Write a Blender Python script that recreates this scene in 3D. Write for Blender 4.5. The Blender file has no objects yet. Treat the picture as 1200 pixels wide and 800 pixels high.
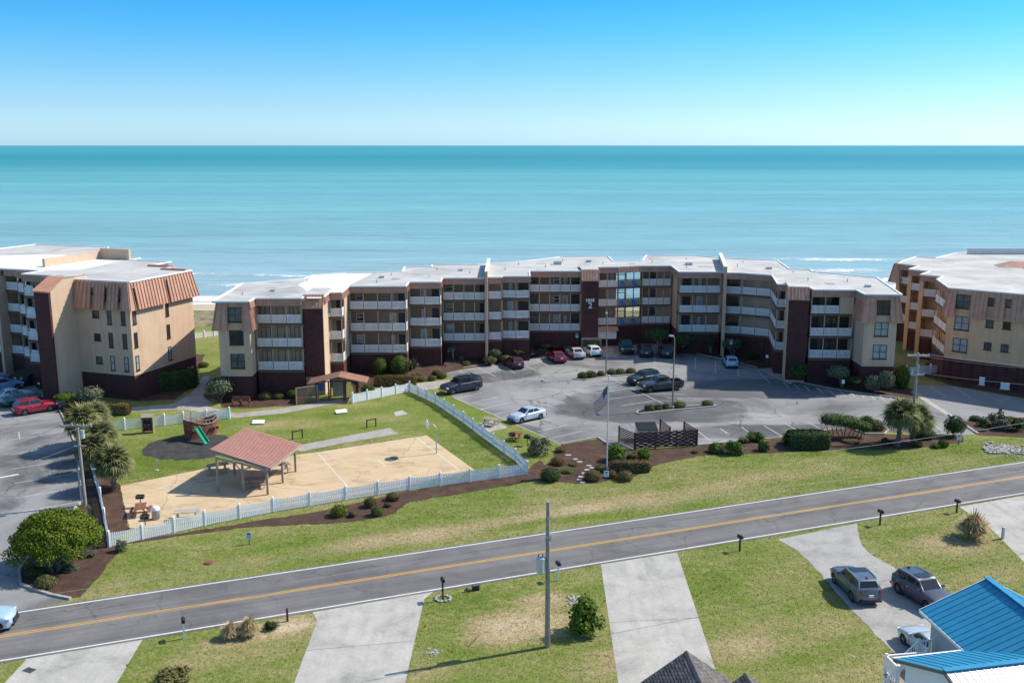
import bpy, bmesh, math, random
from mathutils import Vector, Matrix, noise as mnoise
random.seed(7)
D = bpy.data
SC = bpy.context.scene
COL = SC.collection
R = math.radians

# ---------------------------------------------------------------- camera
FOCAL = 1170.0            # in pixels of a 1200 x 800 picture
PITCH = math.atan(230 / FOCAL)
EYE = 30.0
cam_d = D.cameras.new('camera')
cam_d.sensor_width = 36.0
cam_d.lens = FOCAL / 1200 * 36
cam_d.clip_start = 0.5
cam_d.clip_end = 120000
cam = D.objects.new('camera', cam_d)
COL.objects.link(cam)
cam.location = (0, 0, EYE)
cam.rotation_euler = (math.pi / 2 - PITCH, 0, 0)
SC.camera = cam

# ---------------------------------------------------------------- sun and sky
SUN_AZ = R(70.5)          # clockwise from +Y
SUN_EL = R(43)
world = D.worlds.new('World')
SC.world = world
world.use_nodes = True
wn = world.node_tree
wn.nodes.clear()
w_out = wn.nodes.new('ShaderNodeOutputWorld')
w_bg = wn.nodes.new('ShaderNodeBackground')
w_sky = wn.nodes.new('ShaderNodeTexSky')
w_sky.sky_type = 'NISHITA'
w_sky.sun_disc = False
w_sky.sun_elevation = SUN_EL
w_sky.sun_rotation = SUN_AZ
w_sky.altitude = 0
w_sky.air_density = 1.0
w_sky.dust_density = 0.6
w_sky.ozone_density = 3.0
# clear sea air: cooler and brighter toward the horizon than the plain model, all the way round
w_geo = wn.nodes.new('ShaderNodeTexCoord')
w_sep = wn.nodes.new('ShaderNodeSeparateXYZ')
wn.links.new(w_geo.outputs['Generated'], w_sep.inputs[0])
w_rmp = wn.nodes.new('ShaderNodeValToRGB')
w_rmp.color_ramp.elements.remove(w_rmp.color_ramp.elements[1])
for i, (p_, c_) in enumerate(((0.0, (0.732, 1.116, 1.686)), (0.0366, (0.521, 0.806, 1.178)), (0.069, (0.36, 0.701, 1.029)), (0.1045, (0.205, 0.645, 0.98)), (0.135, (0.124, 0.595, 0.967)), (0.3, (0.5, 0.86, 1.06)), (0.6, (0.95, 1.0, 1.02)))):
    e_ = w_rmp.color_ramp.elements[0] if i == 0 else w_rmp.color_ramp.elements.new(p_)
    e_.position = p_
    e_.color = tuple(v_ / 3 for v_ in c_) + (1,)
wn.links.new(w_sep.outputs[2], w_rmp.inputs[0])
w_hs = wn.nodes.new('ShaderNodeMix')
w_hs.data_type = 'RGBA'
w_hs.blend_type = 'MULTIPLY'
w_hs.inputs[0].default_value = 1.0
w_bg.inputs['Strength'].default_value = 0.12 * 3
wn.links.new(w_sky.outputs[0], w_hs.inputs[6])
wn.links.new(w_rmp.outputs[0], w_hs.inputs[7])
wn.links.new(w_hs.outputs[2], w_bg.inputs['Color'])
wn.links.new(w_bg.outputs[0], w_out.inputs['Surface'])
sun_d = D.lights.new('sun', 'SUN')
sun_d.energy = 3.85
sun_d.angle = R(0.53)
sun_d.color = (1.0, 0.94, 0.83)
sun = D.objects.new('sun', sun_d)
COL.objects.link(sun)
SUNV = Vector((math.sin(SUN_AZ) * math.cos(SUN_EL), math.cos(SUN_AZ) * math.cos(SUN_EL), math.sin(SUN_EL)))
sun.rotation_euler = (-SUNV).to_track_quat('-Z', 'Y').to_euler()
sun.location = (60, 30, 80)
SC.view_settings.view_transform = 'Standard'
SC.view_settings.look = 'None'
SC.view_settings.exposure = 0.6
SC.view_settings.gamma = 1.0

# ---------------------------------------------------------------- plan helper
CP, SP = math.cos(PITCH), math.sin(PITCH)
def G(px, py, z=0.0):
    """survey helper: the place on the level z seen at a point of the photograph"""
    dx = (px - 600) / FOCAL
    dy = -(py - 400) / FOCAL
    Y = CP + dy * SP
    Z = -SP + dy * CP
    t = (z - EYE) / Z
    return Vector((dx * t, Y * t, z))
def mpp(p):
    """metres per picture pixel at a place"""
    return (p.y * CP + (EYE - p.z) * SP) / FOCAL

# ---------------------------------------------------------------- materials
def new_mat(name):
    m = D.materials.new(name)
    m.use_nodes = True
    nt = m.node_tree
    b = nt.nodes['Principled BSDF']
    return m, nt, b
def nd(nt, typ, **kw):
    n = nt.nodes.new(typ)
    for k, v in kw.items():
        setattr(n, k, v)
    return n
def ramp(nt, stops, src=None, interp='LINEAR'):
    r = nd(nt, 'ShaderNodeValToRGB')
    cr = r.color_ramp
    cr.interpolation = interp
    while len(cr.elements) > 1:
        cr.elements.remove(cr.elements[-1])
    cr.elements[0].position = stops[0][0]
    cr.elements[0].color = (*stops[0][1], 1)
    for p, c in stops[1:]:
        e = cr.elements.new(p)
        e.color = (*c, 1)
    if src is not None:
        nt.links.new(src, r.inputs[0])
    return r
def g3(v):
    return (v, v, v)
def noise_tex(nt, vec, scale, detail=4, rough=0.6, dist=0.0):
    n = nd(nt, 'ShaderNodeTexNoise')
    n.inputs['Scale'].default_value = scale
    n.inputs['Detail'].default_value = detail
    n.inputs['Roughness'].default_value = rough
    n.inputs['Distortion'].default_value = dist
    nt.links.new(vec, n.inputs['Vector'])
    return n
def mixc(nt, a, b, fac, blend='MIX'):
    m = nd(nt, 'ShaderNodeMix', data_type='RGBA', blend_type=blend)
    for sock, val in ((m.inputs[6], a), (m.inputs[7], b), (m.inputs[0], fac)):
        if isinstance(val, bpy.types.NodeSocket):
            nt.links.new(val, sock)
        elif isinstance(val, (int, float)):
            sock.default_value = val
        else:
            sock.default_value = (*val, 1)
    return m.outputs[2]
def math_n(nt, op, a, b=None, clamp=False):
    m = nd(nt, 'ShaderNodeMath', operation=op, use_clamp=clamp)
    for i, val in enumerate((a, b)):
        if val is None:
            continue
        if isinstance(val, bpy.types.NodeSocket):
            nt.links.new(val, m.inputs[i])
        else:
            m.inputs[i].default_value = val
    return m.outputs[0]
def bump(nt, b, h, strength, dist):
    n = nd(nt, 'ShaderNodeBump')
    n.inputs['Strength'].default_value = strength
    n.inputs['Distance'].default_value = dist
    nt.links.new(h, n.inputs['Height'])
    nt.links.new(n.outputs[0], b.inputs['Normal'])
def pos_vec(nt, stretch=None):
    g = nd(nt, 'ShaderNodeNewGeometry')
    v = g.outputs['Position']
    if stretch:
        mp = nd(nt, 'ShaderNodeMapping')
        mp.inputs['Scale'].default_value = stretch
        nt.links.new(v, mp.inputs['Vector'])
        v = mp.outputs[0]
    return v
def simple(name, col, rough=0.6, spec=0.4, metal=0.0, var=0.12, scale=3.0, bumps=0.0, bscale=40, fine=0.0, streak=0.0):
    """a painted / plain surface with light wear"""
    m, nt, b = new_mat(name)
    tc = nd(nt, 'ShaderNodeTexCoord').outputs['Object']
    n = noise_tex(nt, tc, scale, 5, 0.65)
    lo = tuple(c * (1 - var) for c in col)
    hi = tuple(min(1, c * (1 + var)) for c in col)
    c = ramp(nt, [(0.3, lo), (0.7, hi)], n.outputs[0]).outputs[0]
    if fine:
        n2 = noise_tex(nt, tc, scale * 14, 3, 0.7)
        c = mixc(nt, c, ramp(nt, [(0.3, g3(1 - fine)), (0.7, g3(1))], n2.outputs[0]).outputs[0], 1.0, 'MULTIPLY')
    if streak:      # rain and salt runs down the wall
        n4 = noise_tex(nt, pos_vec(nt, (1.6, 1.6, 0.10)), 1.0, 5, 0.7)
        c = mixc(nt, c, ramp(nt, [(0.32, g3(1 - streak)), (0.55, g3(1))], n4.outputs[0]).outputs[0], 1.0, 'MULTIPLY')
    nt.links.new(c, b.inputs['Base Color'])
    b.inputs['Roughness'].default_value = rough
    b.inputs['Specular IOR Level'].default_value = spec
    b.inputs['Metallic'].default_value = metal
    if bumps:
        n3 = noise_tex(nt, tc, bscale, 4, 0.7)
        bump(nt, b, n3.outputs[0], bumps, 0.02)
    return m
def island(name, stops, rough=0.7, spec=0.08, trans=0.0):
    """leaves: a colour of its own for every leaf"""
    m, nt, b = new_mat(name)
    g = nd(nt, 'ShaderNodeNewGeometry')
    oi = nd(nt, 'ShaderNodeObjectInfo')
    tc = nd(nt, 'ShaderNodeTexCoord').outputs['Object']
    n = noise_tex(nt, tc, 2.2, 4, 0.7)
    f = math_n(nt, 'ADD', math_n(nt, 'MULTIPLY', g.outputs['Random Per Island'], 0.5), math_n(nt, 'MULTIPLY', n.outputs[0], 0.5))
    c = ramp(nt, stops, f).outputs[0]
    v = math_n(nt, 'ADD', math_n(nt, 'MULTIPLY', oi.outputs['Random'], 0.3), 0.85)
    vv = nd(nt, 'ShaderNodeCombineColor')
    for i in range(3):
        nt.links.new(v, vv.inputs[i])
    c = mixc(nt, c, vv.outputs[0], 1.0, 'MULTIPLY')
    nt.links.new(c, b.inputs['Base Color'])
    b.inputs['Roughness'].default_value = rough
    b.inputs['Specular IOR Level'].default_value = spec
    if trans:
        tr = nd(nt, 'ShaderNodeBsdfTranslucent')
        nt.links.new(c, tr.inputs['Color'])
        mx = nd(nt, 'ShaderNodeMixShader')
        mx.inputs[0].default_value = trans
        nt.links.new(b.outputs[0], mx.inputs[1])
        nt.links.new(tr.outputs[0], mx.inputs[2])
        nt.links.new(mx.outputs[0], nt.nodes['Material Output'].inputs['Surface'])
    return m

M = {}
# --- grass: clumps of fresh green in winter-tan turf
def grass_mat(name, bias, tracts=()):
    m, nt, b = new_mat(name)
    v = pos_vec(nt)
    big = noise_tex(nt, v, 0.10, 3, 0.6, 0.4)
    mid = noise_tex(nt, pos_vec(nt, (0.45, 0.8, 1)), 1.0, 6, 0.72, 0.5)
    tuft = noise_tex(nt, v, 1.9, 6, 0.8, 0.3)
    s = math_n(nt, 'ADD', math_n(nt, 'MULTIPLY', big.outputs[0], 0.36), math_n(nt, 'MULTIPLY', mid.outputs[0], 0.34))
    s = math_n(nt, 'ADD', s, math_n(nt, 'MULTIPLY', tuft.outputs[0], 0.42))
    s = math_n(nt, 'ADD', s, bias - 0.06)
    sep = nd(nt, 'ShaderNodeSeparateXYZ')
    nt.links.new(v, sep.inputs[0])
    for (cx, cy, rx, ry, ang, amt) in tracts:      # worn or watered tracts of the lawn
        ca, sa = math.cos(ang), math.sin(ang)
        X = math_n(nt, 'SUBTRACT', sep.outputs[0], cx)
        Y = math_n(nt, 'SUBTRACT', sep.outputs[1], cy)
        U = math_n(nt, 'ADD', math_n(nt, 'MULTIPLY', X, ca / rx), math_n(nt, 'MULTIPLY', Y, sa / rx))
        W = math_n(nt, 'ADD', math_n(nt, 'MULTIPLY', X, -sa / ry), math_n(nt, 'MULTIPLY', Y, ca / ry))
        r2 = math_n(nt, 'ADD', math_n(nt, 'MULTIPLY', U, U), math_n(nt, 'MULTIPLY', W, W))
        r2 = math_n(nt, 'ADD', r2, math_n(nt, 'MULTIPLY', math_n(nt, 'SUBTRACT', mid.outputs[0], 0.5), 2.4))
        k = math_n(nt, 'SUBTRACT', 1.15, r2, clamp=True)
        s = math_n(nt, 'ADD', s, math_n(nt, 'MULTIPLY', k, amt))
    c = ramp(nt, [(0.36, (0.115, 0.165, 0.025)), (0.46, (0.17, 0.21, 0.045)), (0.54, (0.245, 0.24, 0.085)), (0.62, (0.345, 0.28, 0.14)), (0.72, (0.46, 0.365, 0.22)), (0.85, (0.56, 0.45, 0.30))], s).outputs[0]
    f2 = noise_tex(nt, v, 3.4, 8, 0.85)
    c = mixc(nt, c, ramp(nt, [(0.34, g3(0.55)), (0.5, g3(0.97)), (0.66, g3(1.28))], f2.outputs[0]).outputs[0], 1.0, 'MULTIPLY')
    nt.links.new(c, b.inputs['Base Color'])
    b.inputs['Roughness'].default_value = 0.9
    b.inputs['Specular IOR Level'].default_value = 0.1
    bump(nt, b, f2.outputs[0], 0.7, 0.08)
    return m
_t = []
for (px_, py_, rx_, ry_, amt_) in ((600, 735, 4.2, 2.6, 0.26), (640, 705, 2.5, 1.6, 0.16), (300, 745, 4.5, 1.0, 0.16), (340, 730, 2.0, 1.2, 0.2), (500, 625, 9, 2.0, 0.10), (760, 585, 9, 2.2, 0.11), (900, 560, 9, 1.6, 0.07), (250, 655, 8, 2.5, -0.05), (880, 700, 5, 4, 0.05), (960, 760, 4, 3, -0.05), (830, 690, 3, 5, -0.05), (1110, 640, 4, 2.5, 0.10), (930, 740, 6, 2.5, 0.10), (860, 760, 3, 2, 0.08), (1000, 790, 5, 2, 0.07), (400, 640, 12, 1.6, 0.08), (1150, 680, 6, 2, 0.08), (250, 770, 4, 1.5, 0.08), (560, 780, 6, 1.5, 0.07), (700, 780, 3, 2, 0.09), (660, 600, 6, 1.2, 0.08), (1060, 625, 4, 1.5, -0.07), (545, 705, 3.5, 1.5, -0.09), (690, 695, 2.5, 1.5, -0.06), (225, 790, 5, 2, 0.03), (650, 610, 9, 0.9, -0.08), (1000, 525, 10, 1.6, -0.05), (1100, 530, 8, 1.5, -0.05)):
    q_ = G(px_, py_)
    _t.append((q_.x, q_.y, rx_, ry_, R(21), amt_))
M['grass'] = grass_mat('lawn_grass', 0.0, _t)
_t2 = []
for (px_, py_, rx_, ry_, amt_) in ((340, 497, 6, 2.5, 0.12), (440, 490, 5, 2, 0.10), (420, 475, 4, 1.5, 0.08), (210, 488, 6, 1.2, 0.10), (520, 530, 4, 2, -0.03)):
    q_ = G(px_, py_)
    _t2.append((q_.x, q_.y, rx_, ry_, R(12), amt_))
M['grass_green'] = grass_mat('watered_grass', -0.045, _t2)
def ground_mat(name, stops, scale, fine_scale, fine_lo, bstr, bd, rough=0.9):
    m, nt, b = new_mat(name)
    v = pos_vec(nt)
    n = noise_tex(nt, v, scale, 6, 0.65, 0.3)
    c = ramp(nt, stops, n.outputs[0]).outputs[0]
    f = noise_tex(nt, v, fine_scale, 5, 0.8)
    c = mixc(nt, c, ramp(nt, [(0.33, g3(fine_lo)), (0.62, g3(1.05))], f.outputs[0]).outputs[0], 1.0, 'MULTIPLY')
    nt.links.new(c, b.inputs['Base Color'])
    b.inputs['Roughness'].default_value = rough
    b.inputs['Specular IOR Level'].default_value = 0.2
    bump(nt, b, f.outputs[0], bstr, bd)
    return m, nt, b, c
M['mulch'] = ground_mat('pine_mulch', [(0.3, (0.075, 0.042, 0.028)), (0.55, (0.12, 0.07, 0.05)), (0.75, (0.18, 0.115, 0.085))], 0.8, 9, 0.35, 0.9, 0.08)[0]
M['rubber'] = ground_mat('dark_rubber_mulch', [(0.3, (0.04, 0.039, 0.04)), (0.7, (0.10, 0.095, 0.09))], 1.0, 9, 0.4, 0.8, 0.06)[0]
M['sand'] = ground_mat('beach_sand', [(0.3, (0.42, 0.33, 0.22)), (0.7, (0.55, 0.45, 0.32))], 0.2, 6, 0.85, 0.3, 0.05)[0]
M['dune'] = ground_mat('dune_scrub', [(0.35, (0.42, 0.34, 0.22)), (0.5, (0.30, 0.26, 0.14)), (0.62, (0.10, 0.12, 0.05))], 0.5, 3, 0.5, 0.8, 0.2)[0]
m, nt, b, c = ground_mat('court_slab', [(0.25, (0.44, 0.32, 0.19)), (0.45, (0.55, 0.41, 0.25)), (0.7, (0.60, 0.465, 0.305))], 0.35, 5, 0.9, 0.15, 0.02)
v = pos_vec(nt)
n_ = noise_tex(nt, pos_vec(nt, (0.5, 1, 1)), 0.55, 7, 0.72, 1.2)
c = mixc(nt, c, ramp(nt, [(0.30, (0.60, 0.58, 0.56)), (0.40, (0.86, 0.85, 0.84)), (0.47, g3(1))], n_.outputs[0]).outputs[0], 1.0, 'MULTIPLY')
vo = nd(nt, 'ShaderNodeTexVoronoi', feature='DISTANCE_TO_EDGE')
vo.inputs['Scale'].default_value = 0.13
dv = nd(nt, 'ShaderNodeVectorMath', operation='ADD')
nt.links.new(v, dv.inputs[0])
nt.links.new(noise_tex(nt, v, 0.6, 4).outputs['Color'], dv.inputs[1])
nt.links.new(dv.outputs[0], vo.inputs['Vector'])
c = mixc(nt, c, (0.27, 0.21, 0.15), ramp(nt, [(0.0, g3(0.75)), (0.008, g3(0))], vo.outputs['Distance']).outputs[0])
nt.links.new(c, b.inputs['Base Color'])
M['court'] = m
def concrete_mat(name, base):
    m, nt, b = new_mat(name)
    v = pos_vec(nt)
    n = noise_tex(nt, v, 0.5, 7, 0.7, 0.5)
    c = ramp(nt, [(0.28, tuple(x * 0.80 for x in base)), (0.5, base), (0.72, tuple(x * 1.12 for x in base))], n.outputs[0]).outputs[0]
    st = noise_tex(nt, pos_vec(nt, (1, 0.15, 1)), 1.3, 5, 0.7)
    c = mixc(nt, c, ramp(nt, [(0.3, g3(0.82)), (0.55, g3(1))], st.outputs[0]).outputs[0], 0.8, 'MULTIPLY')
    oil = noise_tex(nt, v, 0.28, 6, 0.7, 0.7)
    c = mixc(nt, c, ramp(nt, [(0.33, g3(0.62)), (0.45, g3(0.88)), (0.56, g3(1))], oil.outputs[0]).outputs[0], 0.8, 'MULTIPLY')
    f = noise_tex(nt, v, 6, 6, 0.75)
    c = mixc(nt, c, ramp(nt, [(0.3, g3(0.82)), (0.6, g3(1))], f.outputs[0]).outputs[0], 1.0, 'MULTIPLY')
    nt.links.new(c, b.inputs['Base Color'])
    b.inputs['Roughness'].default_value = 0.88
    bump(nt, b, f.outputs[0], 0.15, 0.02)
    return m
M['concrete'] = concrete_mat('driveway_concrete', (0.47, 0.445, 0.395))
M['walk'] = concrete_mat('walkway_concrete', (0.40, 0.365, 0.32))
M['gravel'] = ground_mat('gravel', [(0.3, (0.31, 0.295, 0.28)), (0.5, (0.42, 0.40, 0.37)), (0.75, (0.50, 0.475, 0.44))], 0.55, 12, 0.6, 0.7, 0.05)[0]
def asphalt_mat(name, stops, spots=(), crack=0.0, scale=0.09, streak=None):
    m, nt, b = new_mat(name)
    v = pos_vec(nt)
    n = noise_tex(nt, v, scale, 7, 0.62, 0.9)
    s = n.outputs[0]
    sep = nd(nt, 'ShaderNodeSeparateXYZ')
    nt.links.new(v, sep.inputs[0])
    wob = noise_tex(nt, v, 0.35, 5, 0.65)
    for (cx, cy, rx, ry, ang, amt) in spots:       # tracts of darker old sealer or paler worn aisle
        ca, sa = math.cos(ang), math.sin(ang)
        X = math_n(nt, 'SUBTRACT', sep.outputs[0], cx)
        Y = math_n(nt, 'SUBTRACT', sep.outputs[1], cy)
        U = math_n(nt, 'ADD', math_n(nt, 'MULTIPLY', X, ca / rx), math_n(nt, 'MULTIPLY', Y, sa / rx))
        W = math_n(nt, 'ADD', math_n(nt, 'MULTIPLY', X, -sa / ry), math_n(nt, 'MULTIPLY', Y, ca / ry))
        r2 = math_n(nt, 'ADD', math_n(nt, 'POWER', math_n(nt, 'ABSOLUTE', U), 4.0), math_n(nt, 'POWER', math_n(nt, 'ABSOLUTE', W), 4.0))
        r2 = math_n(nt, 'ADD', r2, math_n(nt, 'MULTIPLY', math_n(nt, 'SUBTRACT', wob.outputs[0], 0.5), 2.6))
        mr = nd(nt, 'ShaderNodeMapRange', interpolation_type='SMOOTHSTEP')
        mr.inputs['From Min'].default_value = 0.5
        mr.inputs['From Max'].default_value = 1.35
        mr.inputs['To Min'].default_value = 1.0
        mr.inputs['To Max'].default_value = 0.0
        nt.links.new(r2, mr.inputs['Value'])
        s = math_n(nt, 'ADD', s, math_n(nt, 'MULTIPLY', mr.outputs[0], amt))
    c = ramp(nt, stops, s).outputs[0]
    f = noise_tex(nt, v, 12, 5, 0.8)
    c = mixc(nt, c, ramp(nt, [(0.3, g3(0.8)), (0.65, g3(1.06))], f.outputs[0]).outputs[0], 1.0, 'MULTIPLY')
    if streak:
        st = noise_tex(nt, streak(nt), 1.0, 4, 0.6)
        c = mixc(nt, c, ramp(nt, [(0.35, g3(0.8)), (0.6, g3(1.08))], st.outputs[0]).outputs[0], 1.0, 'MULTIPLY')
    if crack:
        dv = nd(nt, 'ShaderNodeVectorMath', operation='ADD')
        wn2 = noise_tex(nt, v, 0.8, 4, 0.7)
        sc = nd(nt, 'ShaderNodeVectorMath', operation='SCALE')
        sc.inputs['Scale'].default_value = 1.6
        nt.links.new(wn2.outputs['Color'], sc.inputs[0])
        nt.links.new(v, dv.inputs[0])
        nt.links.new(sc.outputs[0], dv.inputs[1])
        vo = nd(nt, 'ShaderNodeTexVoronoi', feature='DISTANCE_TO_EDGE')
        vo.inputs['Scale'].default_value = 0.22
        nt.links.new(dv.outputs[0], vo.inputs['Vector'])
        line = ramp(nt, [(0.0, g3(1)), (0.02, g3(0))], vo.outputs['Distance']).outputs[0]
        gate = ramp(nt, [(0.46, g3(0)), (0.56, g3(crack))], noise_tex(nt, v, 0.12, 3).outputs[0]).outputs[0]
        k = mixc(nt, g3(0), line, gate)
        c = mixc(nt, c, (0.025, 0.025, 0.027), k)
    nt.links.new(c, b.inputs['Base Color'])
    b.inputs['Roughness'].default_value = 0.85
    b.inputs['Specular IOR Level'].default_value = 0.3
    bump(nt, b, f.outputs[0], 0.25, 0.02)
    return m
def road_vec(nt):
    mp = nd(nt, 'ShaderNodeMapping')
    mp.inputs['Rotation'].default_value = (0, 0, -R(21.1))
    mp2 = nd(nt, 'ShaderNodeMapping')
    mp2.inputs['Scale'].default_value = (0.03, 1.1, 1)
    nt.links.new(nd(nt, 'ShaderNodeNewGeometry').outputs['Position'], mp.inputs['Vector'])
    nt.links.new(mp.outputs[0], mp2.inputs['Vector'])
    return mp2.outputs[0]
M['road'] = asphalt_mat('road_asphalt', [(0.28, (0.125, 0.118, 0.116)), (0.5, (0.172, 0.163, 0.158)), (0.72, (0.21, 0.198, 0.19))], scale=0.22, streak=road_vec, crack=0.45)
LOTSTOPS = [(0.1, (0.075, 0.076, 0.08)), (0.32, (0.13, 0.13, 0.133)), (0.5, (0.25, 0.247, 0.242)), (0.72, (0.34, 0.335, 0.325))]
M['lot'] = asphalt_mat('parking_asphalt', LOTSTOPS,
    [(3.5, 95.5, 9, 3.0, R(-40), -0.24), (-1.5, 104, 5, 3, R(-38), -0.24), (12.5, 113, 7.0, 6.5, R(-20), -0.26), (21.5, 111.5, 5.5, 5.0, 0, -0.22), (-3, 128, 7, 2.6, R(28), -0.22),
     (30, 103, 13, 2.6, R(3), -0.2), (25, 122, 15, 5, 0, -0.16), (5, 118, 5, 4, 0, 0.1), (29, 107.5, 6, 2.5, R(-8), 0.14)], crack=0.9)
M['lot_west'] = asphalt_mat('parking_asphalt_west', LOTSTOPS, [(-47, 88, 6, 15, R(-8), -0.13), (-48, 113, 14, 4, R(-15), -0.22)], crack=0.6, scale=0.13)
M['lot_east'] = asphalt_mat('parking_asphalt_east', [(0.2, (0.20, 0.2, 0.2)), (0.7, (0.31, 0.305, 0.3))], crack=0.4)
M['white_line'] = simple('white_road_paint', (0.72, 0.72, 0.70), 0.7, var=0.2, scale=6, fine=0.25)
M['worn_line'] = simple('worn_stall_paint', (0.56, 0.56, 0.55), 0.8, var=0.3, scale=3, fine=0.35)
M['yellow_line'] = simple('yellow_road_paint', (0.62, 0.34, 0.06), 0.7, var=0.15, scale=5, fine=0.25)
M['kerb'] = simple('kerb_concrete', (0.45, 0.42, 0.37), 0.85, var=0.2, scale=1.5, fine=0.2)
# --- building materials
M['stucco'] = simple('tan_stucco', (0.61, 0.44, 0.31), 0.9, 0.2, var=0.07, scale=0.6, bumps=0.15, bscale=25, fine=0.08, streak=0.14)
M['stucco_warm'] = simple('ochre_stucco', (0.68, 0.455, 0.28), 0.9, 0.2, var=0.07, scale=0.6, bumps=0.15, bscale=25, fine=0.08, streak=0.14)
M['siding'] = simple('tan_board_wall', (0.34, 0.235, 0.165), 0.9, 0.2, var=0.08, scale=0.8, fine=0.1)
M['copper'] = simple('copper_brown_metal', (0.56, 0.30, 0.205), 0.5, 0.4, 0.1, var=0.12, scale=1.2, fine=0.06, streak=0.22)
M['copper_dark'] = simple('old_copper_metal', (0.44, 0.245, 0.175), 0.6, 0.4, 0.0, var=0.15, scale=1.2, fine=0.06)
def roof_mat(name, stops):
    m, nt, b = new_mat(name)
    v = pos_vec(nt)
    n = noise_tex(nt, v, 0.16, 7, 0.65, 1.0)
    c = ramp(nt, stops, n.outputs[0]).outputs[0]
    st = noise_tex(nt, pos_vec(nt, (0.1, 1, 1)), 0.9, 5, 0.7)
    c = mixc(nt, c, ramp(nt, [(0.3, g3(0.82)), (0.6, g3(1.04))], st.outputs[0]).outputs[0], 1.0, 'MULTIPLY')
    f = noise_tex(nt, v, 3, 5, 0.75)
    c = mixc(nt, c, ramp(nt, [(0.3, g3(0.88)), (0.6, g3(1.0))], f.outputs[0]).outputs[0], 1.0, 'MULTIPLY')
    nt.links.new(c, b.inputs['Base Color'])
    b.inputs['Roughness'].default_value = 0.85
    return m
M['membrane'] = roof_mat('grey_roof_membrane', [(0.28, (0.34, 0.33, 0.315)), (0.48, (0.48, 0.47, 0.44)), (0.72, (0.62, 0.60, 0.555))])
M['membrane_white'] = roof_mat('new_white_membrane', [(0.3, (0.76, 0.76, 0.75)), (0.7, (0.84, 0.84, 0.83))])
M['white'] = simple('white_vinyl', (0.85, 0.85, 0.84), 0.5, 0.4, var=0.05, scale=2)
M['trim'] = simple('white_edge_trim', (0.78, 0.77, 0.74), 0.6, 0.4, var=0.06, scale=2)
M['rail'] = simple('white_rail_paint', (0.82, 0.82, 0.81), 0.6, 0.4, var=0.06, scale=2)
M['brown_trim'] = simple('brown_trim', (0.13, 0.085, 0.065), 0.7, var=0.15)
M['column'] = simple('tan_column', (0.40, 0.29, 0.21), 0.8, var=0.1)
def brick_mat(name, c1, c2, mortar, sc=1.0):
    m, nt, b = new_mat(name)
    tc = nd(nt, 'ShaderNodeNewGeometry')
    sep = nd(nt, 'ShaderNodeSeparateXYZ')
    nt.links.new(tc.outputs['Position'], sep.inputs[0])
    h = math_n(nt, 'ADD', math_n(nt, 'MULTIPLY', sep.outputs[0], 0.93), math_n(nt, 'MULTIPLY', sep.outputs[1], 0.87))
    cm = nd(nt, 'ShaderNodeCombineXYZ')
    nt.links.new(h, cm.inputs[0])
    nt.links.new(sep.outputs[2], cm.inputs[1])
    br = nd(nt, 'ShaderNodeTexBrick')
    br.inputs['Color1'].default_value = (*c1, 1)
    br.inputs['Color2'].default_value = (*c2, 1)
    br.inputs['Mortar'].default_value = (*mortar, 1)
    br.inputs['Scale'].default_value = sc
    br.inputs['Brick Width'].default_value = 0.42
    br.inputs['Row Height'].default_value = 0.21
    br.inputs['Mortar Size'].default_value = 0.035
    nt.links.new(cm.outputs[0], br.inputs['Vector'])
    n = noise_tex(nt, tc.outputs['Position'], 1.2, 5, 0.7)
    c = mixc(nt, br.outputs['Color'], ramp(nt, [(0.3, g3(0.7)), (0.7, g3(1.15))], n.outputs[0]).outputs[0], 1.0, 'MULTIPLY')
    nt.links.new(c, b.inputs['Base Color'])
    b.inputs['Roughness'].default_value = 0.85
    bump(nt, b, br.outputs['Fac'], -0.6, 0.03)
    return m
M['brick'] = brick_mat('dark_red_brick', (0.125, 0.034, 0.030), (0.095, 0.027, 0.026), (0.033, 0.012, 0.013))
M['glass_dark'] = simple('dark_window_glass', (0.025, 0.035, 0.042), 0.08, 0.6, var=0.2, scale=0.7)
M['glass_mid'] = simple('half_shaded_window_glass', (0.085, 0.10, 0.11), 0.1, 0.6, var=0.5, scale=1.1)
M['glass_pale'] = simple('curtained_window_glass', (0.30, 0.34, 0.35), 0.12, 0.6, var=0.25, scale=1.5)
M['frame_dark'] = simple('bronze_window_frame', (0.035, 0.028, 0.025), 0.5)
M['frame_white'] = simple('white_window_frame', (0.7, 0.7, 0.68), 0.5)
M['door_dark'] = simple('dark_doorway', (0.03, 0.025, 0.024), 0.6)
def clear_glass(name, tint, mixf):
    m, nt, b = new_mat(name)
    tr = nd(nt, 'ShaderNodeBsdfTransparent')
    tr.inputs['Color'].default_value = (*tint, 1)
    gl = nd(nt, 'ShaderNodeBsdfGlossy')
    gl.inputs['Roughness'].default_value = 0.05
    mx = nd(nt, 'ShaderNodeMixShader')
    mx.inputs[0].default_value = mixf
    nt.links.new(tr.outputs[0], mx.inputs[1])
    nt.links.new(gl.outputs[0], mx.inputs[2])
    nt.links.new(mx.outputs[0], nt.nodes['Material Output'].inputs['Surface'])
    return m
M['glass_clear'] = clear_glass('breezeway_glass', (0.9, 0.95, 0.95), 0.08)
M['blue_panel'] = simple('blue_panel', (0.06, 0.17, 0.42), 0.5)
M['ochre_panel'] = simple('olive_panel', (0.30, 0.27, 0.17), 0.6)
M['wood_grey'] = simple('weathered_timber', (0.33, 0.28, 0.22), 0.9, var=0.2, scale=4, fine=0.2)
M['wood_red'] = simple('red_stained_timber', (0.24, 0.085, 0.055), 0.8, var=0.2, scale=3, fine=0.2)
M['wood_dark'] = simple('dark_brown_timber', (0.115, 0.05, 0.04), 0.8, var=0.25, scale=3, fine=0.2)
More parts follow.
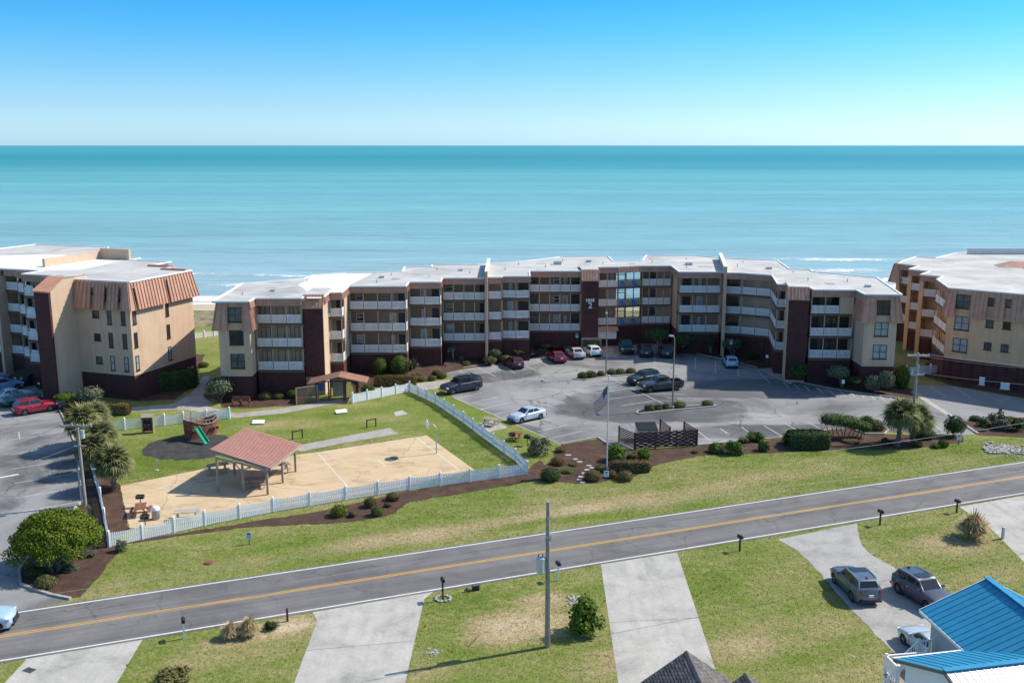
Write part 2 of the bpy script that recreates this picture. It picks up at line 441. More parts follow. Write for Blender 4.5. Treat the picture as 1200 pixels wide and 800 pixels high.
M['wood_tan'] = simple('tan_lattice_timber', (0.36, 0.26, 0.16), 0.85, var=0.2, scale=3, fine=0.2)
M['pole_wood'] = simple('utility_pole_timber', (0.36, 0.32, 0.27), 0.9, var=0.25, scale=2.0, fine=0.3)
M['galv'] = simple('galvanised_metal', (0.42, 0.43, 0.44), 0.45, 0.5, 0.5, var=0.1)
M['lamp_pole'] = simple('weathered_lamp_pole', (0.20, 0.18, 0.155), 0.6, var=0.15)
M['galv_light'] = simple('pale_grey_metal', (0.55, 0.56, 0.57), 0.45, 0.5, 0.2, var=0.08)
M['steel_dark'] = simple('dark_grey_metal', (0.12, 0.12, 0.12), 0.5, 0.5, 0.3)
M['black'] = simple('black_paint', (0.02, 0.02, 0.021), 0.5)
M['wire'] = simple('wire_metal', (0.33, 0.33, 0.32), 0.6)
M['red_roof'] = simple('red_roof_metal', (0.45, 0.20, 0.15), 0.6, 0.35, var=0.1, scale=1.5, fine=0.1)
M['red_roof_pale'] = simple('red_roof_metal_faded', (0.55, 0.28, 0.22), 0.6, 0.35, var=0.1, scale=1.5, fine=0.1)
M['green_plastic'] = simple('green_plastic', (0.01, 0.30, 0.16), 0.35, 0.5)
M['blue_roof'] = simple('blue_roof_metal', (0.03, 0.27, 0.44), 0.45, 0.4, 0.05, var=0.12, scale=0.8, fine=0.08)
M['silver_roof'] = simple('silver_roof_metal', (0.62, 0.64, 0.66), 0.35, 0.5, 0.5, var=0.06)
M['white_siding'] = simple('white_siding', (0.74, 0.75, 0.74), 0.6, var=0.05, scale=1)
M['grey_siding'] = simple('grey_siding', (0.42, 0.44, 0.43), 0.7, var=0.06, scale=1)
M['shingle_a'] = simple('weathered_shingle', (0.13, 0.115, 0.11), 0.9, var=0.35, scale=2.2, fine=0.3, bumps=0.5, bscale=30)
M['shingle_b'] = simple('brown_shingle', (0.17, 0.15, 0.135), 0.9, var=0.35, scale=2.2, fine=0.3, bumps=0.5, bscale=30)
M['sign_face'] = simple('pale_blue_sign_face', (0.62, 0.70, 0.74), 0.5, var=0.05)
M['sign_blue'] = simple('blue_sign_face', (0.03, 0.16, 0.45), 0.5)
M['red_paint'] = simple('red_paint', (0.45, 0.03, 0.04), 0.5)
M['navy'] = simple('navy_cloth', (0.014, 0.018, 0.10), 0.8)
M['flag_red'] = simple('red_cloth', (0.30, 0.012, 0.025), 0.8)
M['flag_white'] = simple('white_cloth', (0.75, 0.72, 0.72), 0.8)
M['orange'] = simple('orange_plastic', (0.75, 0.18, 0.03), 0.6)
M['stone'] = simple('pale_stone', (0.42, 0.395, 0.36), 0.85, var=0.3, scale=2, fine=0.2)
# --- vehicles
M['tyre'] = simple('tyre_rubber', (0.02, 0.02, 0.02), 0.8)
M['rim'] = simple('alloy_rim', (0.40, 0.40, 0.41), 0.35, 0.5, 0.7)
M['car_glass'] = simple('tinted_car_glass', (0.016, 0.019, 0.022), 0.06, 0.7, var=0.1)
M['car_trim'] = simple('black_car_trim', (0.022, 0.022, 0.023), 0.5)
M['lamp'] = simple('headlight_lens', (0.7, 0.72, 0.74), 0.15, 0.6)
M['tail'] = simple('tail_light_lens', (0.30, 0.012, 0.015), 0.2, 0.6)
M['plate'] = simple('number_plate', (0.65, 0.65, 0.62), 0.5)
M['chrome'] = simple('chrome', (0.6, 0.6, 0.61), 0.2, 0.5, 0.9)
def paint(name, col, metal=0.25):
    m, nt, b = new_mat(name)
    tc = nd(nt, 'ShaderNodeTexCoord').outputs['Object']
    n = noise_tex(nt, tc, 2.0, 5, 0.6)
    c = ramp(nt, [(0.3, tuple(x * 0.9 for x in col)), (0.7, tuple(min(1, x * 1.06) for x in col))], n.outputs[0]).outputs[0]
    nt.links.new(c, b.inputs['Base Color'])
    b.inputs['Roughness'].default_value = 0.38
    b.inputs['Metallic'].default_value = metal
    b.inputs['Coat Weight'].default_value = 0.7
    b.inputs['Coat Roughness'].default_value = 0.06
    return m
# --- plants
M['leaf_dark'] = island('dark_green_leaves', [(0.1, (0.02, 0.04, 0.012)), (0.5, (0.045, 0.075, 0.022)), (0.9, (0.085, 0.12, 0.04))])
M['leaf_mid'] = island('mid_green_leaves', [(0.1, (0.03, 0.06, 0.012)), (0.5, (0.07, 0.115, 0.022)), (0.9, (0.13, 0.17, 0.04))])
M['leaf_bright'] = island('bright_green_leaves', [(0.1, (0.05, 0.10, 0.012)), (0.5, (0.10, 0.165, 0.02)), (0.9, (0.18, 0.235, 0.04))])
M['leaf_olive'] = island('olive_leaves', [(0.1, (0.07, 0.075, 0.022)), (0.5, (0.125, 0.12, 0.04)), (0.9, (0.20, 0.175, 0.07))])
M['leaf_tan'] = island('winter_tan_leaves', [(0.1, (0.085, 0.06, 0.028)), (0.5, (0.155, 0.11, 0.045)), (0.9, (0.23, 0.165, 0.08))])
M['leaf_rust'] = island('rust_olive_leaves', [(0.1, (0.12, 0.07, 0.025)), (0.5, (0.20, 0.125, 0.04)), (0.9, (0.24, 0.19, 0.06))])
M['leaf_red'] = island('red_green_leaves', [(0.1, (0.10, 0.03, 0.025)), (0.45, (0.12, 0.06, 0.035)), (0.6, (0.07, 0.09, 0.025)), (0.9, (0.15, 0.14, 0.06))])
M['leaf_grey'] = island('grey_green_leaves', [(0.1, (0.06, 0.075, 0.04)), (0.5, (0.12, 0.14, 0.08)), (0.9, (0.19, 0.20, 0.12))])
M['leaf_yellow'] = island('yellow_green_leaves', [(0.1, (0.04, 0.075, 0.008)), (0.5, (0.10, 0.145, 0.012)), (0.9, (0.21, 0.235, 0.03))])
M['frond'] = island('palm_fronds', [(0.1, (0.08, 0.10, 0.03)), (0.5, (0.17, 0.18, 0.07)), (0.9, (0.33, 0.29, 0.15))], trans=0.15)
M['grass_blade'] = island('pampas_blades', [(0.1, (0.30, 0.22, 0.10)), (0.5, (0.44, 0.34, 0.18)), (0.9, (0.58, 0.47, 0.28))])
M['core'] = simple('shrub_inner_twigs', (0.03, 0.035, 0.015), 0.9)
M['bark'] = simple('grey_brown_bark', (0.16, 0.125, 0.095), 0.9, var=0.3, scale=4, bumps=0.5, bscale=12)
M['palm_bark'] = simple('palm_bark', (0.14, 0.105, 0.08), 0.9, var=0.35, scale=6, bumps=0.6, bscale=14)
# ---------------------------------------------------------------- mesh helper
class MB:
    def __init__(s, T=None):
        s.v, s.f, s.m, s.T = [], [], [], T
    def add(s, pts, faces, mi=0):
        b = len(s.v)
        if s.T is not None:
            pts = [s.T @ Vector(p) for p in pts]
        s.v += [tuple(p) for p in pts]
        for q in faces:
            s.f.append([b + i for i in q])
            s.m.append(mi)
        return s
    def box(s, x0, x1, y0, y1, z0, z1, mi=0):
        p = [(x0, y0, z0), (x1, y0, z0), (x1, y1, z0), (x0, y1, z0), (x0, y0, z1), (x1, y0, z1), (x1, y1, z1), (x0, y1, z1)]
        return s.add(p, [(0, 3, 2, 1), (4, 5, 6, 7), (0, 1, 5, 4), (1, 2, 6, 5), (2, 3, 7, 6), (3, 0, 4, 7)], mi)
    def hexa(s, a, b, mi=0):
        """solid between two quads a (below) and b (above), both counter-clockwise from above"""
        return s.add(list(a) + list(b), [(0, 3, 2, 1), (4, 5, 6, 7), (0, 1, 5, 4), (1, 2, 6, 5), (2, 3, 7, 6), (3, 0, 4, 7)], mi)
    def beam(s, p, q, w, h, mi=0, up=(0, 0, 1)):
        p, q = Vector(p), Vector(q)
        d = (q - p).normalized()
        u = Vector(up)
        if abs(d.dot(u)) > 0.98:
            u = Vector((0, 1, 0))
        r = d.cross(u).normalized() * (w / 2)
        t = r.cross(d).normalized() * (h / 2)
        a = [p - r - t, p + r - t, p + r + t, p - r + t]
        b = [q - r - t, q + r - t, q + r + t, q - r + t]
        return s.add(a + b, [(0, 1, 2, 3), (7, 6, 5, 4), (0, 4, 5, 1), (1, 5, 6, 2), (2, 6, 7, 3), (3, 7, 4, 0)], mi)
    def tube(s, p, q, r0, r1=None, n=8, mi=0, cap=True):
        r1 = r0 if r1 is None else r1
        p, q = Vector(p), Vector(q)
        d = (q - p).normalized()
        u = Vector((1, 0, 0)) if abs(d.x) < 0.9 else Vector((0, 1, 0))
        a = d.cross(u).normalized()
        b = d.cross(a)
        pts = []
        for c, r in ((p, r0), (q, r1)):
            for i in range(n):
                t = 2 * math.pi * i / n
                pts.append(c + (a * math.cos(t) + b * math.sin(t)) * r)
        fs = [(i, n + i, n + (i + 1) % n, (i + 1) % n) for i in range(n)]
        if cap:
            fs += [tuple(range(n)), tuple(reversed(range(n, 2 * n)))]
        return s.add(pts, fs, mi)
    def path(s, pts, r0, r1=None, n=6, mi=0):
        r1 = r0 if r1 is None else r1
        N = len(pts)
        for i in range(N - 1):
            ra = r0 + (r1 - r0) * i / (N - 1)
            rb = r0 + (r1 - r0) * (i + 1) / (N - 1)
            s.tube(pts[i], pts[i + 1], ra, rb, n, mi)
        return s
    def prism(s, poly, z0, z1, mi=0, top=None, cap_bottom=True):
        """poly: list of (x, y), counter-clockwise"""
        a = sum(poly[i][0] * poly[(i + 1) % len(poly)][1] - poly[(i + 1) % len(poly)][0] * poly[i][1] for i in range(len(poly)))
        if a < 0:
            poly = list(reversed(poly))
        n = len(poly)
        pts = [(p[0], p[1], z0) for p in poly] + [(p[0], p[1], z1) for p in poly]
        fs = [(i, (i + 1) % n, n + (i + 1) % n, n + i) for i in range(n)]
        s.add(pts, fs, mi)
        tops = [tuple(range(n, 2 * n))]
        s.add(pts, tops, mi if top is None else top)
        if cap_bottom:
            s.add(pts, [tuple(reversed(range(n)))], mi)
        return s
    def sphere(s, c, rx, ry, rz, nu=10, nv=6, mi=0):
        pts = [(c[0], c[1], c[2] - rz)]
        for j in range(1, nv):
            t = -math.pi / 2 + math.pi * j / nv
            for i in range(nu):
                a = 2 * math.pi * i / nu
                pts.append((c[0] + rx * math.cos(t) * math.cos(a), c[1] + ry * math.cos(t) * math.sin(a), c[2] + rz * math.sin(t)))
        pts.append((c[0], c[1], c[2] + rz))
        fs = [(0, 1 + (i + 1) % nu, 1 + i) for i in range(nu)]
        for j in range(nv - 2):
            for i in range(nu):
                a, b = 1 + j * nu + i, 1 + j * nu + (i + 1) % nu
                fs.append((a, b, b + nu, a + nu))
        L = len(pts) - 1
        o = 1 + (nv - 2) * nu
        fs += [(L, o + i, o + (i + 1) % nu) for i in range(nu)]
        return s.add(pts, fs, mi)
    def mesh(s, name, mats, smooth=False, sharp=40):
        me = D.meshes.new(name)
        me.from_pydata(s.v, [], s.f)
        if not isinstance(mats, (list, tuple)):
            mats = [mats]
        for m in mats:
            me.materials.append(m)
        if len(mats) > 1:
            me.polygons.foreach_set('material_index', s.m)
        if smooth:
            me.polygons.foreach_set('use_smooth', [True] * len(me.polygons))
            me.set_sharp_from_angle(angle=R(sharp))
        me.update()
        return me
    def build(s, name, mats, parent=None, world=False, smooth=False, sharp=40, loc=None):
        return link(name, s.mesh(name, mats, smooth, sharp), parent, world, loc)
def link(name, me, parent=None, world=False, loc=None):
    o = D.objects.new(name, me)
    COL.objects.link(o)
    if parent is not None:
        o.parent = parent
        if world:       # the mesh is written in place coordinates: undo the parent's own placement
            p, t = parent, Matrix.Identity(4)
            while p is not None:
                t = p.matrix_parent_inverse @ p.matrix_basis @ t if p.parent else p.matrix_basis @ t
                p = p.parent
            o.matrix_parent_inverse = t.inverted()
    if loc is not None:
        o.location = loc
    return o
def thing(name, label, cat, loc=(0, 0, 0), rz=0.0, group=None):
    o = D.objects.new(name, None)
    o.empty_display_size = 0.3
    COL.objects.link(o)
    o.location = loc
    o.rotation_euler = (0, 0, rz)
    return tag(o, label, cat, group)
def tag(o, label=None, cat=None, group=None, kind=None):
    if label:
        o['label'] = label
    if cat:
        o['category'] = cat
    if group:
        o['group'] = group
    if kind:
        o['kind'] = kind
    return o
def structure(o, kind='structure'):
    o['kind'] = kind
    return o
def jitter_line(pts, step=0.8, amp=0.12, closed=True, seed=0):
    rnd = random.Random(seed)
    out = []
    n = len(pts)
    for i in range(n if closed else n - 1):
        a, b = Vector(pts[i]), Vector(pts[(i + 1) % n])
        L = (b - a).length
        k = max(1, int(L / step))
        for j in range(k):
            p = a.lerp(b, j / k)
            if j or amp > 0:
                p = p + Vector((rnd.uniform(-amp, amp), rnd.uniform(-amp, amp), 0))
            out.append(p)
    if not closed:
        out.append(Vector(pts[-1]))
    return out
NO_GRASS = []      # plan outlines where no turf grows
def sheet(name, pts, z, m, amp=0.0, kind='structure', parent=None, seed=1, step=0.7):
    """flat ground sheet from points in plan"""
    pts = [Vector((p[0], p[1], 0)) for p in pts]
    if amp:
        pts = jitter_line(pts, step, amp, True, seed)
    if name not in ('ground', 'lawn'):
        NO_GRASS.append([(p[0], p[1]) for p in pts])
    bm = bmesh.new()
    vs = [bm.verts.new((p[0], p[1], z)) for p in pts]
    f = bm.faces.new(vs)
    bm.normal_update()
    if f.normal.z < 0:
        f.normal_flip()
    bmesh.ops.triangulate(bm, faces=[f], ngon_method='EAR_CLIP')
    me = D.meshes.new(name)
    bm.to_mesh(me)
    bm.free()
    me.materials.append(m)
    o = link(name, me, parent)
    if parent is None:
        structure(o, kind)
    return o
def strip(mb, pts, w, z):
    """flat painted band along points"""
    pts = [Vector((p[0], p[1], 0)) for p in pts]
    n = len(pts)
    out = []
    for i in range(n):
        d = (pts[min(i + 1, n - 1)] - pts[max(i - 1, 0)]).normalized()
        nn = Vector((-d.y, d.x, 0)) * (w / 2)
        out.append((pts[i] - nn, pts[i] + nn))
    for i in range(n - 1):
        a, b = out[i]
        c, e = out[i + 1]
        mb.add([(a.x, a.y, z), (c.x, c.y, z), (e.x, e.y, z), (b.x, b.y, z)], [(0, 1, 2, 3)])
def kerb(name, pts, w=0.16, h=0.13, z=0.0, m=None, parent=None):
    mb = MB()
    for i in range(len(pts) - 1):
        a = Vector((pts[i][0], pts[i][1], z + h / 2))
        b = Vector((pts[i + 1][0], pts[i + 1][1], z + h / 2))
        mb.beam(a, b, w, h)
    o = mb.build(name, m or M['kerb'], parent)
    if parent is None:
        structure(o)
    return o
# ---------------------------------------------------------------- ground, beach and sea
def plain(name, pts, z, m):
    return sheet(name, pts, z, m)
ground = plain('ground', [(-420, -60), (420, -60), (420, 166), (-420, 166)], 0.0, M['grass'])
# sand and dune behind the buildings, sloping to the water
mb = MB()
nx, ny = 90, 26
X0, X1, Y0, Y1 = -420, 420, 166, 232
def beach_z(x, y):
    t = (y - 166) / 66
    dune = 0.9 * math.exp(-((y - 175) / 5.0) ** 2) * (0.7 + 0.6 * mnoise.noise(Vector((x * 0.08, y * 0.1, 3))))
    return 0.02 - 3.1 * max(0, (y - 180) / 40) * (1 if y < 220 else 1) + dune if y > 166.5 else 0.0
for j in range(ny + 1):
    for i in range(nx + 1):
        x = X0 + (X1 - X0) * i / nx
        y = Y0 + (Y1 - Y0) * j / ny
        mb.v.append((x, y, beach_z(x, y)))
for j in range(ny):
    for i in range(nx):
        a = j * (nx + 1) + i
        mb.f.append([a, a + 1, a + nx + 2, a + nx + 1])
        mb.m.append(1 if Y0 + (Y1 - Y0) * j / ny < 182 else 0)
structure(mb.build('beach', [M['sand'], M['dune']], smooth=True, sharp=180))

SEA_Z = -2.0
m, nt, b = new_mat('sea_water')
v = pos_vec(nt)
sep = nd(nt, 'ShaderNodeSeparateXYZ')
nt.links.new(v, sep.inputs[0])
wob = noise_tex(nt, pos_vec(nt, (0.0022, 0.006, 1)), 1.0, 4, 0.6)
wob2 = noise_tex(nt, pos_vec(nt, (0.00045, 0.0006, 1)), 1.0, 4, 0.6)
yy = math_n(nt, 'ADD', sep.outputs[1], math_n(nt, 'MULTIPLY', math_n(nt, 'SUBTRACT', wob.outputs[0], 0.5), 160))
yy = math_n(nt, 'MULTIPLY', yy, math_n(nt, 'ADD', math_n(nt, 'MULTIPLY', wob2.outputs[0], 0.9), 0.55))
lg = math_n(nt, 'LOGARITHM', math_n(nt, 'MAXIMUM', yy, 120), 10.0)
t = math_n(nt, 'DIVIDE', math_n(nt, 'SUBTRACT', lg, 2.2), 2.2, clamp=True)      # 158 m .. 25 km
depth = ramp(nt, [(0.0, (0.38, 0.45, 0.45)), (0.07, (0.285, 0.41, 0.44)), (0.12, (0.25, 0.405, 0.435)), (0.18, (0.20, 0.395, 0.42)), (0.28, (0.16, 0.38, 0.395)), (0.40, (0.11, 0.35, 0.36)), (0.46, (0.05, 0.27, 0.295)), (0.56, (0.028, 0.235, 0.27)), (0.64, (0.05, 0.275, 0.305)), (0.85, (0.06, 0.285, 0.315)), (1.0, (0.06, 0.285, 0.315))], t).outputs[0]
band = noise_tex(nt, pos_vec(nt, (0.0012, 0.016, 1)), 1.0, 5, 0.62, 0.3)
depth = mixc(nt, depth, ramp(nt, [(0.3, g3(0.80)), (0.5, g3(1.0)), (0.7, g3(1.16))], band.outputs[0]).outputs[0], 0.75, 'MULTIPLY')
rip = noise_tex(nt, pos_vec(nt, (0.03, 0.24, 1)), 1.0, 6, 0.7, 0.4)
depth = mixc(nt, depth, ramp(nt, [(0.32, g3(0.80)), (0.5, g3(1.0)), (0.66, g3(1.13))], rip.outputs[0]).outputs[0], 1.0, 'MULTIPLY')
nt.links.new(depth, b.inputs['Base Color'])
b.inputs['Roughness'].default_value = 0.42
b.inputs['IOR'].default_value = 1.33
b.inputs['Specular IOR Level'].default_value = 0.22
rip2 = noise_tex(nt, pos_vec(nt, (0.12, 0.45, 1)), 1.0, 6, 0.7)
bump(nt, b, rip2.outputs[0], 0.9, 0.7)
M['sea'] = m
m, nt, b = new_mat('sea_foam')
v = pos_vec(nt)
n1 = noise_tex(nt, pos_vec(nt, (0.45, 0.8, 1)), 1.0, 8, 0.82, 1.0)
b.inputs['Base Color'].default_value = (0.80, 0.82, 0.82, 1)
b.inputs['Roughness'].default_value = 0.8
at = nd(nt, 'ShaderNodeAttribute', attribute_name='edge')
al = math_n(nt, 'ADD', n1.outputs[0], at.outputs['Fac'])
al = ramp(nt, [(0.56, g3(0)), (0.66, g3(1))], al).outputs[0]
nt.links.new(al, b.inputs['Alpha'])
M['foam'] = m
# the sea: near part with real swells, then out to the horizon
mb = MB()
ys = []
y = 196.0
while y < 420:
    ys.append(y)
    y += 1.5 if y < 330 else 6
ys += [470, 560, 700, 1000, 1600, 3000, 6000, 12000, 25000, 60000]
xs = [-260 + 520 * i / 130 for i in range(131)]
SWELL = [(214, 0.5, 2.6), (229, 0.8, 3.2), (246, 0.9, 3.5), (262, 0.75, 4.0), (283, 0.6, 5), (310, 0.5, 6), (345, 0.4, 7)]
def swell(x, y):
    h = 0
    for k, (yc, a, w) in enumerate(SWELL):
        c = yc + 7 * mnoise.noise(Vector((x * 0.012, k * 3.3, 0))) + 1.5 * mnoise.noise(Vector((x * 0.06, k * 5.1, 7)))
        amp = a * (0.55 + 0.9 * max(-0.4, mnoise.noise(Vector((x * 0.02, k * 9.7, 2)))))
        d = (y - c) / w
        h += amp * math.exp(-d * d) * (1.0 if d > 0 else 1.0)
    return h
for yv in ys:
    for x in xs:
        X = x if yv < 420 else x * yv / 420
        mb.v.append((X, yv, SEA_Z + (swell(X, yv) if yv < 420 else 0)))
nx = len(xs)
for j in range(len(ys) - 1):
    for i in range(nx - 1):
        a = j * nx + i
        mb.f.append([a, a + 1, a + nx + 1, a + nx])
        mb.m.append(0)
# wide wings so the water runs on to both sides
structure(mb.build('sea', M['sea'], smooth=True, sharp=180))
for sx in (-1, 1):
    mw = MB()
    mw.add([(sx * 259.9, 196, SEA_Z - 0.02), (sx * 6000, 196, SEA_Z - 0.02), (sx * 6000, 420, SEA_Z - 0.02), (sx * 259.9, 420, SEA_Z - 0.02)], [(0, 1, 2, 3) if sx > 0 else (3, 2, 1, 0)])
    mw.add([(sx * 259.9, 420, SEA_Z - 0.02), (sx * 6000, 420, SEA_Z - 0.02), (sx * 60000, 60000, SEA_Z - 0.02), (sx * 37100, 60000, SEA_Z - 0.02)], [(0, 1, 2, 3) if sx > 0 else (3, 2, 1, 0)])
    structure(mw.build('sea', M['sea']))
# breaking crests and the wash on the sand
mb = MB()
edge = []
def foam_run(x0, x1, yf, wf, dens, step=1.2):
    n = int((x1 - x0) / step)
    rows = []
    for i in range(n + 1):
        x = x0 + (x1 - x0) * i / n
        w = wf(x)
        row = []
        for k in range(6):
            s = k / 5
            y = yf(x) - w * s
            z = SEA_Z + swell(x, y) + 0.05
            if y < 221:
                z = max(z, beach_z(x, y) + 0.04)
            row.append(len(mb.v))
            mb.v.append((x, y, z))
            e = dens * (1 - abs(2 * s - 0.75)) + 0.25 * mnoise.noise(Vector((x * 0.05, yf(0) * 0.3, 1)))
            edge.append(max(-0.5, min(0.5, e * min(1, i / 6, (n - i) / 6))))
        rows.append(row)
    for i in range(n):
        for k in range(5):
            mb.f.append([rows[i][k], rows[i][k + 1], rows[i + 1][k + 1], rows[i + 1][k]])
            mb.m.append(0)
def crest(k, off=0.0):
    yc = SWELL[k][0]
    return lambda x: yc + 7 * mnoise.noise(Vector((x * 0.012, k * 3.3, 0))) + 1.5 * mnoise.noise(Vector((x * 0.06, k * 5.1, 7))) + off
wv = lambda lo, hi, sd: (lambda x: lo + (hi - lo) * (0.5 + 0.5 * mnoise.noise(Vector((x * 0.07, sd, 0)))))
foam_run(-110, 10, lambda x: 205 + 2.5 * math.sin(x * 0.11) + 3 * mnoise.noise(Vector((x * 0.03, 1, 1))), wv(6, 11, 1), 0.5)
foam_run(-110, -5, crest(0), wv(6, 11, 2), 0.34)
foam_run(-110, -35, crest(1), wv(4, 8, 3), 0.18)
foam_run(30, 190, lambda x: 205 + 2.5 * math.sin(x * 0.11) + 3 * mnoise.noise(Vector((x * 0.03, 1, 1))), wv(5, 9, 4), 0.4)
foam_run(40, 190, crest(0), wv(5, 9, 5), 0.36)
foam_run(55, 175, crest(1), wv(6, 12, 6), 0.20)
foam_run(62, 165, crest(2), wv(8, 14, 7), 0.20)
foam_run(66, 150, crest(3), wv(7, 13, 8), 0.19)
foam_run(70, 150, crest(4), wv(4, 9, 9), 0.17)
foam_run(66, 130, lambda x: 254 + 4 * mnoise.noise(Vector((x * 0.03, 4, 4))), wv(6, 10, 10), 0.17)
foam_run(-95, -40, crest(2), wv(2, 5, 11), 0.08)
me = mb.mesh('sea_foam', M['foam'])
at = me.attributes.new('edge', 'FLOAT', 'POINT')
at.data.foreach_set('value', edge)
tag(link('sea_foam', me), kind='stuff')

# ---------------------------------------------------------------- road
RD = Vector((math.cos(R(21.1)), math.sin(R(21.1)), 0))
RN = Vector((-RD.y, RD.x, 0))
RC = Vector((2.69, 70.71, 0))        # on the middle of the road
def road_pt(s, t):
    return RC + RD * s + RN * t
Wd = 3.55
sheet_pts = [road_pt(-140, -Wd), road_pt(140, -Wd), road_pt(140, Wd), road_pt(-140, Wd)]
road = sheet('road', sheet_pts, 0.020, M['road'])
def road_line(t, w, m):
    mb = MB()
    strip(mb, [road_pt(s, t) for s in range(-140, 141, 10)], w, 0.025)
    o = mb.build('road_line', m, road)
    return o
road_line(3.27, 0.14, M['white_line'])
road_line(-3.27, 0.14, M['white_line'])
road_line(0.06 + 0.11, 0.12, M['yellow_line'])
road_line(0.06 - 0.11, 0.12, M['yellow_line'])

def P(*pts):
    return [G(x, y) for x, y in pts]
# turf areas with a tone of their own
sheet('lawn', P((125, 487), (270, 487), (413, 466), (480, 455), (616, 547), (560, 556), (497, 506), (350, 529), (142, 563), (128, 520)), 0.006, M['grass_green'])
sheet('lawn', P((480, 452), (517, 462), (532, 466), (658, 520), (640, 545), (617, 544)), 0.006, M['grass_green'], amp=0.08)
# ---------------------------------------------------------------- parking lots and drives
lot = sheet('parking_lot', P((519, 435), (617, 419), (640, 414), (681, 405), (709, 402), (712, 396), (800, 396), (830, 404), (887, 424), (927, 447), (982, 458), (1084, 471.5), (1146, 509),
                             (1101, 509), (975, 502), (930, 511), (873, 516), (817, 521), (724, 527), (700, 513), (658, 520), (532, 466), (515, 455), (535, 446)), 0.010, M['lot'])
lot_w = sheet('parking_lot', [(-110, 60)] + [tuple(G(*q)[:2]) for q in [(-120, 690), (0, 712), (20, 716), (82, 703), (42, 692), (24, 685), (30, 655), (97, 587), (89, 521), (70, 480), (85, 466), (62, 446), (-60, 425)]] + [(-120, 135)], 0.010, M['lot_west'])
lot_e = sheet('parking_lot', P((1070, 451), (1118, 452.7), (1200, 467), (1300, 478), (1300, 489), (1200, 489), (1157, 491), (1128, 493), (1146, 509), (1084, 471.5), (1071, 458)), 0.014, M['lot_east'])
def lines(parent, segs, w=0.11, m=None, z=0.0):
    for a, b in segs:
        mb = MB()
        strip(mb, [G(*a), G(*b)], w, z)
        mb.build('stall_line', m or M['worn_line'], parent)
lines(lot, [((532.5, 467), (565, 460)), ((547.5, 473), (583.7, 465)), ((563.7, 479.5), (598.7, 471)), ((577.5, 486), (611, 478.7)), ((615, 496), (647.5, 490)), ((630, 505.5), (665, 497.5)), ((647.5, 513), (682, 505)),
            ((561.4, 431.2), (580.6, 441)), ((538.3, 434.4), (550, 441.5)), ((584.7, 426.4), (604, 437.4)), ((616.4, 428.5), (627.4, 434)), ((628.7, 421), (642.5, 429)), ((655, 415), (668, 422)), ((679, 410), (690, 416)),
            ((713.7, 442), (777.5, 473)), ((686, 452), (727, 447.5)), ((700, 460.7), (740, 454.5)), ((713.7, 467.5), (756, 462)), ((727.5, 475.5), (766, 469.5)), ((757.5, 461), (803.7, 461.7)), ((766, 469.5), (821, 469.5)), ((738, 454), (795, 453.5)),
            ((815.3, 419.4), (814.6, 432.5)), ((838.4, 423), (838.4, 436.5)), ((746.3, 408.7), (746.3, 420.6)), ((768, 412), (767, 425)), ((724.5, 408), (722.5, 419)),
            ((864.5, 430), (865.7, 440.8)), ((885.9, 432.5), (902.5, 449)), ((865, 433), (886, 435)), ((865.3, 437), (892, 439)), ((866, 441), (897.5, 443.5)),
            ((869, 500), (880.6, 508.5)), ((895, 498.3), (916.5, 511)), ((920, 496), (936, 505)), ((946, 494), (961, 502)), ((850, 505.5), (857, 511)), ((817.5, 505), (831, 515)), ((843.7, 502), (857, 511)), ((1092, 494.8), (1103.7, 505))]
      + [((x - 4, y - 3.2), (x + 2.5, y + 3)) for x, y in ((922, 451), (934, 453), (946.5, 455), (961, 457), (975, 459.5), (988, 461), (1000, 462.2), (1011, 463.4), (1023, 465.2), (1035, 467), (1047, 469), (1060, 471), (1073, 473))]
      + [((532, 466), (658, 520.5))], z=0.0145)
lines(lot_e, [((1090.6, 453.4), (1109.6, 465.6)), ((1117.7, 453), (1137, 466.5)), ((1173.7, 470), (1183, 465.6)), ((1150, 460), (1174, 471.5))], z=0.0185)
lines(lot_w, [((42 - 34 + i * 2, 499.5 + i * 17.0 - 1), (76 + i * 3.0, 488.5 + i * 16.5)) for i in range(1, 7)] + [((5, 497), (74, 483)), ((22, 506), (23, 515)), ((-20, 562), (18, 557))], z=0.0145)
mb = MB(); strip(mb, [G(-30, 565), G(22, 555.5)], 0.34, 0.019); mb.build('stop_line', M['white_line'], lot_w)
# concrete gutter and kerbs
mb = MB(); strip(mb, P((1071, 459), (1089, 471.5), (1112.5, 486)), 0.75, 0.0205); mb.build('gutter', M['kerb'], lot)
kerb('kerb', P((1112, 486), (1146, 508.5)), 0.25, 0.14)
kerb('kerb', P((519, 435), (570, 427), (617, 418.6), (640, 413.8), (681, 405)))
kerb('kerb', P((927, 446), (982, 457), (1070, 469)))
kerb('kerb', P((658, 520.5), (700, 512.5), (722, 527)))
kerb('kerb', P((819, 521.8), (873, 516.8), (930, 511.8), (975, 502.8)))
kerb('kerb', P((82.5, 702), (62, 698), (42, 692), (24, 685)), 0.22, 0.16, m=M['stone'])
kerb('kerb', P((24, 685), (22, 668), (50, 630), (97, 587), (89, 521), (70, 481)))
kerb('kerb', P((797, 403), (818, 415), (851, 422), (887, 431)))
# islands of the car park: kerb ring round mulch
def island_bed(pts):
    w = P(*pts)
    sheet('island_bed', w, 0.11, M['mulch'])
    kerb('kerb', w + [w[0]], 0.16, 0.15)
island_bed(((672, 444.5), (684, 441), (716, 437.5), (748, 436), (748, 438.5), (716, 441), (686, 446)))
island_bed(((746, 484.5), (748, 481.5), (790, 478), (836, 474.5), (839, 476.5), (790, 481), (750, 485.5)))
island_bed(((1003, 505), (1012, 497.5), (1030, 497), (1041, 504), (1036, 509), (1015, 509)))
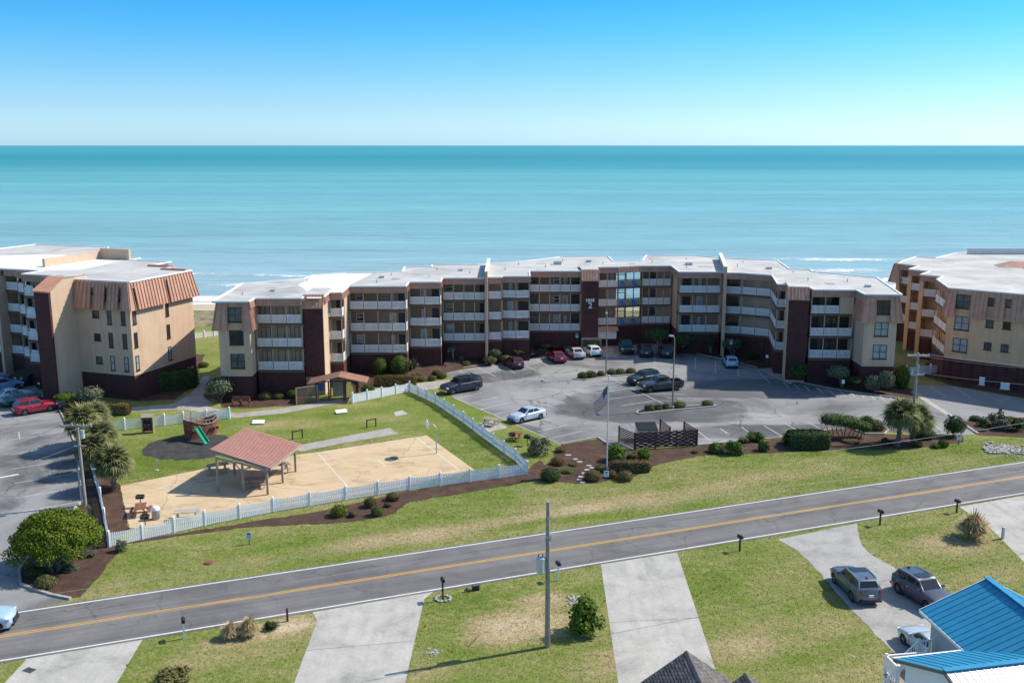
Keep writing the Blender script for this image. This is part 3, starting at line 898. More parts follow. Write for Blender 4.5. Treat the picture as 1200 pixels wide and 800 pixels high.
# entrance pad by building two, walk at its stair
sheet('walkway', P((887, 432), (927, 451), (929, 447.5), (915, 434), (903, 431)), 0.016, M['walk'])
sheet('walkway', P((699, 404), (716, 404), (724, 419), (708, 418)), 0.016, M['walk'])
# lower driveways
sheet('driveway', P((29, 772), (30, 773.5)) + P((-6, 812), (130, 812), (146, 785), (167, 749)), 0.012, M['concrete'])
d2 = sheet('driveway', P((366, 717), (371.7, 727), (340, 812), (472, 812), (497, 702), (508, 693)), 0.012, M['concrete'])
d3 = sheet('driveway', P((704, 661), (726, 812), (846, 812), (837.5, 781), (793.5, 647)), 0.012, M['concrete'])
sheet('driveway', P((912, 632), (935, 645), (958, 668), (1000, 716), (1046, 764), (1085, 812), (1230, 812), (1120, 716), (1054, 668), (1022, 650), (1010, 639), (1004, 613)), 0.012, M['gravel'], amp=0.07)
d5 = sheet('driveway', P((1124, 593.5), (1160, 618), (1192, 650), (1240, 700), (1300, 680), (1200, 580.5)), 0.012, M['concrete'])
def joints(parent, segs):
    for a, b in segs:
        mb = MB()
        strip(mb, [G(*a), G(*b)], 0.035, 0.0155)
        mb.build('joint', M['steel_dark'], parent)
joints(d2, [((357, 762), (484, 751))])
joints(d3, [((715, 729), (821, 723.5))])
joints(d5, [((1158, 588), (1200, 612))])
# ---------------------------------------------------------------- compound: court, paths, beds
court = sheet('sports_court', P((141, 569), (250, 547), (350, 532.5), (380, 528.5), (500, 510), (557, 551), (470, 570), (380, 586), (250, 606), (153, 622), (147, 600)), 0.012, M['court'])
def court_line(segs, w=0.09, m=None):
    for a, b in segs:
        mb = MB()
        strip(mb, [G(*a), G(*b)], w, 0.0165)
        mb.build('court_line', m or M['white_line'], court)
court_line([((372.5, 531), (412.5, 575.5)), ((488, 512.2), (538.5, 551)), ((372.5, 531), (488, 512.2)), ((412.5, 575.5), (538.5, 551)), ((442, 538), (453, 546.5))])
court_line([((458, 540), (466, 544)), ((186, 594), (199, 622))], 0.06, M['kerb'])
# hopscotch chalk
hc = [((187, 572), (198, 567.5)), ((198, 567.5), (210, 570)), ((210, 570), (200, 574)), ((200, 574), (187, 572)), ((211, 568), (221, 565)), ((221, 565), (224, 567.5)), ((224, 567.5), (213, 570.5)), ((225, 565), (235, 562)), ((235, 562), (238, 564)), ((238, 564), (247, 562))]
court_line(hc, 0.07, M['white_line'])
sheet('walkway', P((345, 526.5), (350, 521.5), (400, 512), (457, 501), (467, 508), (400, 519.5), (353, 529)), 0.014, M['walk'])
sheet('walkway', P((95, 485), (120, 486), (152, 477.5), (190, 474), (242, 476), (276, 484), (330, 478.5), (415, 464.5), (428, 456), (470, 451), (500, 448), (560, 440), (535, 446), (513, 455.5), (480, 457.5), (420, 468), (330, 484.5), (276, 489.5), (215, 479.5), (152, 482.5), (120, 492)), 0.014, M['walk'])
sheet('walkway', P((187, 476), (205, 472), (225, 460), (232, 448), (240, 440), (246, 440), (243, 452), (238, 464), (250, 474), (230, 478)), 0.018, M['walk'])
sheet('paving', P((561, 496), (580, 492), (595, 501), (573, 506)), 0.016, M['walk'])
sheet('paving', P((461, 483), (472, 480.5), (478, 485), (464, 487.5)), 0.016, M['concrete'])
sheet('playground_surface', [tuple((G(226, 523) + Vector((4.7 * math.cos(a), 4.5 * math.sin(a), 0)))[:2]) for a in [2 * math.pi * i / 28 for i in range(28)]], 0.020, M['rubber'], amp=0.32)
# mulch
def bed(pts, z=0.024, amp=0.14, seed=1):
    return sheet('planting_bed', P(*pts), z, M['mulch'], amp=amp, seed=seed)
bed(((128, 637), (150, 634), (380, 598), (470, 577), (617, 551), (632, 538), (640, 545), (658, 521), (700, 514), (722, 528), (817, 523), (873, 518), (930, 513), (975, 504), (1003, 500), (1006, 508), (1100, 510), (1128, 511),
     (1130, 518), (1066, 526), (975, 527), (900, 531), (825, 533), (785, 541), (760, 548), (747, 558), (687, 567), (630, 563), (480, 588), (462, 601), (445, 606), (400, 613), (380, 613), (280, 618), (149, 637), (127, 661), (104, 688), (93, 699), (80, 701), (40, 690), (25, 682), (24, 668), (52, 632), (95, 592), (110, 598)), seed=3)
bed(((113, 558), (128, 552), (140, 569), (146, 600), (152, 622), (128, 634), (110, 598), (97, 586), (89, 521), (100, 522)), z=0.028, seed=4)
bed(((70, 481), (88, 466), (120, 475), (118, 484), (128, 520), (128, 552), (113, 558), (96, 540), (84, 500)), z=0.030, seed=5)
bed(((60, 446), (110, 455), (160, 470), (205, 468), (228, 452), (240, 415), (228, 415), (140, 452), (60, 430)), z=0.008, seed=6)
bed(((228, 478), (250, 466), (262, 478), (300, 478), (345, 474), (365, 466), (365, 455), (240, 462)), z=0.008, seed=7)
bed(((415, 462), (428, 455), (470, 450), (522, 441), (519, 436), (570, 428), (617, 420), (640, 415), (681, 406), (700, 403), (680, 396), (520, 405), (410, 440)), z=0.013, seed=8)
# the bed rises to the brick in a low bank
bo = P((424, 456), (432, 454.5), (470, 450), (505, 444), (519, 437.5), (545, 432), (570, 428.3), (600, 423), (617, 420), (640, 415), (660, 410.5), (681, 406.2))
bi = [Vector(q) for q in ((-21.0, 127.0, 0.5), (-20.6, 128.2, 0.6), (-14.2, 128.2, 0.6), (-13.4, 128.6, 0.65), (-13.2, 132.2, 0.7), (-9.3, 132.3, 0.7), (-9.2, 136.2, 0.8), (-3.6, 135.6, 0.8), (-1.4, 137.2, 0.9), (2.45, 138.3, 0.9), (2.9, 143.9, 0.8), (10.0, 143.0, 0.7))]
mb = MB()
nr = 6
for i in range(len(bo)):
    for j in range(nr + 1):
        s_ = j / nr
        q = bo[i].lerp(bi[i], s_)
        mb.v.append((q.x, q.y, 0.02 + bi[i].z * (3 * s_ * s_ - 2 * s_ ** 3) + (0.07 * mnoise.noise(q * 0.9) if 0 < j < nr else 0)))
for i in range(len(bo) - 1):
    for j in range(nr):
        a = i * (nr + 1) + j
        mb.f.append([a, a + nr + 1, a + nr + 2, a + 1]); mb.m.append(0)
structure(mb.build('planting_bed', M['mulch'], smooth=True, sharp=180))
bed(((716, 394), (716, 396.5), (797, 397), (797, 403.5), (818, 416), (851, 423), (870, 428), (887, 432), (915, 432), (905, 410), (850, 390)), z=0.013, seed=9)
bed(((927, 447), (982, 458), (1070, 470), (1076, 465), (1060, 449), (1050, 430), (930, 425)), z=0.0125, seed=10)
bed(((1128, 494), (1157, 491), (1200, 489), (1330, 487), (1330, 515), (1200, 512.5), (1149, 510)), z=0.024, seed=11)
bed(((1080, 440), (1118, 452), (1200, 466), (1300, 476), (1300, 450), (1120, 422), (1085, 425)), z=0.018, seed=12)
# ---------------------------------------------------------------- apartment buildings
class Frame:
    """plan frame along a facade: u to the right, v into the building"""
    def __init__(s, L, Rr):
        L, Rr = Vector((L[0], L[1], 0)), Vector((Rr[0], Rr[1], 0))
        s.o = L
        s.w = (Rr - L).length
        s.u = (Rr - L).normalized()
        s.v = Vector((-s.u.y, s.u.x, 0))
        s.M = Matrix(((s.u.x, s.v.x, 0, L.x), (s.u.y, s.v.y, 0, L.y), (0, 0, 1, 0), (0, 0, 0, 1)))
    def p(s, u, v, z=0):
        return s.M @ Vector((u, v, z))
REC = 1.75
def window(parent, F, u, z, w, h, v=0.0, frame='frame_dark', pane='glass_dark', sash=1, name='window'):
    """a framed window standing proud of the wall plane at depth v (outside is -v)"""
    mb = MB(F.M)
    t = 0.07
    mb.box(u, u + t, v - 0.06, v + 0.02, z, z + h)
    mb.box(u + w - t, u + w, v - 0.06, v + 0.02, z, z + h)
    mb.box(u + t, u + w - t, v - 0.06, v + 0.02, z, z + t)
    mb.box(u + t, u + w - t, v - 0.06, v + 0.02, z + h - t, z + h)
    if w > 1.1:
        mb.box(u + w / 2 - 0.04, u + w / 2 + 0.04, v - 0.055, v + 0.02, z + t, z + h - t)
    if sash and h > 0.9:
        mb.box(u + t, u + w - t, v - 0.05, v + 0.02, z + h / 2 - 0.03, z + h / 2 + 0.03)
    if name == 'window' and v < 0.5:
        mb.box(u - 0.06, u + w + 0.06, v - 0.12, v + 0.01, z - 0.09, z - 0.004)
    f = mb.build(name, M[frame], parent, True)
    if pane == 'glass_dark' and name == 'window':
        pane = ('glass_dark', 'glass_mid', 'glass_dark', 'glass_mid', 'glass_dark')[int(abs(F.o.x * 7 + u * 13 + z * 5)) % 5]
    g = MB(F.M)
    g.box(u + t, u + w - t, v - 0.02, v + 0.015, z + t, z + h - t)
    g.build('pane', M[pane], f, True)
    return f
def railing(parent, F, u0, u1, z, v=0.0, h=1.05, side=False, mat='rail', v1=None):
    """one bay of balcony railing: top and bottom rail with close pickets"""
    mb = MB(F.M)
    if not side:
        mb.box(u0, u1, v - 0.03, v + 0.03, z + h - 0.07, z + h)
        mb.box(u0, u1, v - 0.025, v + 0.025, z + 0.06, z + 0.13)
        n = max(2, int((u1 - u0) / 0.14))
        for i in range(n):
            x = u0 + (u1 - u0) * (i + 0.5) / n
            mb.box(x - 0.045, x + 0.045, v - 0.018, v + 0.018, z + 0.13, z + h - 0.07)
    else:
        mb.box(u0 - 0.03, u0 + 0.03, v, v1, z + h - 0.07, z + h)
        mb.box(u0 - 0.025, u0 + 0.025, v, v1, z + 0.06, z + 0.13)
        n = max(2, int((v1 - v) / 0.14))
        for i in range(n):
            y = v + (v1 - v) * (i + 0.5) / n
            mb.box(u0 - 0.018, u0 + 0.018, y - 0.045, y + 0.045, z + 0.13, z + h - 0.07)
    return mb.build('railing', M[mat], parent, True)
def fascia(parent, a, b, z0, z1, lean=0.16, m='copper_dark', seam=0.45):
    F = Frame(a, b)
    mb = MB(F.M)
    mb.hexa([(0, -lean, z0), (F.w, -lean, z0), (F.w, 0.10, z0), (0, 0.10, z0)], [(0, 0, z1), (F.w, 0, z1), (F.w, 0.10, z1), (0, 0.10, z1)])
    n = int(F.w / seam)
    for i in range(n + 1):
        x = min(F.w - 0.03, max(0.03, i * F.w / max(n, 1)))
        mb.hexa([(x - 0.025, -lean - 0.05, z0), (x + 0.025, -lean - 0.05, z0), (x + 0.025, -lean + 0.03, z0), (x - 0.025, -lean + 0.03, z0)],
                [(x - 0.025, -0.05, z1), (x + 0.025, -0.05, z1), (x + 0.025, 0.03, z1), (x - 0.025, 0.03, z1)])
    return mb.build('fascia', M[m], parent, True)
def balcony_bay(parent, L, Rr, floors, top, ncol, doors, base_z, base=True, rails=None, right_side=0.0, left_side=0.0, wall='siding', fas=True, skip_last=False):
    """open gallery bay: brick base, slabs, railings, posts, recessed wall with its windows and doors"""
    F = Frame(L, Rr)
    w = F.w
    ph = floors[1] - floors[0]
    if base:
        mb = MB(F.M)
        mb.box(0.0, w, 0.02, REC + 0.3, -0.05, base_z)
        mb.build('brick_base', M['brick'], parent, True)
    mb = MB(F.M)
    mb.box(0.0, w, REC, REC + 0.25, base_z, top - 0.3)
    mb.build('wall', M[wall], parent, True)
    for k, z in enumerate(floors):
        mb = MB(F.M)
        mb.box(0, w, -0.06, REC, z - 0.28, z)
        mb.build('balcony_slab', M['brown_trim'], parent, True)
        n = ncol
        for c in range(n):
            if skip_last and k == len(floors) - 1 and c == n - 1:
                continue
            railing(parent, F, w * c / n + 0.06, w * (c + 1) / n - 0.06, z, 0.02)
        if right_side:
            railing(parent, F, w - 0.04, 0, z, 0.06, side=True, v1=right_side)
        if left_side:
            railing(parent, F, 0.04, 0, z, 0.06, side=True, v1=left_side)
        for (kind, u, ww) in doors:
            uu = u * w
            if kind == 'd':
                window(parent, F, uu, z + 0.02, ww, 2.1, REC, 'frame_dark', 'door_dark', 0, 'door')
            elif kind == 'p':
                window(parent, F, uu, z + 0.02, ww, 2.1, REC, 'frame_white' if (k + int(u * 10)) % 2 else 'frame_dark', 'glass_pale', 0, 'door')
            elif kind == 'w':
                window(parent, F, uu, z + 1.0, ww, 1.1, REC, 'frame_dark', 'glass_dark', 1)
            elif kind == 'v':
                window(parent, F, uu, z + 1.0, ww, 1.1, REC, 'frame_white', ('glass_pale', 'glass_dark', 'glass_dark')[k % 3], 1)
            elif kind == 'g':
                window(parent, F, uu, z + 0.02, ww, 2.2, REC, 'frame_dark', 'glass_dark', 0, 'sliding_door')
    for c in range(ncol + 1):
        x = min(w - 0.07, max(0.07, w * c / ncol))
        mb = MB(F.M)
        mb.box(x - 0.06, x + 0.06, -0.02, 0.10, base_z, top - 0.75)
        mb.build('post', M['column'], parent, True)
    if fas:
        fascia(parent, F.p(0, 0), F.p(w, 0), top - 0.85, top)
    return F
def mansard(parent, corners, z0, z1, out, sides, slots=None, mats=('copper',)):
    """leaning metal skirt round an end block; sides: indices of edges that carry it; slots: {edge: [(u0, u1, zlo)]} cut openings"""
    n = len(corners)
    cs = [Vector((c[0], c[1], 0)) for c in corners]
    cen = sum(cs, Vector()) / n
    for e in sides:
        a, b = cs[e], cs[(e + 1) % n]
        F = Frame(a, b)
        w = F.w
        cuts = sorted((slots or {}).get(e, []))
        xs = [0.0]
        for c in cuts:
            xs += [c[0], c[1]]
        xs.append(w)
        def prof(u):       # lower edge flares past both ends
            return -out + (u / w) * 2 * out if True else u
        for k in range(0, len(xs) - 1, 2):
            u0, u1 = xs[k], xs[k + 1]
            if u1 - u0 < 0.02:
                continue
            mb = MB(F.M)
            nn = max(1, round((u1 - u0) / 0.55))
            lo0 = u0 + (u0 / w * 2 - 1) * out if k == 0 else u0
            lo1 = u1 + (u1 / w * 2 - 1) * out if k == len(xs) - 2 else u1
            mb.hexa([(lo0, -out, z0), (lo1, -out, z0), (lo1, -out + 0.10, z0), (lo0, -out + 0.10, z0)],
                    [(u0, 0, z1), (u1, 0, z1), (u1, 0.10, z1), (u0, 0.10, z1)])
            for i in range(nn + 1):
                s = i / nn
                xl = lo0 + (lo1 - lo0) * s
                xt = u0 + (u1 - u0) * s
                xl = min(lo1 - 0.03, max(lo0 + 0.03, xl))
                xt = min(u1 - 0.03, max(u0 + 0.03, xt))
                mb.hexa([(xl - 0.03, -out - 0.10, z0), (xl + 0.03, -out - 0.10, z0), (xl + 0.03, -out + 0.02, z0), (xl - 0.03, -out + 0.02, z0)],
                        [(xt - 0.03, -0.10, z1), (xt + 0.03, -0.10, z1), (xt + 0.03, 0.02, z1), (xt - 0.03, 0.02, z1)])
            mb.build('mansard_panel', M[mats[0]], parent, True)
        for c in cuts:     # the strip of skirt above the opening, and its cheeks
            if c[2] >= z1 - 0.05:
                continue
            t = (c[2] - z0) / (z1 - z0)
            mb = MB(F.M)
            yv = -out * (1 - t)
            mb.hexa([(c[0], yv, c[2]), (c[1], yv, c[2]), (c[1], yv + 0.10, c[2]), (c[0], yv + 0.10, c[2])],
                    [(c[0], 0, z1), (c[1], 0, z1), (c[1], 0.10, z1), (c[0], 0.10, z1)])
            mb.build('mansard_panel', M[mats[0]], parent, True)
def roof_slab(parent, poly, z, m='membrane', edge=True, th=0.16):
    mb = MB()
    mb.prism([(p[0], p[1]) for p in poly], z - th, z)
    bm = bmesh.new()
    me = mb.mesh('roof', M[m])
    bm.from_mesh(me)
    bmesh.ops.triangulate(bm, faces=[f for f in bm.faces if len(f.verts) > 4], ngon_method='EAR_CLIP')
    bm.to_mesh(me)
    bm.free()
    o = link('roof', me, parent, True)
    if edge:
        eb = MB()
        n = len(poly)
        for i in range(n):
            a, b = Vector((*poly[i][:2], z + 0.03)), Vector((*poly[(i + 1) % n][:2], z + 0.03))
            d = (b - a).normalized() * 0.07
            eb.beam(a - d * 0.9, b + d * 0.9, 0.22, 0.16 + 0.002 * (i % 2))
        eb.build('roof_edge', M['trim'], o, True)
    return o
def tower(parent, L, Rr, depth, z_eave, z_top, base_z, base_m='stucco', run=1.4, side='stucco'):
    F = Frame(L, Rr)
    w = F.w
    mb = MB(F.M)
    mb.box(0.0, w, 0, 0.30, base_z, z_eave)
    mb.build('brick_face', M['brick'], parent, True)
    mb = MB(F.M)
    mb.box(0.02, w - 0.02, 0.05, 0.32, -0.05, base_z - 0.004)
    mb.build('base_wall', M[base_m], parent, True)
    mb = MB(F.M)
    mb.box(0.02, w - 0.02, 0.325, depth, -0.05, z_eave - 0.02)
    # top under the sloping roof
    mb.add([(0.02, 0.35, z_eave - 0.02), (w - 0.02, 0.35, z_eave - 0.02), (w - 0.02, run, z_top - 0.12), (0.02, run, z_top - 0.12), (w - 0.02, depth, z_top - 0.12), (0.02, depth, z_top - 0.12), (w - 0.02, depth, z_eave - 0.02), (0.02, depth, z_eave - 0.02)],
           [(1, 6, 4, 2), (0, 3, 5, 7), (3, 2, 4, 5), (4, 6, 7, 5)])
    mb.build('wall', M[side], parent, True)
    mb = MB(F.M)
    mb.hexa([(-0.08, -0.15, z_eave - 0.14), (w + 0.08, -0.15, z_eave - 0.14), (w + 0.08, run, z_top - 0.1), (-0.08, run, z_top - 0.1)],
            [(-0.08, -0.15, z_eave), (w + 0.08, -0.15, z_eave), (w + 0.08, run, z_top), (-0.08, run, z_top)])
    n = 6
    for i in range(n + 1):
        x = -0.05 + (w + 0.1) * i / n
        mb.beam((x, -0.15, z_eave + 0.02), (x, run, z_top + 0.02), 0.05, 0.07)
    r = mb.build('tower_roof', M['copper'], parent, True)
    mb = MB(F.M)
    mb.box(-0.08, w + 0.08, run + 0.01, depth, z_top - 0.1, z_top + 0.003)
    mb.build('roof', M['membrane'], parent, True)
    return F
def block_body(parent, poly, z0, z1, m, name='wall'):
    mb = MB()
    mb.prism([(p[0], p[1]) for p in poly], z0, z1)
    me = mb.mesh(name, M[m])
    bm = bmesh.new()
    bm.from_mesh(me)
    bmesh.ops.triangulate(bm, faces=[f for f in bm.faces if len(f.verts) > 4], ngon_method='EAR_CLIP')
    bm.to_mesh(me)
    bm.free()
    return link(name, me, parent, True)
def text_mesh(s, size, depth=0.04):
    cu = D.curves.new('lettering', 'FONT')
    cu.body = s
    cu.size = size
    cu.extrude = depth / 2
    cu.offset = 0.018
    cu.align_x = 'CENTER'
    cu.align_y = 'CENTER'
    cu.resolution_u = 3
    o = D.objects.new('lettering', cu)
    COL.objects.link(o)
    dg = bpy.context.evaluated_depsgraph_get()
    me = D.meshes.new_from_object(o.evaluated_get(dg))
    D.objects.remove(o)
    return me

# ======== building in the middle
FL = [3.25, 6.12, 9.0]
TOP = 12.0
BZ = 2.97
b2 = thing('apartment_building', 'long three-storey bowed apartment building marked 1848 over 2, facing the car park', 'apartment building', (5, 125, 0))
front_left = [(-35.1, 115.6), (-30.8, 115.6), (-30.8, 118.1), (-25.2, 118.1), (-25.2, 119.5), (-22.75, 119.5), (-22.75, 122.8), (-21.2, 122.8), (-21.2, 128.5), (-13.8, 128.5), (-13.8, 132.5), (-9.6, 132.5), (-9.6, 136.6), (-3.55, 136.6), (-3.55, 137.4), (-1.4, 137.4), (-1.4, 138.5), (2.5, 138.5), (2.5, 144.3), (12.6, 144.3), (12.6, 149.0), (16.0, 149.3), (16.0, 149.6)]
front_right = [(19.7, 150.6), (24.2, 150.7), (24.2, 143.3), (30.4, 143.2), (30.4, 142.6), (33.0, 142.0), (36.6, 139.6), (35.0, 130.4), (38.3, 129.6), (38.3, 125.2), (43.5, 124.9), (43.3, 121.3), (47.7, 121.0)]
back_right = [(50.4, 137.2), (43.4, 143.4), (43.8, 146.1), (41.0, 146.8), (42.1, 158.0), (33.8, 161.4), (30.3, 164.7), (22.3, 165.4), (20.7, 158.0)]
back_left = [(15.9, 156.6), (15.8, 163.8), (7.8, 162.9), (2.5, 157.5), (0.0, 155.6), (-5.3, 152.5), (-12.2, 151.7), (-12.1, 149.4), (-16.1, 149.1), (-15.9, 143.8), (-19.9, 142.6), (-23.8, 142.4), (-27.9, 139.9), (-28.5, 136.0), (-35.7, 130.9)]
roof_slab(b2, front_left + front_right + back_right + back_left, TOP)
# newer white membrane laid over one wing
wm = MB()
wm.add([(-24.6, 118.3, TOP + 0.012), (-22.9, 118.3, TOP + 0.012), (-22.9, 122.9, TOP + 0.012), (-21.4, 122.9, TOP + 0.012), (-21.4, 128.6, TOP + 0.012), (-19.9, 142.2, TOP + 0.012), (-23.8, 142.0, TOP + 0.012), (-27.6, 139.6, TOP + 0.012), (-28.1, 130, TOP + 0.012), (-26.0, 125, TOP + 0.012), (-24.9, 121, TOP + 0.012)], [(0, 1, 2, 3, 4, 10), (4, 5, 6, 7, 8, 9, 10)])
wm.build('roof_membrane', M['membrane_white'], b2, True)
rec = lambda pts, d: [(x, y + d) for x, y in pts]
bodyL = [(-34.6, 117.5), (-31.2, 117.5), (-31.2, 119.8), (-25.4, 119.8), (-25.4, 121.5), (-22.9, 121.5), (-22.9, 124.6), (-21.35, 124.6), (-21.35, 130.3), (-13.95, 130.3), (-13.95, 134.3), (-9.75, 134.3), (-9.75, 138.4), (-3.6, 138.4), (-3.6, 139.2), (-1.5, 139.2), (-1.5, 140.3), (2.4, 140.3), (2.4, 146.1), (12.5, 146.1), (12.5, 150.8), (15.9, 151.0)] + [(x, y - 0.35) for x, y in back_left]
bodyR = [(19.75, 152.4), (24.5, 152.4), (24.5, 145.1), (30.5, 145.0), (31, 144.4), (33.2, 143.7), (37.5, 140.8), (36.6, 131.9), (38.6, 131.4), (38.6, 127.0), (43.6, 126.7), (43.6, 122.6), (47.2, 122.6)] + [(x, y - 0.35) for x, y in back_right[:-1]] + [(20.8, 157.6)]
block_body(b2, bodyL, BZ + 0.004, TOP - 0.17, 'stucco')
block_body(b2, bodyR, BZ + 0.004, TOP - 0.17, 'stucco')
shr = lambda pts, c, k: [(c[0] + (x - c[0]) * k, c[1] + (y - c[1]) * k) for x, y in pts]
block_body(b2, [(x, y) for x, y in bodyL], -0.05, BZ, 'brick', 'brick_base')
block_body(b2, [(x, y) for x, y in bodyR], -0.05, BZ, 'brick', 'brick_base')
# end block, west
def end_block(parent, c, z_base, z_sk, z_top, sides, out=0.55, wall='stucco', floors=(), slots=None, base=True, dy=0.5):
    """c: wall corners ccw in plan"""
    block_body(parent, c, z_base, z_top - 0.17, wall)
    if base:
        cen = Vector((sum(p[0] for p in c) / 4, sum(p[1] for p in c) / 4, 0))
        k = 0.992
        block_body(parent, shr(c, cen, k), -0.05, z_base - 0.003, 'brick', 'brick_base')
    mansard(parent, c, z_sk, z_top, out, sides, slots)
SK = 8.55
cA = [(-34.7, 116.0), (-31.0, 116.0), (-31.0, 124.0), (-34.7, 124.0)]
FA = Frame(cA[0], cA[1])
WA0, WA1 = 1.25, 2.95
end_block(b2, cA, BZ, SK, TOP - 0.005, (0, 1, 3), slots={0: [(WA0, WA1, TOP - 0.55)]})
for z in (3.95, 6.8, 9.55):
    window(b2, FA, WA0 + 0.02, z, WA1 - WA0 - 0.04, 1.75, 0.0 if z < 9 else -0.1, 'frame_dark', 'glass_dark')
balcony_bay(b2, (-30.78, 118.1), (-25.2, 118.1), FL, TOP, 3, [('d', 0.03, 1.2), ('g', 0.38, 1.7), ('d', 0.75, 1.2)], BZ, wall='brown_trim')
tower(b2, (-25.15, 118.6), (-22.8, 118.6), 6.5, 10.85, 12.3, 2.3, run=0.8, base_m='column')
balcony_bay(b2, (-22.75, 122.8), (-21.2, 122.8), FL, TOP, 1, [('d', 0.35, 0.8)], BZ, right_side=1.6)
balcony_bay(b2, (-21.2, 128.5), (-13.8, 128.5), FL, TOP, 4, [('v', 0.08, 1.0), ('p', 0.68, 0.8), ('d', 0.84, 1.0)], BZ, right_side=1.6)
balcony_bay(b2, (-13.8, 132.5), (-9.6, 132.5), FL, TOP, 2, [('p', 0.32, 0.8), ('d', 0.70, 1.1)], BZ, right_side=1.6)
balcony_bay(b2, (-9.6, 136.6), (-3.7, 136.6), FL, TOP, 4, [('v', 0.06, 1.1), ('d', 0.86, 0.8)], BZ)
balcony_bay(b2, (-3.35, 137.4), (-1.4, 137.4), FL, TOP, 1, [], BZ)
balcony_bay(b2, (-1.4, 138.5), (2.5, 138.5), FL, TOP, 2, [('p', 0.20, 0.8), ('d', 0.6, 1.4)], BZ, right_side=1.6)
balcony_bay(b2, (2.5, 144.3), (10.05, 144.3), FL, TOP, 5, [('w', 0.03, 1.0), ('v', 0.48, 0.9), ('p', 0.66, 0.8), ('g', 0.81, 1.3)], BZ)
FT2 = tower(b2, (10.15, 143.2), (12.55, 143.2), 6.5, 10.85, 12.3, 2.4, run=0.8, base_m='column')
balcony_bay(b2, (12.65, 149.0), (16.0, 149.3), FL, TOP, 2, [('p', 0.68, 0.8)], BZ)
balcony_bay(b2, (19.75, 150.6), (24.2, 150.7), FL, TOP, 4, [('w', 0.30, 1.2)], BZ)
balcony_bay(b2, (24.2, 143.3), (30.2, 143.2), FL, TOP, 3, [('d', 0.12, 1.2), ('p', 0.48, 0.8)], BZ)
balcony_bay(b2, (30.65, 142.5), (33.0, 142.0), FL, TOP, 1, [('g', 0.2, 1.6)], BZ)
balcony_bay(b2, (33.0, 142.0), (36.6, 139.7), FL, TOP, 2, [('d', 0.08, 1.1), ('v', 0.42, 0.9), ('g', 0.64, 1.4)], BZ)
# return gallery between the two wings, facing west
balcony_bay(b2, (36.55, 139.6), (35.0, 130.45), FL, TOP, 3, [('d', 0.2, 1.0), ('w', 0.5, 1.1)], BZ)
balcony_bay(b2, (35.0, 130.4), (36.6, 130.0), FL, TOP, 1, [('d', 0.3, 0.9)], BZ)
tower(b2, (35.2, 125.5), (37.6, 125.05), 6.5, 10.85, 12.3, 0.3, run=0.9)
balcony_bay(b2, (37.95, 125.2), (43.3, 124.9), FL, TOP, 3, [('d', 0.05, 1.2), ('g', 0.38, 1.7), ('d', 0.76, 1.2)], BZ, skip_last=True, wall='brown_trim')
FB15 = Frame((37.95, 125.2), (43.3, 124.9))
mb = MB(FB15.M); mb.box(3.65, 5.3, -0.03, 0.15, 8.9, 11.2); mb.build('infill_wall', M['stucco'], b2, True)
cE = [(43.55, 121.5), (47.5, 121.3), (47.9, 128.5), (43.9, 128.7)]
FE = Frame(cE[0], cE[1])
end_block(b2, cE, BZ, SK, TOP - 0.005, (0, 1, 3), slots={0: [(1.25, 2.95, TOP - 0.55)]})
for z in (3.95, 6.8, 9.55):
    window(b2, FE, 1.27, z, 1.66, 1.75, 0.0 if z < 9 else -0.1, 'frame_dark', 'glass_dark' if z > 9 else 'glass_pale')
# fascias of the returns between the bays
for a, b in (((-30.8, 115.6), (-30.8, 118.1)), ((-22.75, 119.6), (-22.75, 122.8)), ((-21.2, 122.8), (-21.2, 128.5)), ((-13.8, 128.5), (-13.8, 132.5)), ((-9.6, 132.5), (-9.6, 136.6)), ((2.5, 138.5), (2.5, 144.3)), ((24.2, 150.7), (24.2, 143.3)), ((43.4, 124.9), (43.3, 121.3))):
    fascia(b2, a, b, TOP - 0.85, TOP - 0.012)
# party walls that run over the roof
def fin(parent, a, b, w, z1, m='stucco'):
    F = Frame(a, b)
    mb = MB(F.M)
    mb.box(0, F.w, -w / 2, w / 2, -0.05, z1)
    o = mb.build('party_wall', M[m], parent, True)
    mb = MB(F.M)
    mb.box(-0.06, F.w, -w / 2 - 0.06, w / 2 + 0.06, z1, z1 + 0.12)
    mb.build('coping', M['trim'], o, True)
fin(b2, (-3.53, 135.9), (-3.53, 152.0), 0.34, 12.95)
fin(b2, (30.43, 141.4), (33.4, 159.8), 0.40, 12.95)
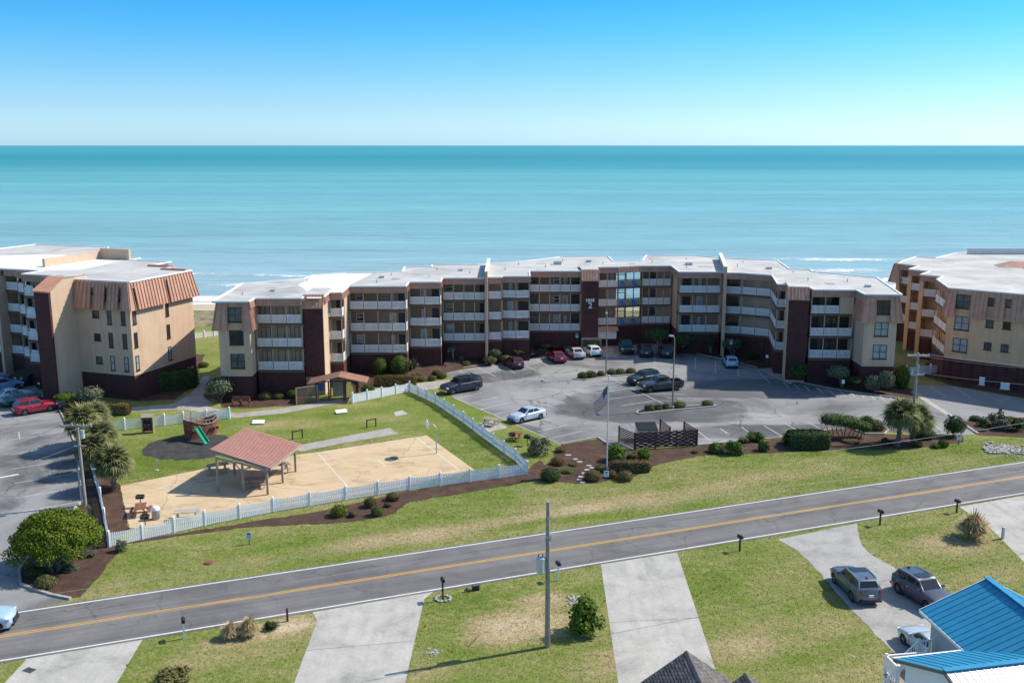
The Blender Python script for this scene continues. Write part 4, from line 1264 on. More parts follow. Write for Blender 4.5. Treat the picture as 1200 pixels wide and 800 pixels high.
# glazed breezeway through which the beach shows
FG = Frame((16.0, 149.3), (19.75, 150.6))
for k, z in enumerate(FL):
    mb = MB(FG.M); mb.box(0.02, FG.w - 0.02, -0.05, 5.9, z - 0.3, z - 0.004); mb.build('bridge_slab', M['brown_trim'], b2, True)
    for vv in (0.1, 5.8):
        mb = MB(FG.M)
        for i in range(4):
            x = 0.06 + (FG.w - 0.12) * i / 3
            mb.box(x - 0.05, x + 0.05, vv - 0.05, vv + 0.05, z, z + 2.55)
        mb.box(0.1, FG.w - 0.1, vv - 0.04, vv + 0.04, z + 1.0, z + 1.08)
        fr = mb.build('window_frame', M['frame_dark'], b2, True)
        for i in range(3):
            x = 0.11 + (FG.w - 0.12) * i / 3
            mb = MB(FG.M); mb.box(x, x + (FG.w - 0.3) / 3, vv - 0.01, vv + 0.01, z + 1.08, z + 2.55); mb.build('pane', M['glass_clear'], fr, True)
    for i in range(2):
        x = 0.08 + (FG.w - 0.16) * i / 2
        x1 = x + (FG.w - 0.16) / 2 - 0.06
        mb = MB(FG.M); mb.box(x, x1, -0.02, 0.06, z + 0.02, z + 0.98); pn = mb.build('spandrel_panel', M['ochre_panel'], b2, True)
        mb = MB(FG.M)
        a = x + 0.35
        mb.add([(a, -0.03, z + 0.05), (a + 1.0, -0.03, z + 0.05), (a + 0.72, -0.03, z + 0.5), (a + 0.25, -0.03, z + 0.94), (a - 0.1, -0.03, z + 0.9)], [(0, 1, 2, 3, 4)])
        mb.build('blue_shape', M['blue_panel'], pn, True)
mb = MB(FG.M); mb.box(0.02, FG.w - 0.02, 0.1, 0.4, -0.05, 2.9); mb.build('brick_base', M['brick'], b2, True)
fascia(b2, (16.0, 149.3), (19.75, 150.6), TOP - 0.85, TOP - 0.006, m='copper')
# notice board with a copper hood under the first gallery
FN = Frame((12.9, 148.8), (16.0, 149.0))
mb = MB(FN.M); mb.box(0.1, 2.9, -0.35, -0.1, 1.2, 2.4); mb.build('mailbox_bank', M['rail'], b2, True)
mb = MB(FN.M); mb.hexa([(-0.1, -1.0, 2.55), (3.1, -1.0, 2.55), (3.1, 0, 2.95), (-0.1, 0, 2.95)], [(-0.1, -1.0, 2.62), (3.1, -1.0, 2.62), (3.1, 0, 3.05), (-0.1, 0, 3.05)]); mb.build('hood', M['copper'], b2, True)
# the numbers on the middle tower
for s, u, z, size in (('1848', 1.13, 7.92, 0.68), ('2', 1.20, 7.15, 1.25)):
    o = link('number', text_mesh(s, size, 0.06), b2)
    o.data.materials.clear(); o.data.materials.append(M['frame_white'])
    o.matrix_parent_inverse = Matrix.Translation((-5, -125, 0))
    o.location = FT2.p(u, -0.05, z)
    o.rotation_euler = (math.pi / 2, 0, 0)
# rooftop pieces
for x, y, s in ((-30, 124, 0.3), (-18, 137, 0.35), (7, 153, 0.6), (-7.5, 145, 0.3), (27, 152, 0.5), (38, 147, 0.4), (12, 156, 0.4), (46, 128, 0.35)):
    mb = MB(); mb.box(x - s, x + s, y - s * 0.8, y + s * 0.8, TOP, TOP + s * 0.8); mb.build('roof_vent', M['galv'], b2, True)

rv = random.Random(12)
for x, y in ((-33, 121), (-27.5, 133), (-18, 132), (-17, 140), (-11.5, 138), (-11, 146), (-6, 142), (-1, 146), (1, 152), (5, 149), (8, 157), (14, 153), (22, 156), (26, 148), (28, 160), (34, 150), (36, 155), (40, 134), (40.5, 143), (45, 133)):
    mb = MB(); mb.tube((x, y, TOP), (x, y, TOP + rv.uniform(0.25, 0.5)), 0.07, 0.07, 8); mb.build('vent_pipe', M['galv'], b2, True)
for x, y, w_, d_ in ((-31, 127, 1.6, 1.0), (-16, 136, 1.2, 2.0), (-7, 147, 2.2, 1.0), (4.5, 154, 1.5, 1.5), (18.5, 154, 1.2, 1.6), (29, 150, 2.0, 1.1), (42, 131, 1.2, 1.8)):
    mb = MB(); mb.add([(x - w_ / 2, y - d_ / 2, TOP + 0.006), (x + w_ / 2, y - d_ / 2 + 0.2, TOP + 0.006), (x + w_ / 2 + 0.1, y + d_ / 2, TOP + 0.006), (x - w_ / 2 + 0.1, y + d_ / 2, TOP + 0.006)], [(0, 1, 2, 3)]); mb.build('roof_patch', M['walk'], b2, True)

# ======== building to the west
O1 = Vector((-45, 116, 0))
F1 = Frame(O1, O1 + Vector((math.cos(R(-18.6)), math.sin(R(-18.6)), 0)))
L1 = lambda u, v: tuple((F1.p(u, v))[:2])
FL1 = [3.1, 5.9, 8.7, 11.5]
T1Z = 14.2
b1 = thing('apartment_building', 'tan four-storey apartment building with a copper mansard, left edge of the photo', 'apartment building', (*L1(-15, 8), 0))
outl = [(0, 0.25), (-8.0, 0.25), (-8.0, 2.2), (-17.7, 2.2), (-17.7, 5.6), (-24.4, 5.6), (-45, 5.6), (-45, 33), (-30.7, 33), (-20.9, 21.6), (-15.5, 21.6), (-15.5, 19.2), (-8.5, 19.2), (-8.5, 14.6), (-4.6, 14.6), (-4.6, 12.1), (0, 12.1)]
roof_slab(b1, [L1(*q) for q in outl], T1Z)
wm = MB()
wm.add([(*L1(*q), T1Z + 0.012) for q in ((-45, 8), (-17.9, 6.2), (-14, 8.2), (-16, 18.8), (-20, 21.2), (-30, 22), (-45, 15))], [(0, 1, 2, 3, 4, 5, 6)])
wm.build('roof_membrane', M['membrane_white'], b1, True)
body1 = [(-0.02, 2.0), (-8.1, 2.0), (-8.1, 4.1), (-17.9, 4.1), (-17.9, 7.4), (-45, 7.4), (-45, 32.6), (-30.9, 32.6), (-21, 21.3), (-15.8, 21.3), (-15.8, 18.9), (-8.8, 18.9), (-8.8, 14.3), (-4.9, 14.3), (-4.9, 11.8), (-0.02, 11.8)]
block_body(b1, [L1(*q) for q in body1], 3.0, T1Z - 0.17, 'stucco')
block_body(b1, [L1(*q) for q in body1], -0.05, 2.996, 'brick', 'brick_base')
c1 = [L1(-8.0, 0.0), L1(0, 0.0), L1(0, 12.0), L1(-8.0, 12.0)]
slots1 = {0: [(2.75, 3.3, 13.45), (4.75, 5.2, 13.5), (6.75, 7.2, 13.5)], 1: [(0.45, 0.9, 13.5), (6.5, 6.95, 13.6)]}
end_block(b1, c1, 3.0, 10.9, T1Z - 0.005, (0, 1, 3), out=0.6, slots=slots1)
Fs, Fr = Frame(c1[0], c1[1]), Frame(c1[1], c1[2])
for k, z in enumerate((4.0, 6.8, 9.6, 12.4)):
    gl = 'glass_pale' if k == 0 else 'glass_dark'
    o = 0.0 if k < 3 else -0.06
    window(b1, Fs, 2.6, z + 0.2, 0.9, 0.85, o, 'frame_dark', 'glass_dark', 0)
    window(b1, Fs, 4.7, z - 0.5, 0.6, 1.75, o, 'frame_dark', gl)
    window(b1, Fs, 6.7, z - 0.5, 0.6, 1.75, o, 'frame_dark', gl)
    window(b1, Fr, 0.4, z - 0.4, 0.6, 1.75, o, 'frame_dark', gl)
    window(b1, Fr, 6.45, z - 0.4, 0.6, 1.7, o, 'frame_dark', 'glass_pale' if k < 1 else 'glass_dark')
tower(b1, L1(-9.9, -4.2), L1(-7.75, -4.2), 6.2, 13.35, 14.75, 0.35, run=2.6)
balcony_bay(b1, L1(-13.6, 1.2), L1(-10.0, 1.2), FL1, T1Z, 1, [('d', 0.2, 1.2), ('w', 0.6, 1.0)], 2.97)
balcony_bay(b1, L1(-17.7, 2.2), L1(-13.6, 2.2), FL1, T1Z, 2, [('g', 0.25, 1.8)], 2.97)
balcony_bay(b1, L1(-21.0, 4.6), L1(-17.7, 3.8), FL1, T1Z, 2, [('d', 0.2, 1.1), ('w', 0.6, 1.0)], 2.97)
balcony_bay(b1, L1(-24.0, 5.6), L1(-21.0, 5.6), FL1, T1Z, 1, [('g', 0.25, 1.6)], 2.97)
balcony_bay(b1, L1(-34.0, 5.6), L1(-24.5, 5.6), FL1, T1Z, 4, [('w', 0.1, 1.2), ('d', 0.4, 1.2), ('w', 0.7, 1.2)], 2.97)
mb = MB(F1.M); mb.box(-24.45, -24.05, 4.3, 9, -0.05, T1Z - 0.87); mb.build('party_wall', M['stucco'], b1, True)
mb = MB(F1.M); mb.box(-20.5, -15.6, 19.4, 19.8, T1Z, T1Z + 1.5); mb.box(-20.9, -20.5, 9, 19.8, T1Z, T1Z + 1.1); mb.build('parapet', M['stucco'], b1, True)
for u, v in ((-2.4, 12.1), (-6.4, 14.6)):
    mb = MB(F1.M); mb.hexa([(u - 2.2, v - 0.9, T1Z - 1), (u + 2.2, v - 0.9, T1Z - 1), (u + 2.2, v + 0.5, T1Z - 1), (u - 2.2, v + 0.5, T1Z - 1)], [(u - 1.9, v - 0.5, T1Z + 0.22), (u + 1.9, v - 0.5, T1Z + 0.22), (u + 1.9, v + 0.1, T1Z + 0.22), (u - 1.9, v + 0.1, T1Z + 0.22)]); mb.build('rear_mansard', M['copper'], b1, True)
# basement vents in the brick of the east wall
for k in range(5):
    mb = MB(Fr.M); u = 7.6 + k * 0.8; mb.box(u, u + 0.45, -0.03, 0.05, 1.2, 1.9); mb.build('vent', M['kerb'], b1, True)

# ======== building to the east
b3 = thing('apartment_building', 'ochre three-storey apartment building at the right edge, beyond the white panel fence', 'apartment building', (62, 128, 0))
C3 = Vector((56.1, 126.9, 0))
F3 = Frame(C3, C3 + Vector((6.9, -5.75, 0)))
e3 = [F3.p(0, 0), F3.p(26, 0), F3.p(26, 16), F3.p(0, 9.5)]
p3 = [(56.1, 126.9), (58.0, 135.3), (60.0, 138.2), (57.8, 140.4), (60.6, 144.0), (58.6, 146.6), (61.7, 150.7), (59.7, 153.8), (62.0, 157.7), (66.3, 163.4), (68.8, 161.8), (75.5, 169.2), (79.6, 171.2), (100, 160), tuple(F3.p(26, 12)[:2]), tuple(F3.p(26, 0)[:2])]
roof_slab(b3, p3, TOP)
body3 = [tuple(F3.p(0.4, 0.9)[:2]), (58.9, 135.0), (61.2, 139.4), (59.3, 141.4), (62.0, 145.1), (60.3, 147.6), (63.1, 151.8), (61.2, 155.2), (63.2, 157.9), (66.9, 162.8), (68.9, 161.2), (75.7, 168.7), (79.6, 170.7), (99.5, 159.7), tuple(F3.p(25.8, 11.8)[:2]), tuple(F3.p(25.8, 0.9)[:2])]
block_body(b3, body3, BZ, TOP - 0.17, 'stucco_warm')
block_body(b3, body3, -0.05, BZ - 0.003, 'brick', 'brick_base')
c3 = [tuple(F3.p(0.0, 0.0)[:2]), tuple(F3.p(25.9, 0.0)[:2]), tuple(F3.p(25.9, 6)[:2]), tuple(F3.p(0.0, 6)[:2])]
s3 = {0: [(0.95, 2.75, TOP - 0.5), (4.75, 5.55, TOP - 0.5), (6.75, 7.55, TOP - 0.5), (11.5, 13.3, TOP - 0.5)]}
end_block(b3, c3, BZ, SK, TOP - 0.005, (0, 3), slots=s3, wall='stucco_warm')
Fe = Frame(c3[0], c3[1])
for z in (3.95, 6.8, 9.6):
    o = 0.0 if z < 9 else -0.1
    window(b3, Fe, 0.97, z, 1.76, 1.75, o, 'frame_dark', 'glass_dark' if z > 9 else 'glass_pale')
    window(b3, Fe, 4.7, z + 0.7, 0.9, 0.95, o, 'frame_dark', 'glass_dark', 0)
    window(b3, Fe, 6.7, z + 0.7, 0.9, 0.95, o, 'frame_dark', 'glass_dark', 0)
    window(b3, Fe, 11.5, z, 1.76, 1.75, o, 'frame_dark', 'glass_dark')
def bay3(a, b, nc, doors, **k):
    balcony_bay(b3, a, b, FL, TOP, nc, doors, BZ, wall='stucco_warm', **k)
bay3((58.0, 135.3), (56.3, 127.4), 3, [('d', 0.2, 1.0), ('w', 0.6, 1.0)])
bay3((57.8, 140.4), (60.2, 138.3), 1, [('p', 0.7, 0.7)])
bay3((58.6, 146.6), (60.7, 144.1), 1, [('p', 0.7, 0.7)])
bay3((59.7, 153.8), (61.8, 150.8), 1, [('p', 0.7, 0.7)])
for a, b in (((57.8, 140.4), (60.2, 138.3)), ((58.6, 146.6), (60.7, 144.1)), ((59.7, 153.8), (61.8, 150.8))):
    Fb = Frame(a, b)
    for u0, u1 in ((-0.03, 0.55), (Fb.w - 0.5, Fb.w + 0.03)):
        mb = MB(Fb.M); mb.box(u0, u1, -0.12, REC - 0.01, -0.05, TOP - 0.87); mb.build('pier', M['stucco_warm'], b3, True)
for a, b in (((57.6, 140.5), (58.0, 145.5)), ((58.4, 146.8), (58.9, 152))):
    pass
mansard(b3, [(59.3, 154.2), (59.8, 153.7), (62.2, 157.9), (61.8, 158.3)], SK + 0.6, TOP - 0.01, 0.6, (0, 3, 1))
mb = MB(); mb.box(76.5, 100, 167.2, 167.6, TOP, TOP + 1.0); mb.build('parapet', M['galv_light'], b3, True)
mb = MB()
for cx, cy in ((76, 150), (78.5, 146.5)):
    mb.hexa([(cx - 3, cy - 1.0, TOP), (cx + 2, cy - 2.0, TOP), (cx + 2.2, cy + 1.2, TOP), (cx - 2.5, cy + 2, TOP)], [(cx - 0.6, cy - 0.4, TOP + 0.8), (cx + 2, cy - 0.8, TOP + 0.8), (cx + 2.1, cy + 0.6, TOP + 0.8), (cx - 0.5, cy + 0.6, TOP + 0.8)])
mb.build('roof_hatch', M['copper'], b3, True)
# ---------------------------------------------------------------- plants
def leaf_cloud(mb, rnd, center, rad, n, size, flat=0.0, shell=0.75, up=0.25, low=-0.55):
    """many small leaf faces spread through the outer part of an ellipsoid"""
    cx, cy, cz = center
    rx, ry, rz = rad
    for _ in range(n):
        while True:
            d = Vector((rnd.gauss(0, 1), rnd.gauss(0, 1), rnd.gauss(0, 1)))
            if d.length > 1e-3:
                d.normalize()
                if d.z > low:
                    break
        k = shell + (1.06 - shell) * (rnd.random() ** 0.6)
        k *= 1 + 0.20 * mnoise.noise(d * 2.6 + Vector((cx, cy, cz)))
        p = Vector((cx + d.x * rx * k, cy + d.y * ry * k, cz + d.z * rz * k))
        nrm = (d + Vector((rnd.gauss(0, 0.5), rnd.gauss(0, 0.5), rnd.gauss(up, 0.5)))).normalized()
        a = nrm.orthogonal().normalized()
        a.rotate(Matrix.Rotation(rnd.uniform(0, 6.28), 3, nrm))
        b = nrm.cross(a)
        s = size * rnd.uniform(0.6, 1.3)
        w = s * 0.55
        mb.add([p - a * s, p + b * w, p + a * s, p - b * w], [(0, 1, 2, 3)], 0)
def shrub_mesh(kind, m, seed):
    rnd = random.Random(seed)
    mb = MB()
    if kind == 'ball':       # clipped round
        mb.sphere((0, 0, 0.48), 0.86, 0.86, 0.48, 14, 8, 1)
        leaf_cloud(mb, rnd, (0, 0, 0.5), (0.98, 0.98, 0.56), 1500, 0.075, shell=0.88, low=-0.85)
    elif kind == 'tall':     # clipped, taller than wide
        mb.sphere((0, 0, 1.0), 0.86, 0.86, 1.0, 14, 8, 1)
        leaf_cloud(mb, rnd, (0, 0, 1.02), (0.98, 0.98, 1.05), 1900, 0.08, shell=0.88, low=-0.9)
    elif kind == 'loose':    # open natural growth
        for i in range(9):
            a = rnd.uniform(0, 6.28)
            r = rnd.uniform(0.15, 0.62)
            c = (r * math.cos(a), r * math.sin(a), rnd.uniform(0.35, 1.15))
            q = rnd.uniform(0.3, 0.5)
            leaf_cloud(mb, rnd, c, (q, q, q), 190, 0.10, shell=0.35, low=-0.9)
            mb.tube((0, 0, 0), c, 0.03, 0.015, 5, 1)
        leaf_cloud(mb, rnd, (0, 0, 0.6), (0.85, 0.85, 0.7), 350, 0.10, shell=0.5, low=-0.9)
    elif kind == 'bush':     # tall leafy shrub, broad in the middle, ragged outline
        for i in range(16):
            a = i * 2.4
            z = 0.35 + 1.45 * (i / 15) ** 0.9
            w = math.sin(min(1.0, 0.35 + z / 2.6) * math.pi * 0.92)
            r = rnd.uniform(0.25, 0.72) * w
            c = (r * math.cos(a), r * math.sin(a), z)
            q = rnd.uniform(0.28, 0.46)
            leaf_cloud(mb, rnd, c, (q, q, q * 1.1), 170, 0.10, shell=0.25, low=-0.9)
            mb.tube((0, 0, 0), c, 0.03, 0.012, 5, 1)
    elif kind == 'sparse':   # a few stems with leaves
        for i in range(7):
            a = rnd.uniform(0, 6.28)
            r = rnd.uniform(0.3, 0.9)
            c = (r * math.cos(a), r * math.sin(a), rnd.uniform(0.5, 1.2))
            mb.tube((0, 0, 0), c, 0.025, 0.012, 5, 1)
            leaf_cloud(mb, rnd, c, (0.26, 0.26, 0.3), 60, 0.11, shell=0.2, low=-1)
    elif kind == 'hedge':    # clipped block with soft corners: unit box 2 x 2 x 1
        for k in range(2600):
            f = rnd.random()
            x, y = rnd.uniform(-1, 1), rnd.uniform(-1, 1)
            z = rnd.uniform(0, 1)
            if f < 0.45:
                z = 1.0
            elif f < 0.72:
                y = -1 if rnd.random() < 0.6 else 1
            else:
                x = rnd.choice((-1, 1))
            q = Vector((x, y, (z - 0.5) * 2))
            q = q * (1.0 / (abs(q.x) ** 6 + abs(q.y) ** 6 + abs(q.z) ** 6) ** (1 / 6))
            q *= rnd.uniform(0.93, 1.03) * (1 + 0.06 * mnoise.noise(q * 2.2 + Vector((seed, 0, 0))))
            p = Vector((q.x, q.y, 0.5 + q.z * 0.5))
            nrm = (q + Vector((rnd.gauss(0, 0.5), rnd.gauss(0, 0.5), rnd.gauss(0.3, 0.5)))).normalized()
            a = nrm.orthogonal().normalized()
            a.rotate(Matrix.Rotation(rnd.uniform(0, 6.28), 3, nrm))
            b = nrm.cross(a)
            s = 0.065 * rnd.uniform(0.6, 1.3)
            mb.add([p - a * s, p + b * s * 0.6, p + a * s, p - b * s * 0.6], [(0, 1, 2, 3)], 0)
        mb.box(-0.88, 0.88, -0.88, 0.88, 0.0, 0.9, 1)
    elif kind == 'tuft':     # pampas, ornamental grass
        for k in range(1100):
            a = rnd.uniform(0, 6.28)
            out = rnd.uniform(0.05, 1.3) ** 0.8
            h = rnd.uniform(0.7, 1.1) * math.sqrt(max(0.2, 1.0 - 0.55 * out * out))
            d = Vector((math.cos(a), math.sin(a), 0))
            s = Vector((-d.y, d.x, 0)) * 0.026
            p0 = d * rnd.uniform(0, 0.18)
            p1 = d * out * 0.6 + Vector((0, 0, h * 0.8))
            p2 = d * out + Vector((0, 0, h * rnd.uniform(0.55, 1.05)))
            mb.add([p0 - s, p0 + s, p1 + s, p1 - s, p2 + s * 0.3, p2 - s * 0.3], [(0, 1, 2, 3), (3, 2, 4, 5)], 0)
    elif kind == 'yucca':
        for k in range(90):
            a = rnd.uniform(0, 6.28)
            el = rnd.uniform(0.15, 1.5)
            d = Vector((math.cos(a) * math.cos(el), math.sin(a) * math.cos(el), math.sin(el)))
            s = d.cross(Vector((0, 0, 1))).normalized() * 0.045 if abs(d.z) < 0.99 else Vector((0.04, 0, 0))
            L = rnd.uniform(0.8, 1.15)
            z0 = Vector((0, 0, rnd.uniform(0.05, 0.7)))
            mid = z0 + d * L * 0.6
            end = z0 + d * L + Vector((0, 0, -0.12))
            mb.add([z0 - s * 0.6, z0 + s * 0.6, mid + s, mid - s, end], [(0, 1, 2, 3), (3, 2, 4)], 0)
        mb.tube((0, 0, 0), (0, 0, 0.8), 0.09, 0.07, 6, 1)
    return mb.mesh('shrub', [M[m], M['core'] if kind not in ('sparse',) else M['bark']])
_sm = {}
def facade_y(x):
    best = 400.0
    for pl in (front_left, front_right):
        for (x0, y0), (x1, y1) in zip(pl, pl[1:]):
            if min(x0, x1) - 0.4 <= x <= max(x0, x1) + 0.4:
                t = 0.5 if abs(x1 - x0) < 0.3 else max(0, min(1, (x - x0) / (x1 - x0)))
                best = min(best, min(y0, y1) if abs(x1 - x0) < 0.3 else y0 + (y1 - y0) * t)
    return best
def settle(px, py, r):
    """standing place for a plant or post; on the planted bank where the bed rises to the wall"""
    p = G(px, py)
    y = p.y + r * 0.85
    lim = min(facade_y(p.x - r * 0.6), facade_y(p.x), facade_y(p.x + r * 0.6)) - r - 0.15
    if y > lim and p.y < 175:
        k = (lim - r * 0.85) / p.y
        z = EYE * (1 - k)
        return Vector((p.x * k, lim, min(1.3, max(0.0, z))))
    return Vector((p.x, y, 0))
def shrub(x, y, rx, h, kind, m, label, group=None, ry=None, rot=None, name='shrub', cat='shrub', tilt=None):
    key = (kind, m, (int(x) + int(y)) % 3)
    if key not in _sm:
        _sm[key] = shrub_mesh(kind, m, len(_sm) * 7 + 1)
    s = mpp(G(x, y))
    r = rx * s
    p = settle(x, y, (ry * s if ry else r))
    hh = {'ball': 1.06, 'tall': 2.07, 'loose': 1.55, 'sparse': 1.45, 'hedge': 1.0, 'bush': 2.05, 'tuft': 1.0, 'yucca': 1.6}[kind]
    rd = (ry * s) if ry else r
    H = max(0.15, (h * s - 0.22 * rd))
    o = link(name, _sm[key])
    o.location = (p.x, p.y, p.z - 0.02)
    o.scale = (r, rd, H / hh * 1.02)
    o.rotation_euler = (0, 0, rot if rot is not None else (x * 0.37) % 6.28 if kind != 'hedge' else 0.0)
    tag(o, label, cat, group)
    return o
g1 = 'shrubs along the front of the middle building'
for a in [
    (309, 469, 8, 10, 'ball', 'leaf_olive', 'round olive shrub right of the red garden bench'),
    (325, 468, 7, 8, 'ball', 'leaf_olive', 'low olive shrub, middle of three left of the tan lattice screen'),
    (342, 467, 7, 11, 'ball', 'leaf_mid', 'green clipped ball tucked against the left side of the tan lattice screen'),
    (430, 462, 8, 12, 'ball', 'leaf_mid', 'round green ball beside the right end of the copper-roofed entry gate'),
    (444, 439, 8, 20, 'tall', 'leaf_bright', 'left of two tall bright green clipped shrubs against the brick'),
    (468, 440, 10.5, 23, 'tall', 'leaf_bright', 'right and larger of two tall bright green clipped shrubs against the brick'),
    (422.5, 443, 3.5, 13, 'tall', 'leaf_dark', 'small pointed conifer beside the entry gate'),
    (490, 443, 4.5, 6, 'ball', 'leaf_olive', 'small olive shrub nearest the right end of the long rust hedge'),
    (494, 447.5, 5, 6, 'ball', 'leaf_olive', 'frontmost small olive shrub of the cluster by the rust hedge'),
    (506, 446.5, 5, 7, 'ball', 'leaf_olive', 'small round shrub at the kerb, second from the navy pickup'),
    (512, 440, 5.5, 7, 'ball', 'leaf_olive', 'small shrub behind two others at the left corner of the car park'),
    (517.5, 444, 6, 8, 'ball', 'leaf_olive', 'round shrub at the car park corner above the navy pickup'),
    (545, 430, 6, 8, 'ball', 'leaf_olive', 'round olive shrub below the white satellite dish'),
    (540, 422, 3.5, 5, 'ball', 'leaf_grey', 'tiny grey shrub just right of the satellite dish'),
    (574, 426, 8, 9, 'ball', 'leaf_olive', 'broad olive shrub left of the maroon hatchback'),
    (580, 419, 6.5, 10, 'ball', 'leaf_grey', 'grey green ball against the brick behind the broad olive shrub'),
    (593, 423, 7, 7, 'ball', 'leaf_olive', 'olive shrub in front of the maroon hatchback'),
    (607, 416, 7, 6, 'sparse', 'leaf_olive', 'thin straggly bush against brick between two red cars'),
    (629, 413, 5, 4, 'loose', 'leaf_tan', 'dry low tan bush left of the red sedan'),
    (635, 415, 9, 8, 'ball', 'leaf_olive', 'widest olive shrub in front of the red sedan'),
    (640, 408, 6, 6, 'ball', 'leaf_olive', 'round olive shrub behind the widest one by the red sedan'),
    (651, 408, 4, 4, 'loose', 'leaf_tan', 'dry tan clump beside the wall above the red sedan'),
    (665, 410, 5, 5.5, 'ball', 'leaf_olive', 'small olive ball in front of the pale pink sedan'),
]:
    shrub(*a, group=g1)
shrub(463, 453, 24, 14, 'hedge', 'leaf_rust', 'long rust-coloured clipped hedge behind the white fence', 'clipped hedges', ry=5.5, name='hedge', cat='hedge')
shrub(693, 406, 11, 9, 'hedge', 'leaf_grey', 'pale grey green hedge at the foot of the numbered tower', 'clipped hedges', ry=4, name='hedge', cat='hedge')
shrub(484, 425, 11, 17, 'yucca', 'leaf_grey', 'spiky yucca against the brick right of the bright green shrub', name='yucca', cat='yucca')
g2 = 'clipped balls on the car park islands'
for a in [
    (683, 444, 6, 8.5, 'ball', 'leaf_olive', 'leftmost clipped ball on the upper car park island'),
    (693, 443, 6.5, 9, 'ball', 'leaf_olive', 'second clipped ball from the left on the upper island'),
    (704.5, 441, 4.8, 7, 'ball', 'leaf_olive', 'small clipped ball left of the lamp post on the upper island'),
    (717, 440, 6, 8, 'ball', 'leaf_olive', 'clipped ball just right of the lamp post on the upper island'),
    (727.5, 439.5, 6, 8, 'ball', 'leaf_olive', 'second clipped ball from the right on the upper island'),
    (739.5, 438.5, 6, 7.5, 'ball', 'leaf_olive', 'rightmost clipped ball on the upper island'),
    (762, 482, 6.5, 8.5, 'ball', 'leaf_olive', 'leftmost clipped ball on the lower car park island'),
    (772, 481, 5, 7.5, 'ball', 'leaf_olive', 'second clipped ball on the lower island, nearly touching the first'),
    (780.5, 480, 4.8, 7.5, 'ball', 'leaf_olive', 'third clipped ball on the lower island, left of the lamp post'),
    (796.5, 479, 7.8, 9, 'ball', 'leaf_olive', 'largest clipped ball on the lower island, right of the lamp post'),
    (830, 476.5, 6.8, 7.5, 'ball', 'leaf_olive', 'clipped ball alone at the right end of the lower island'),
]:
    shrub(*a, group=g2)
g3_ = 'shrubs in the bed along the road lawn'
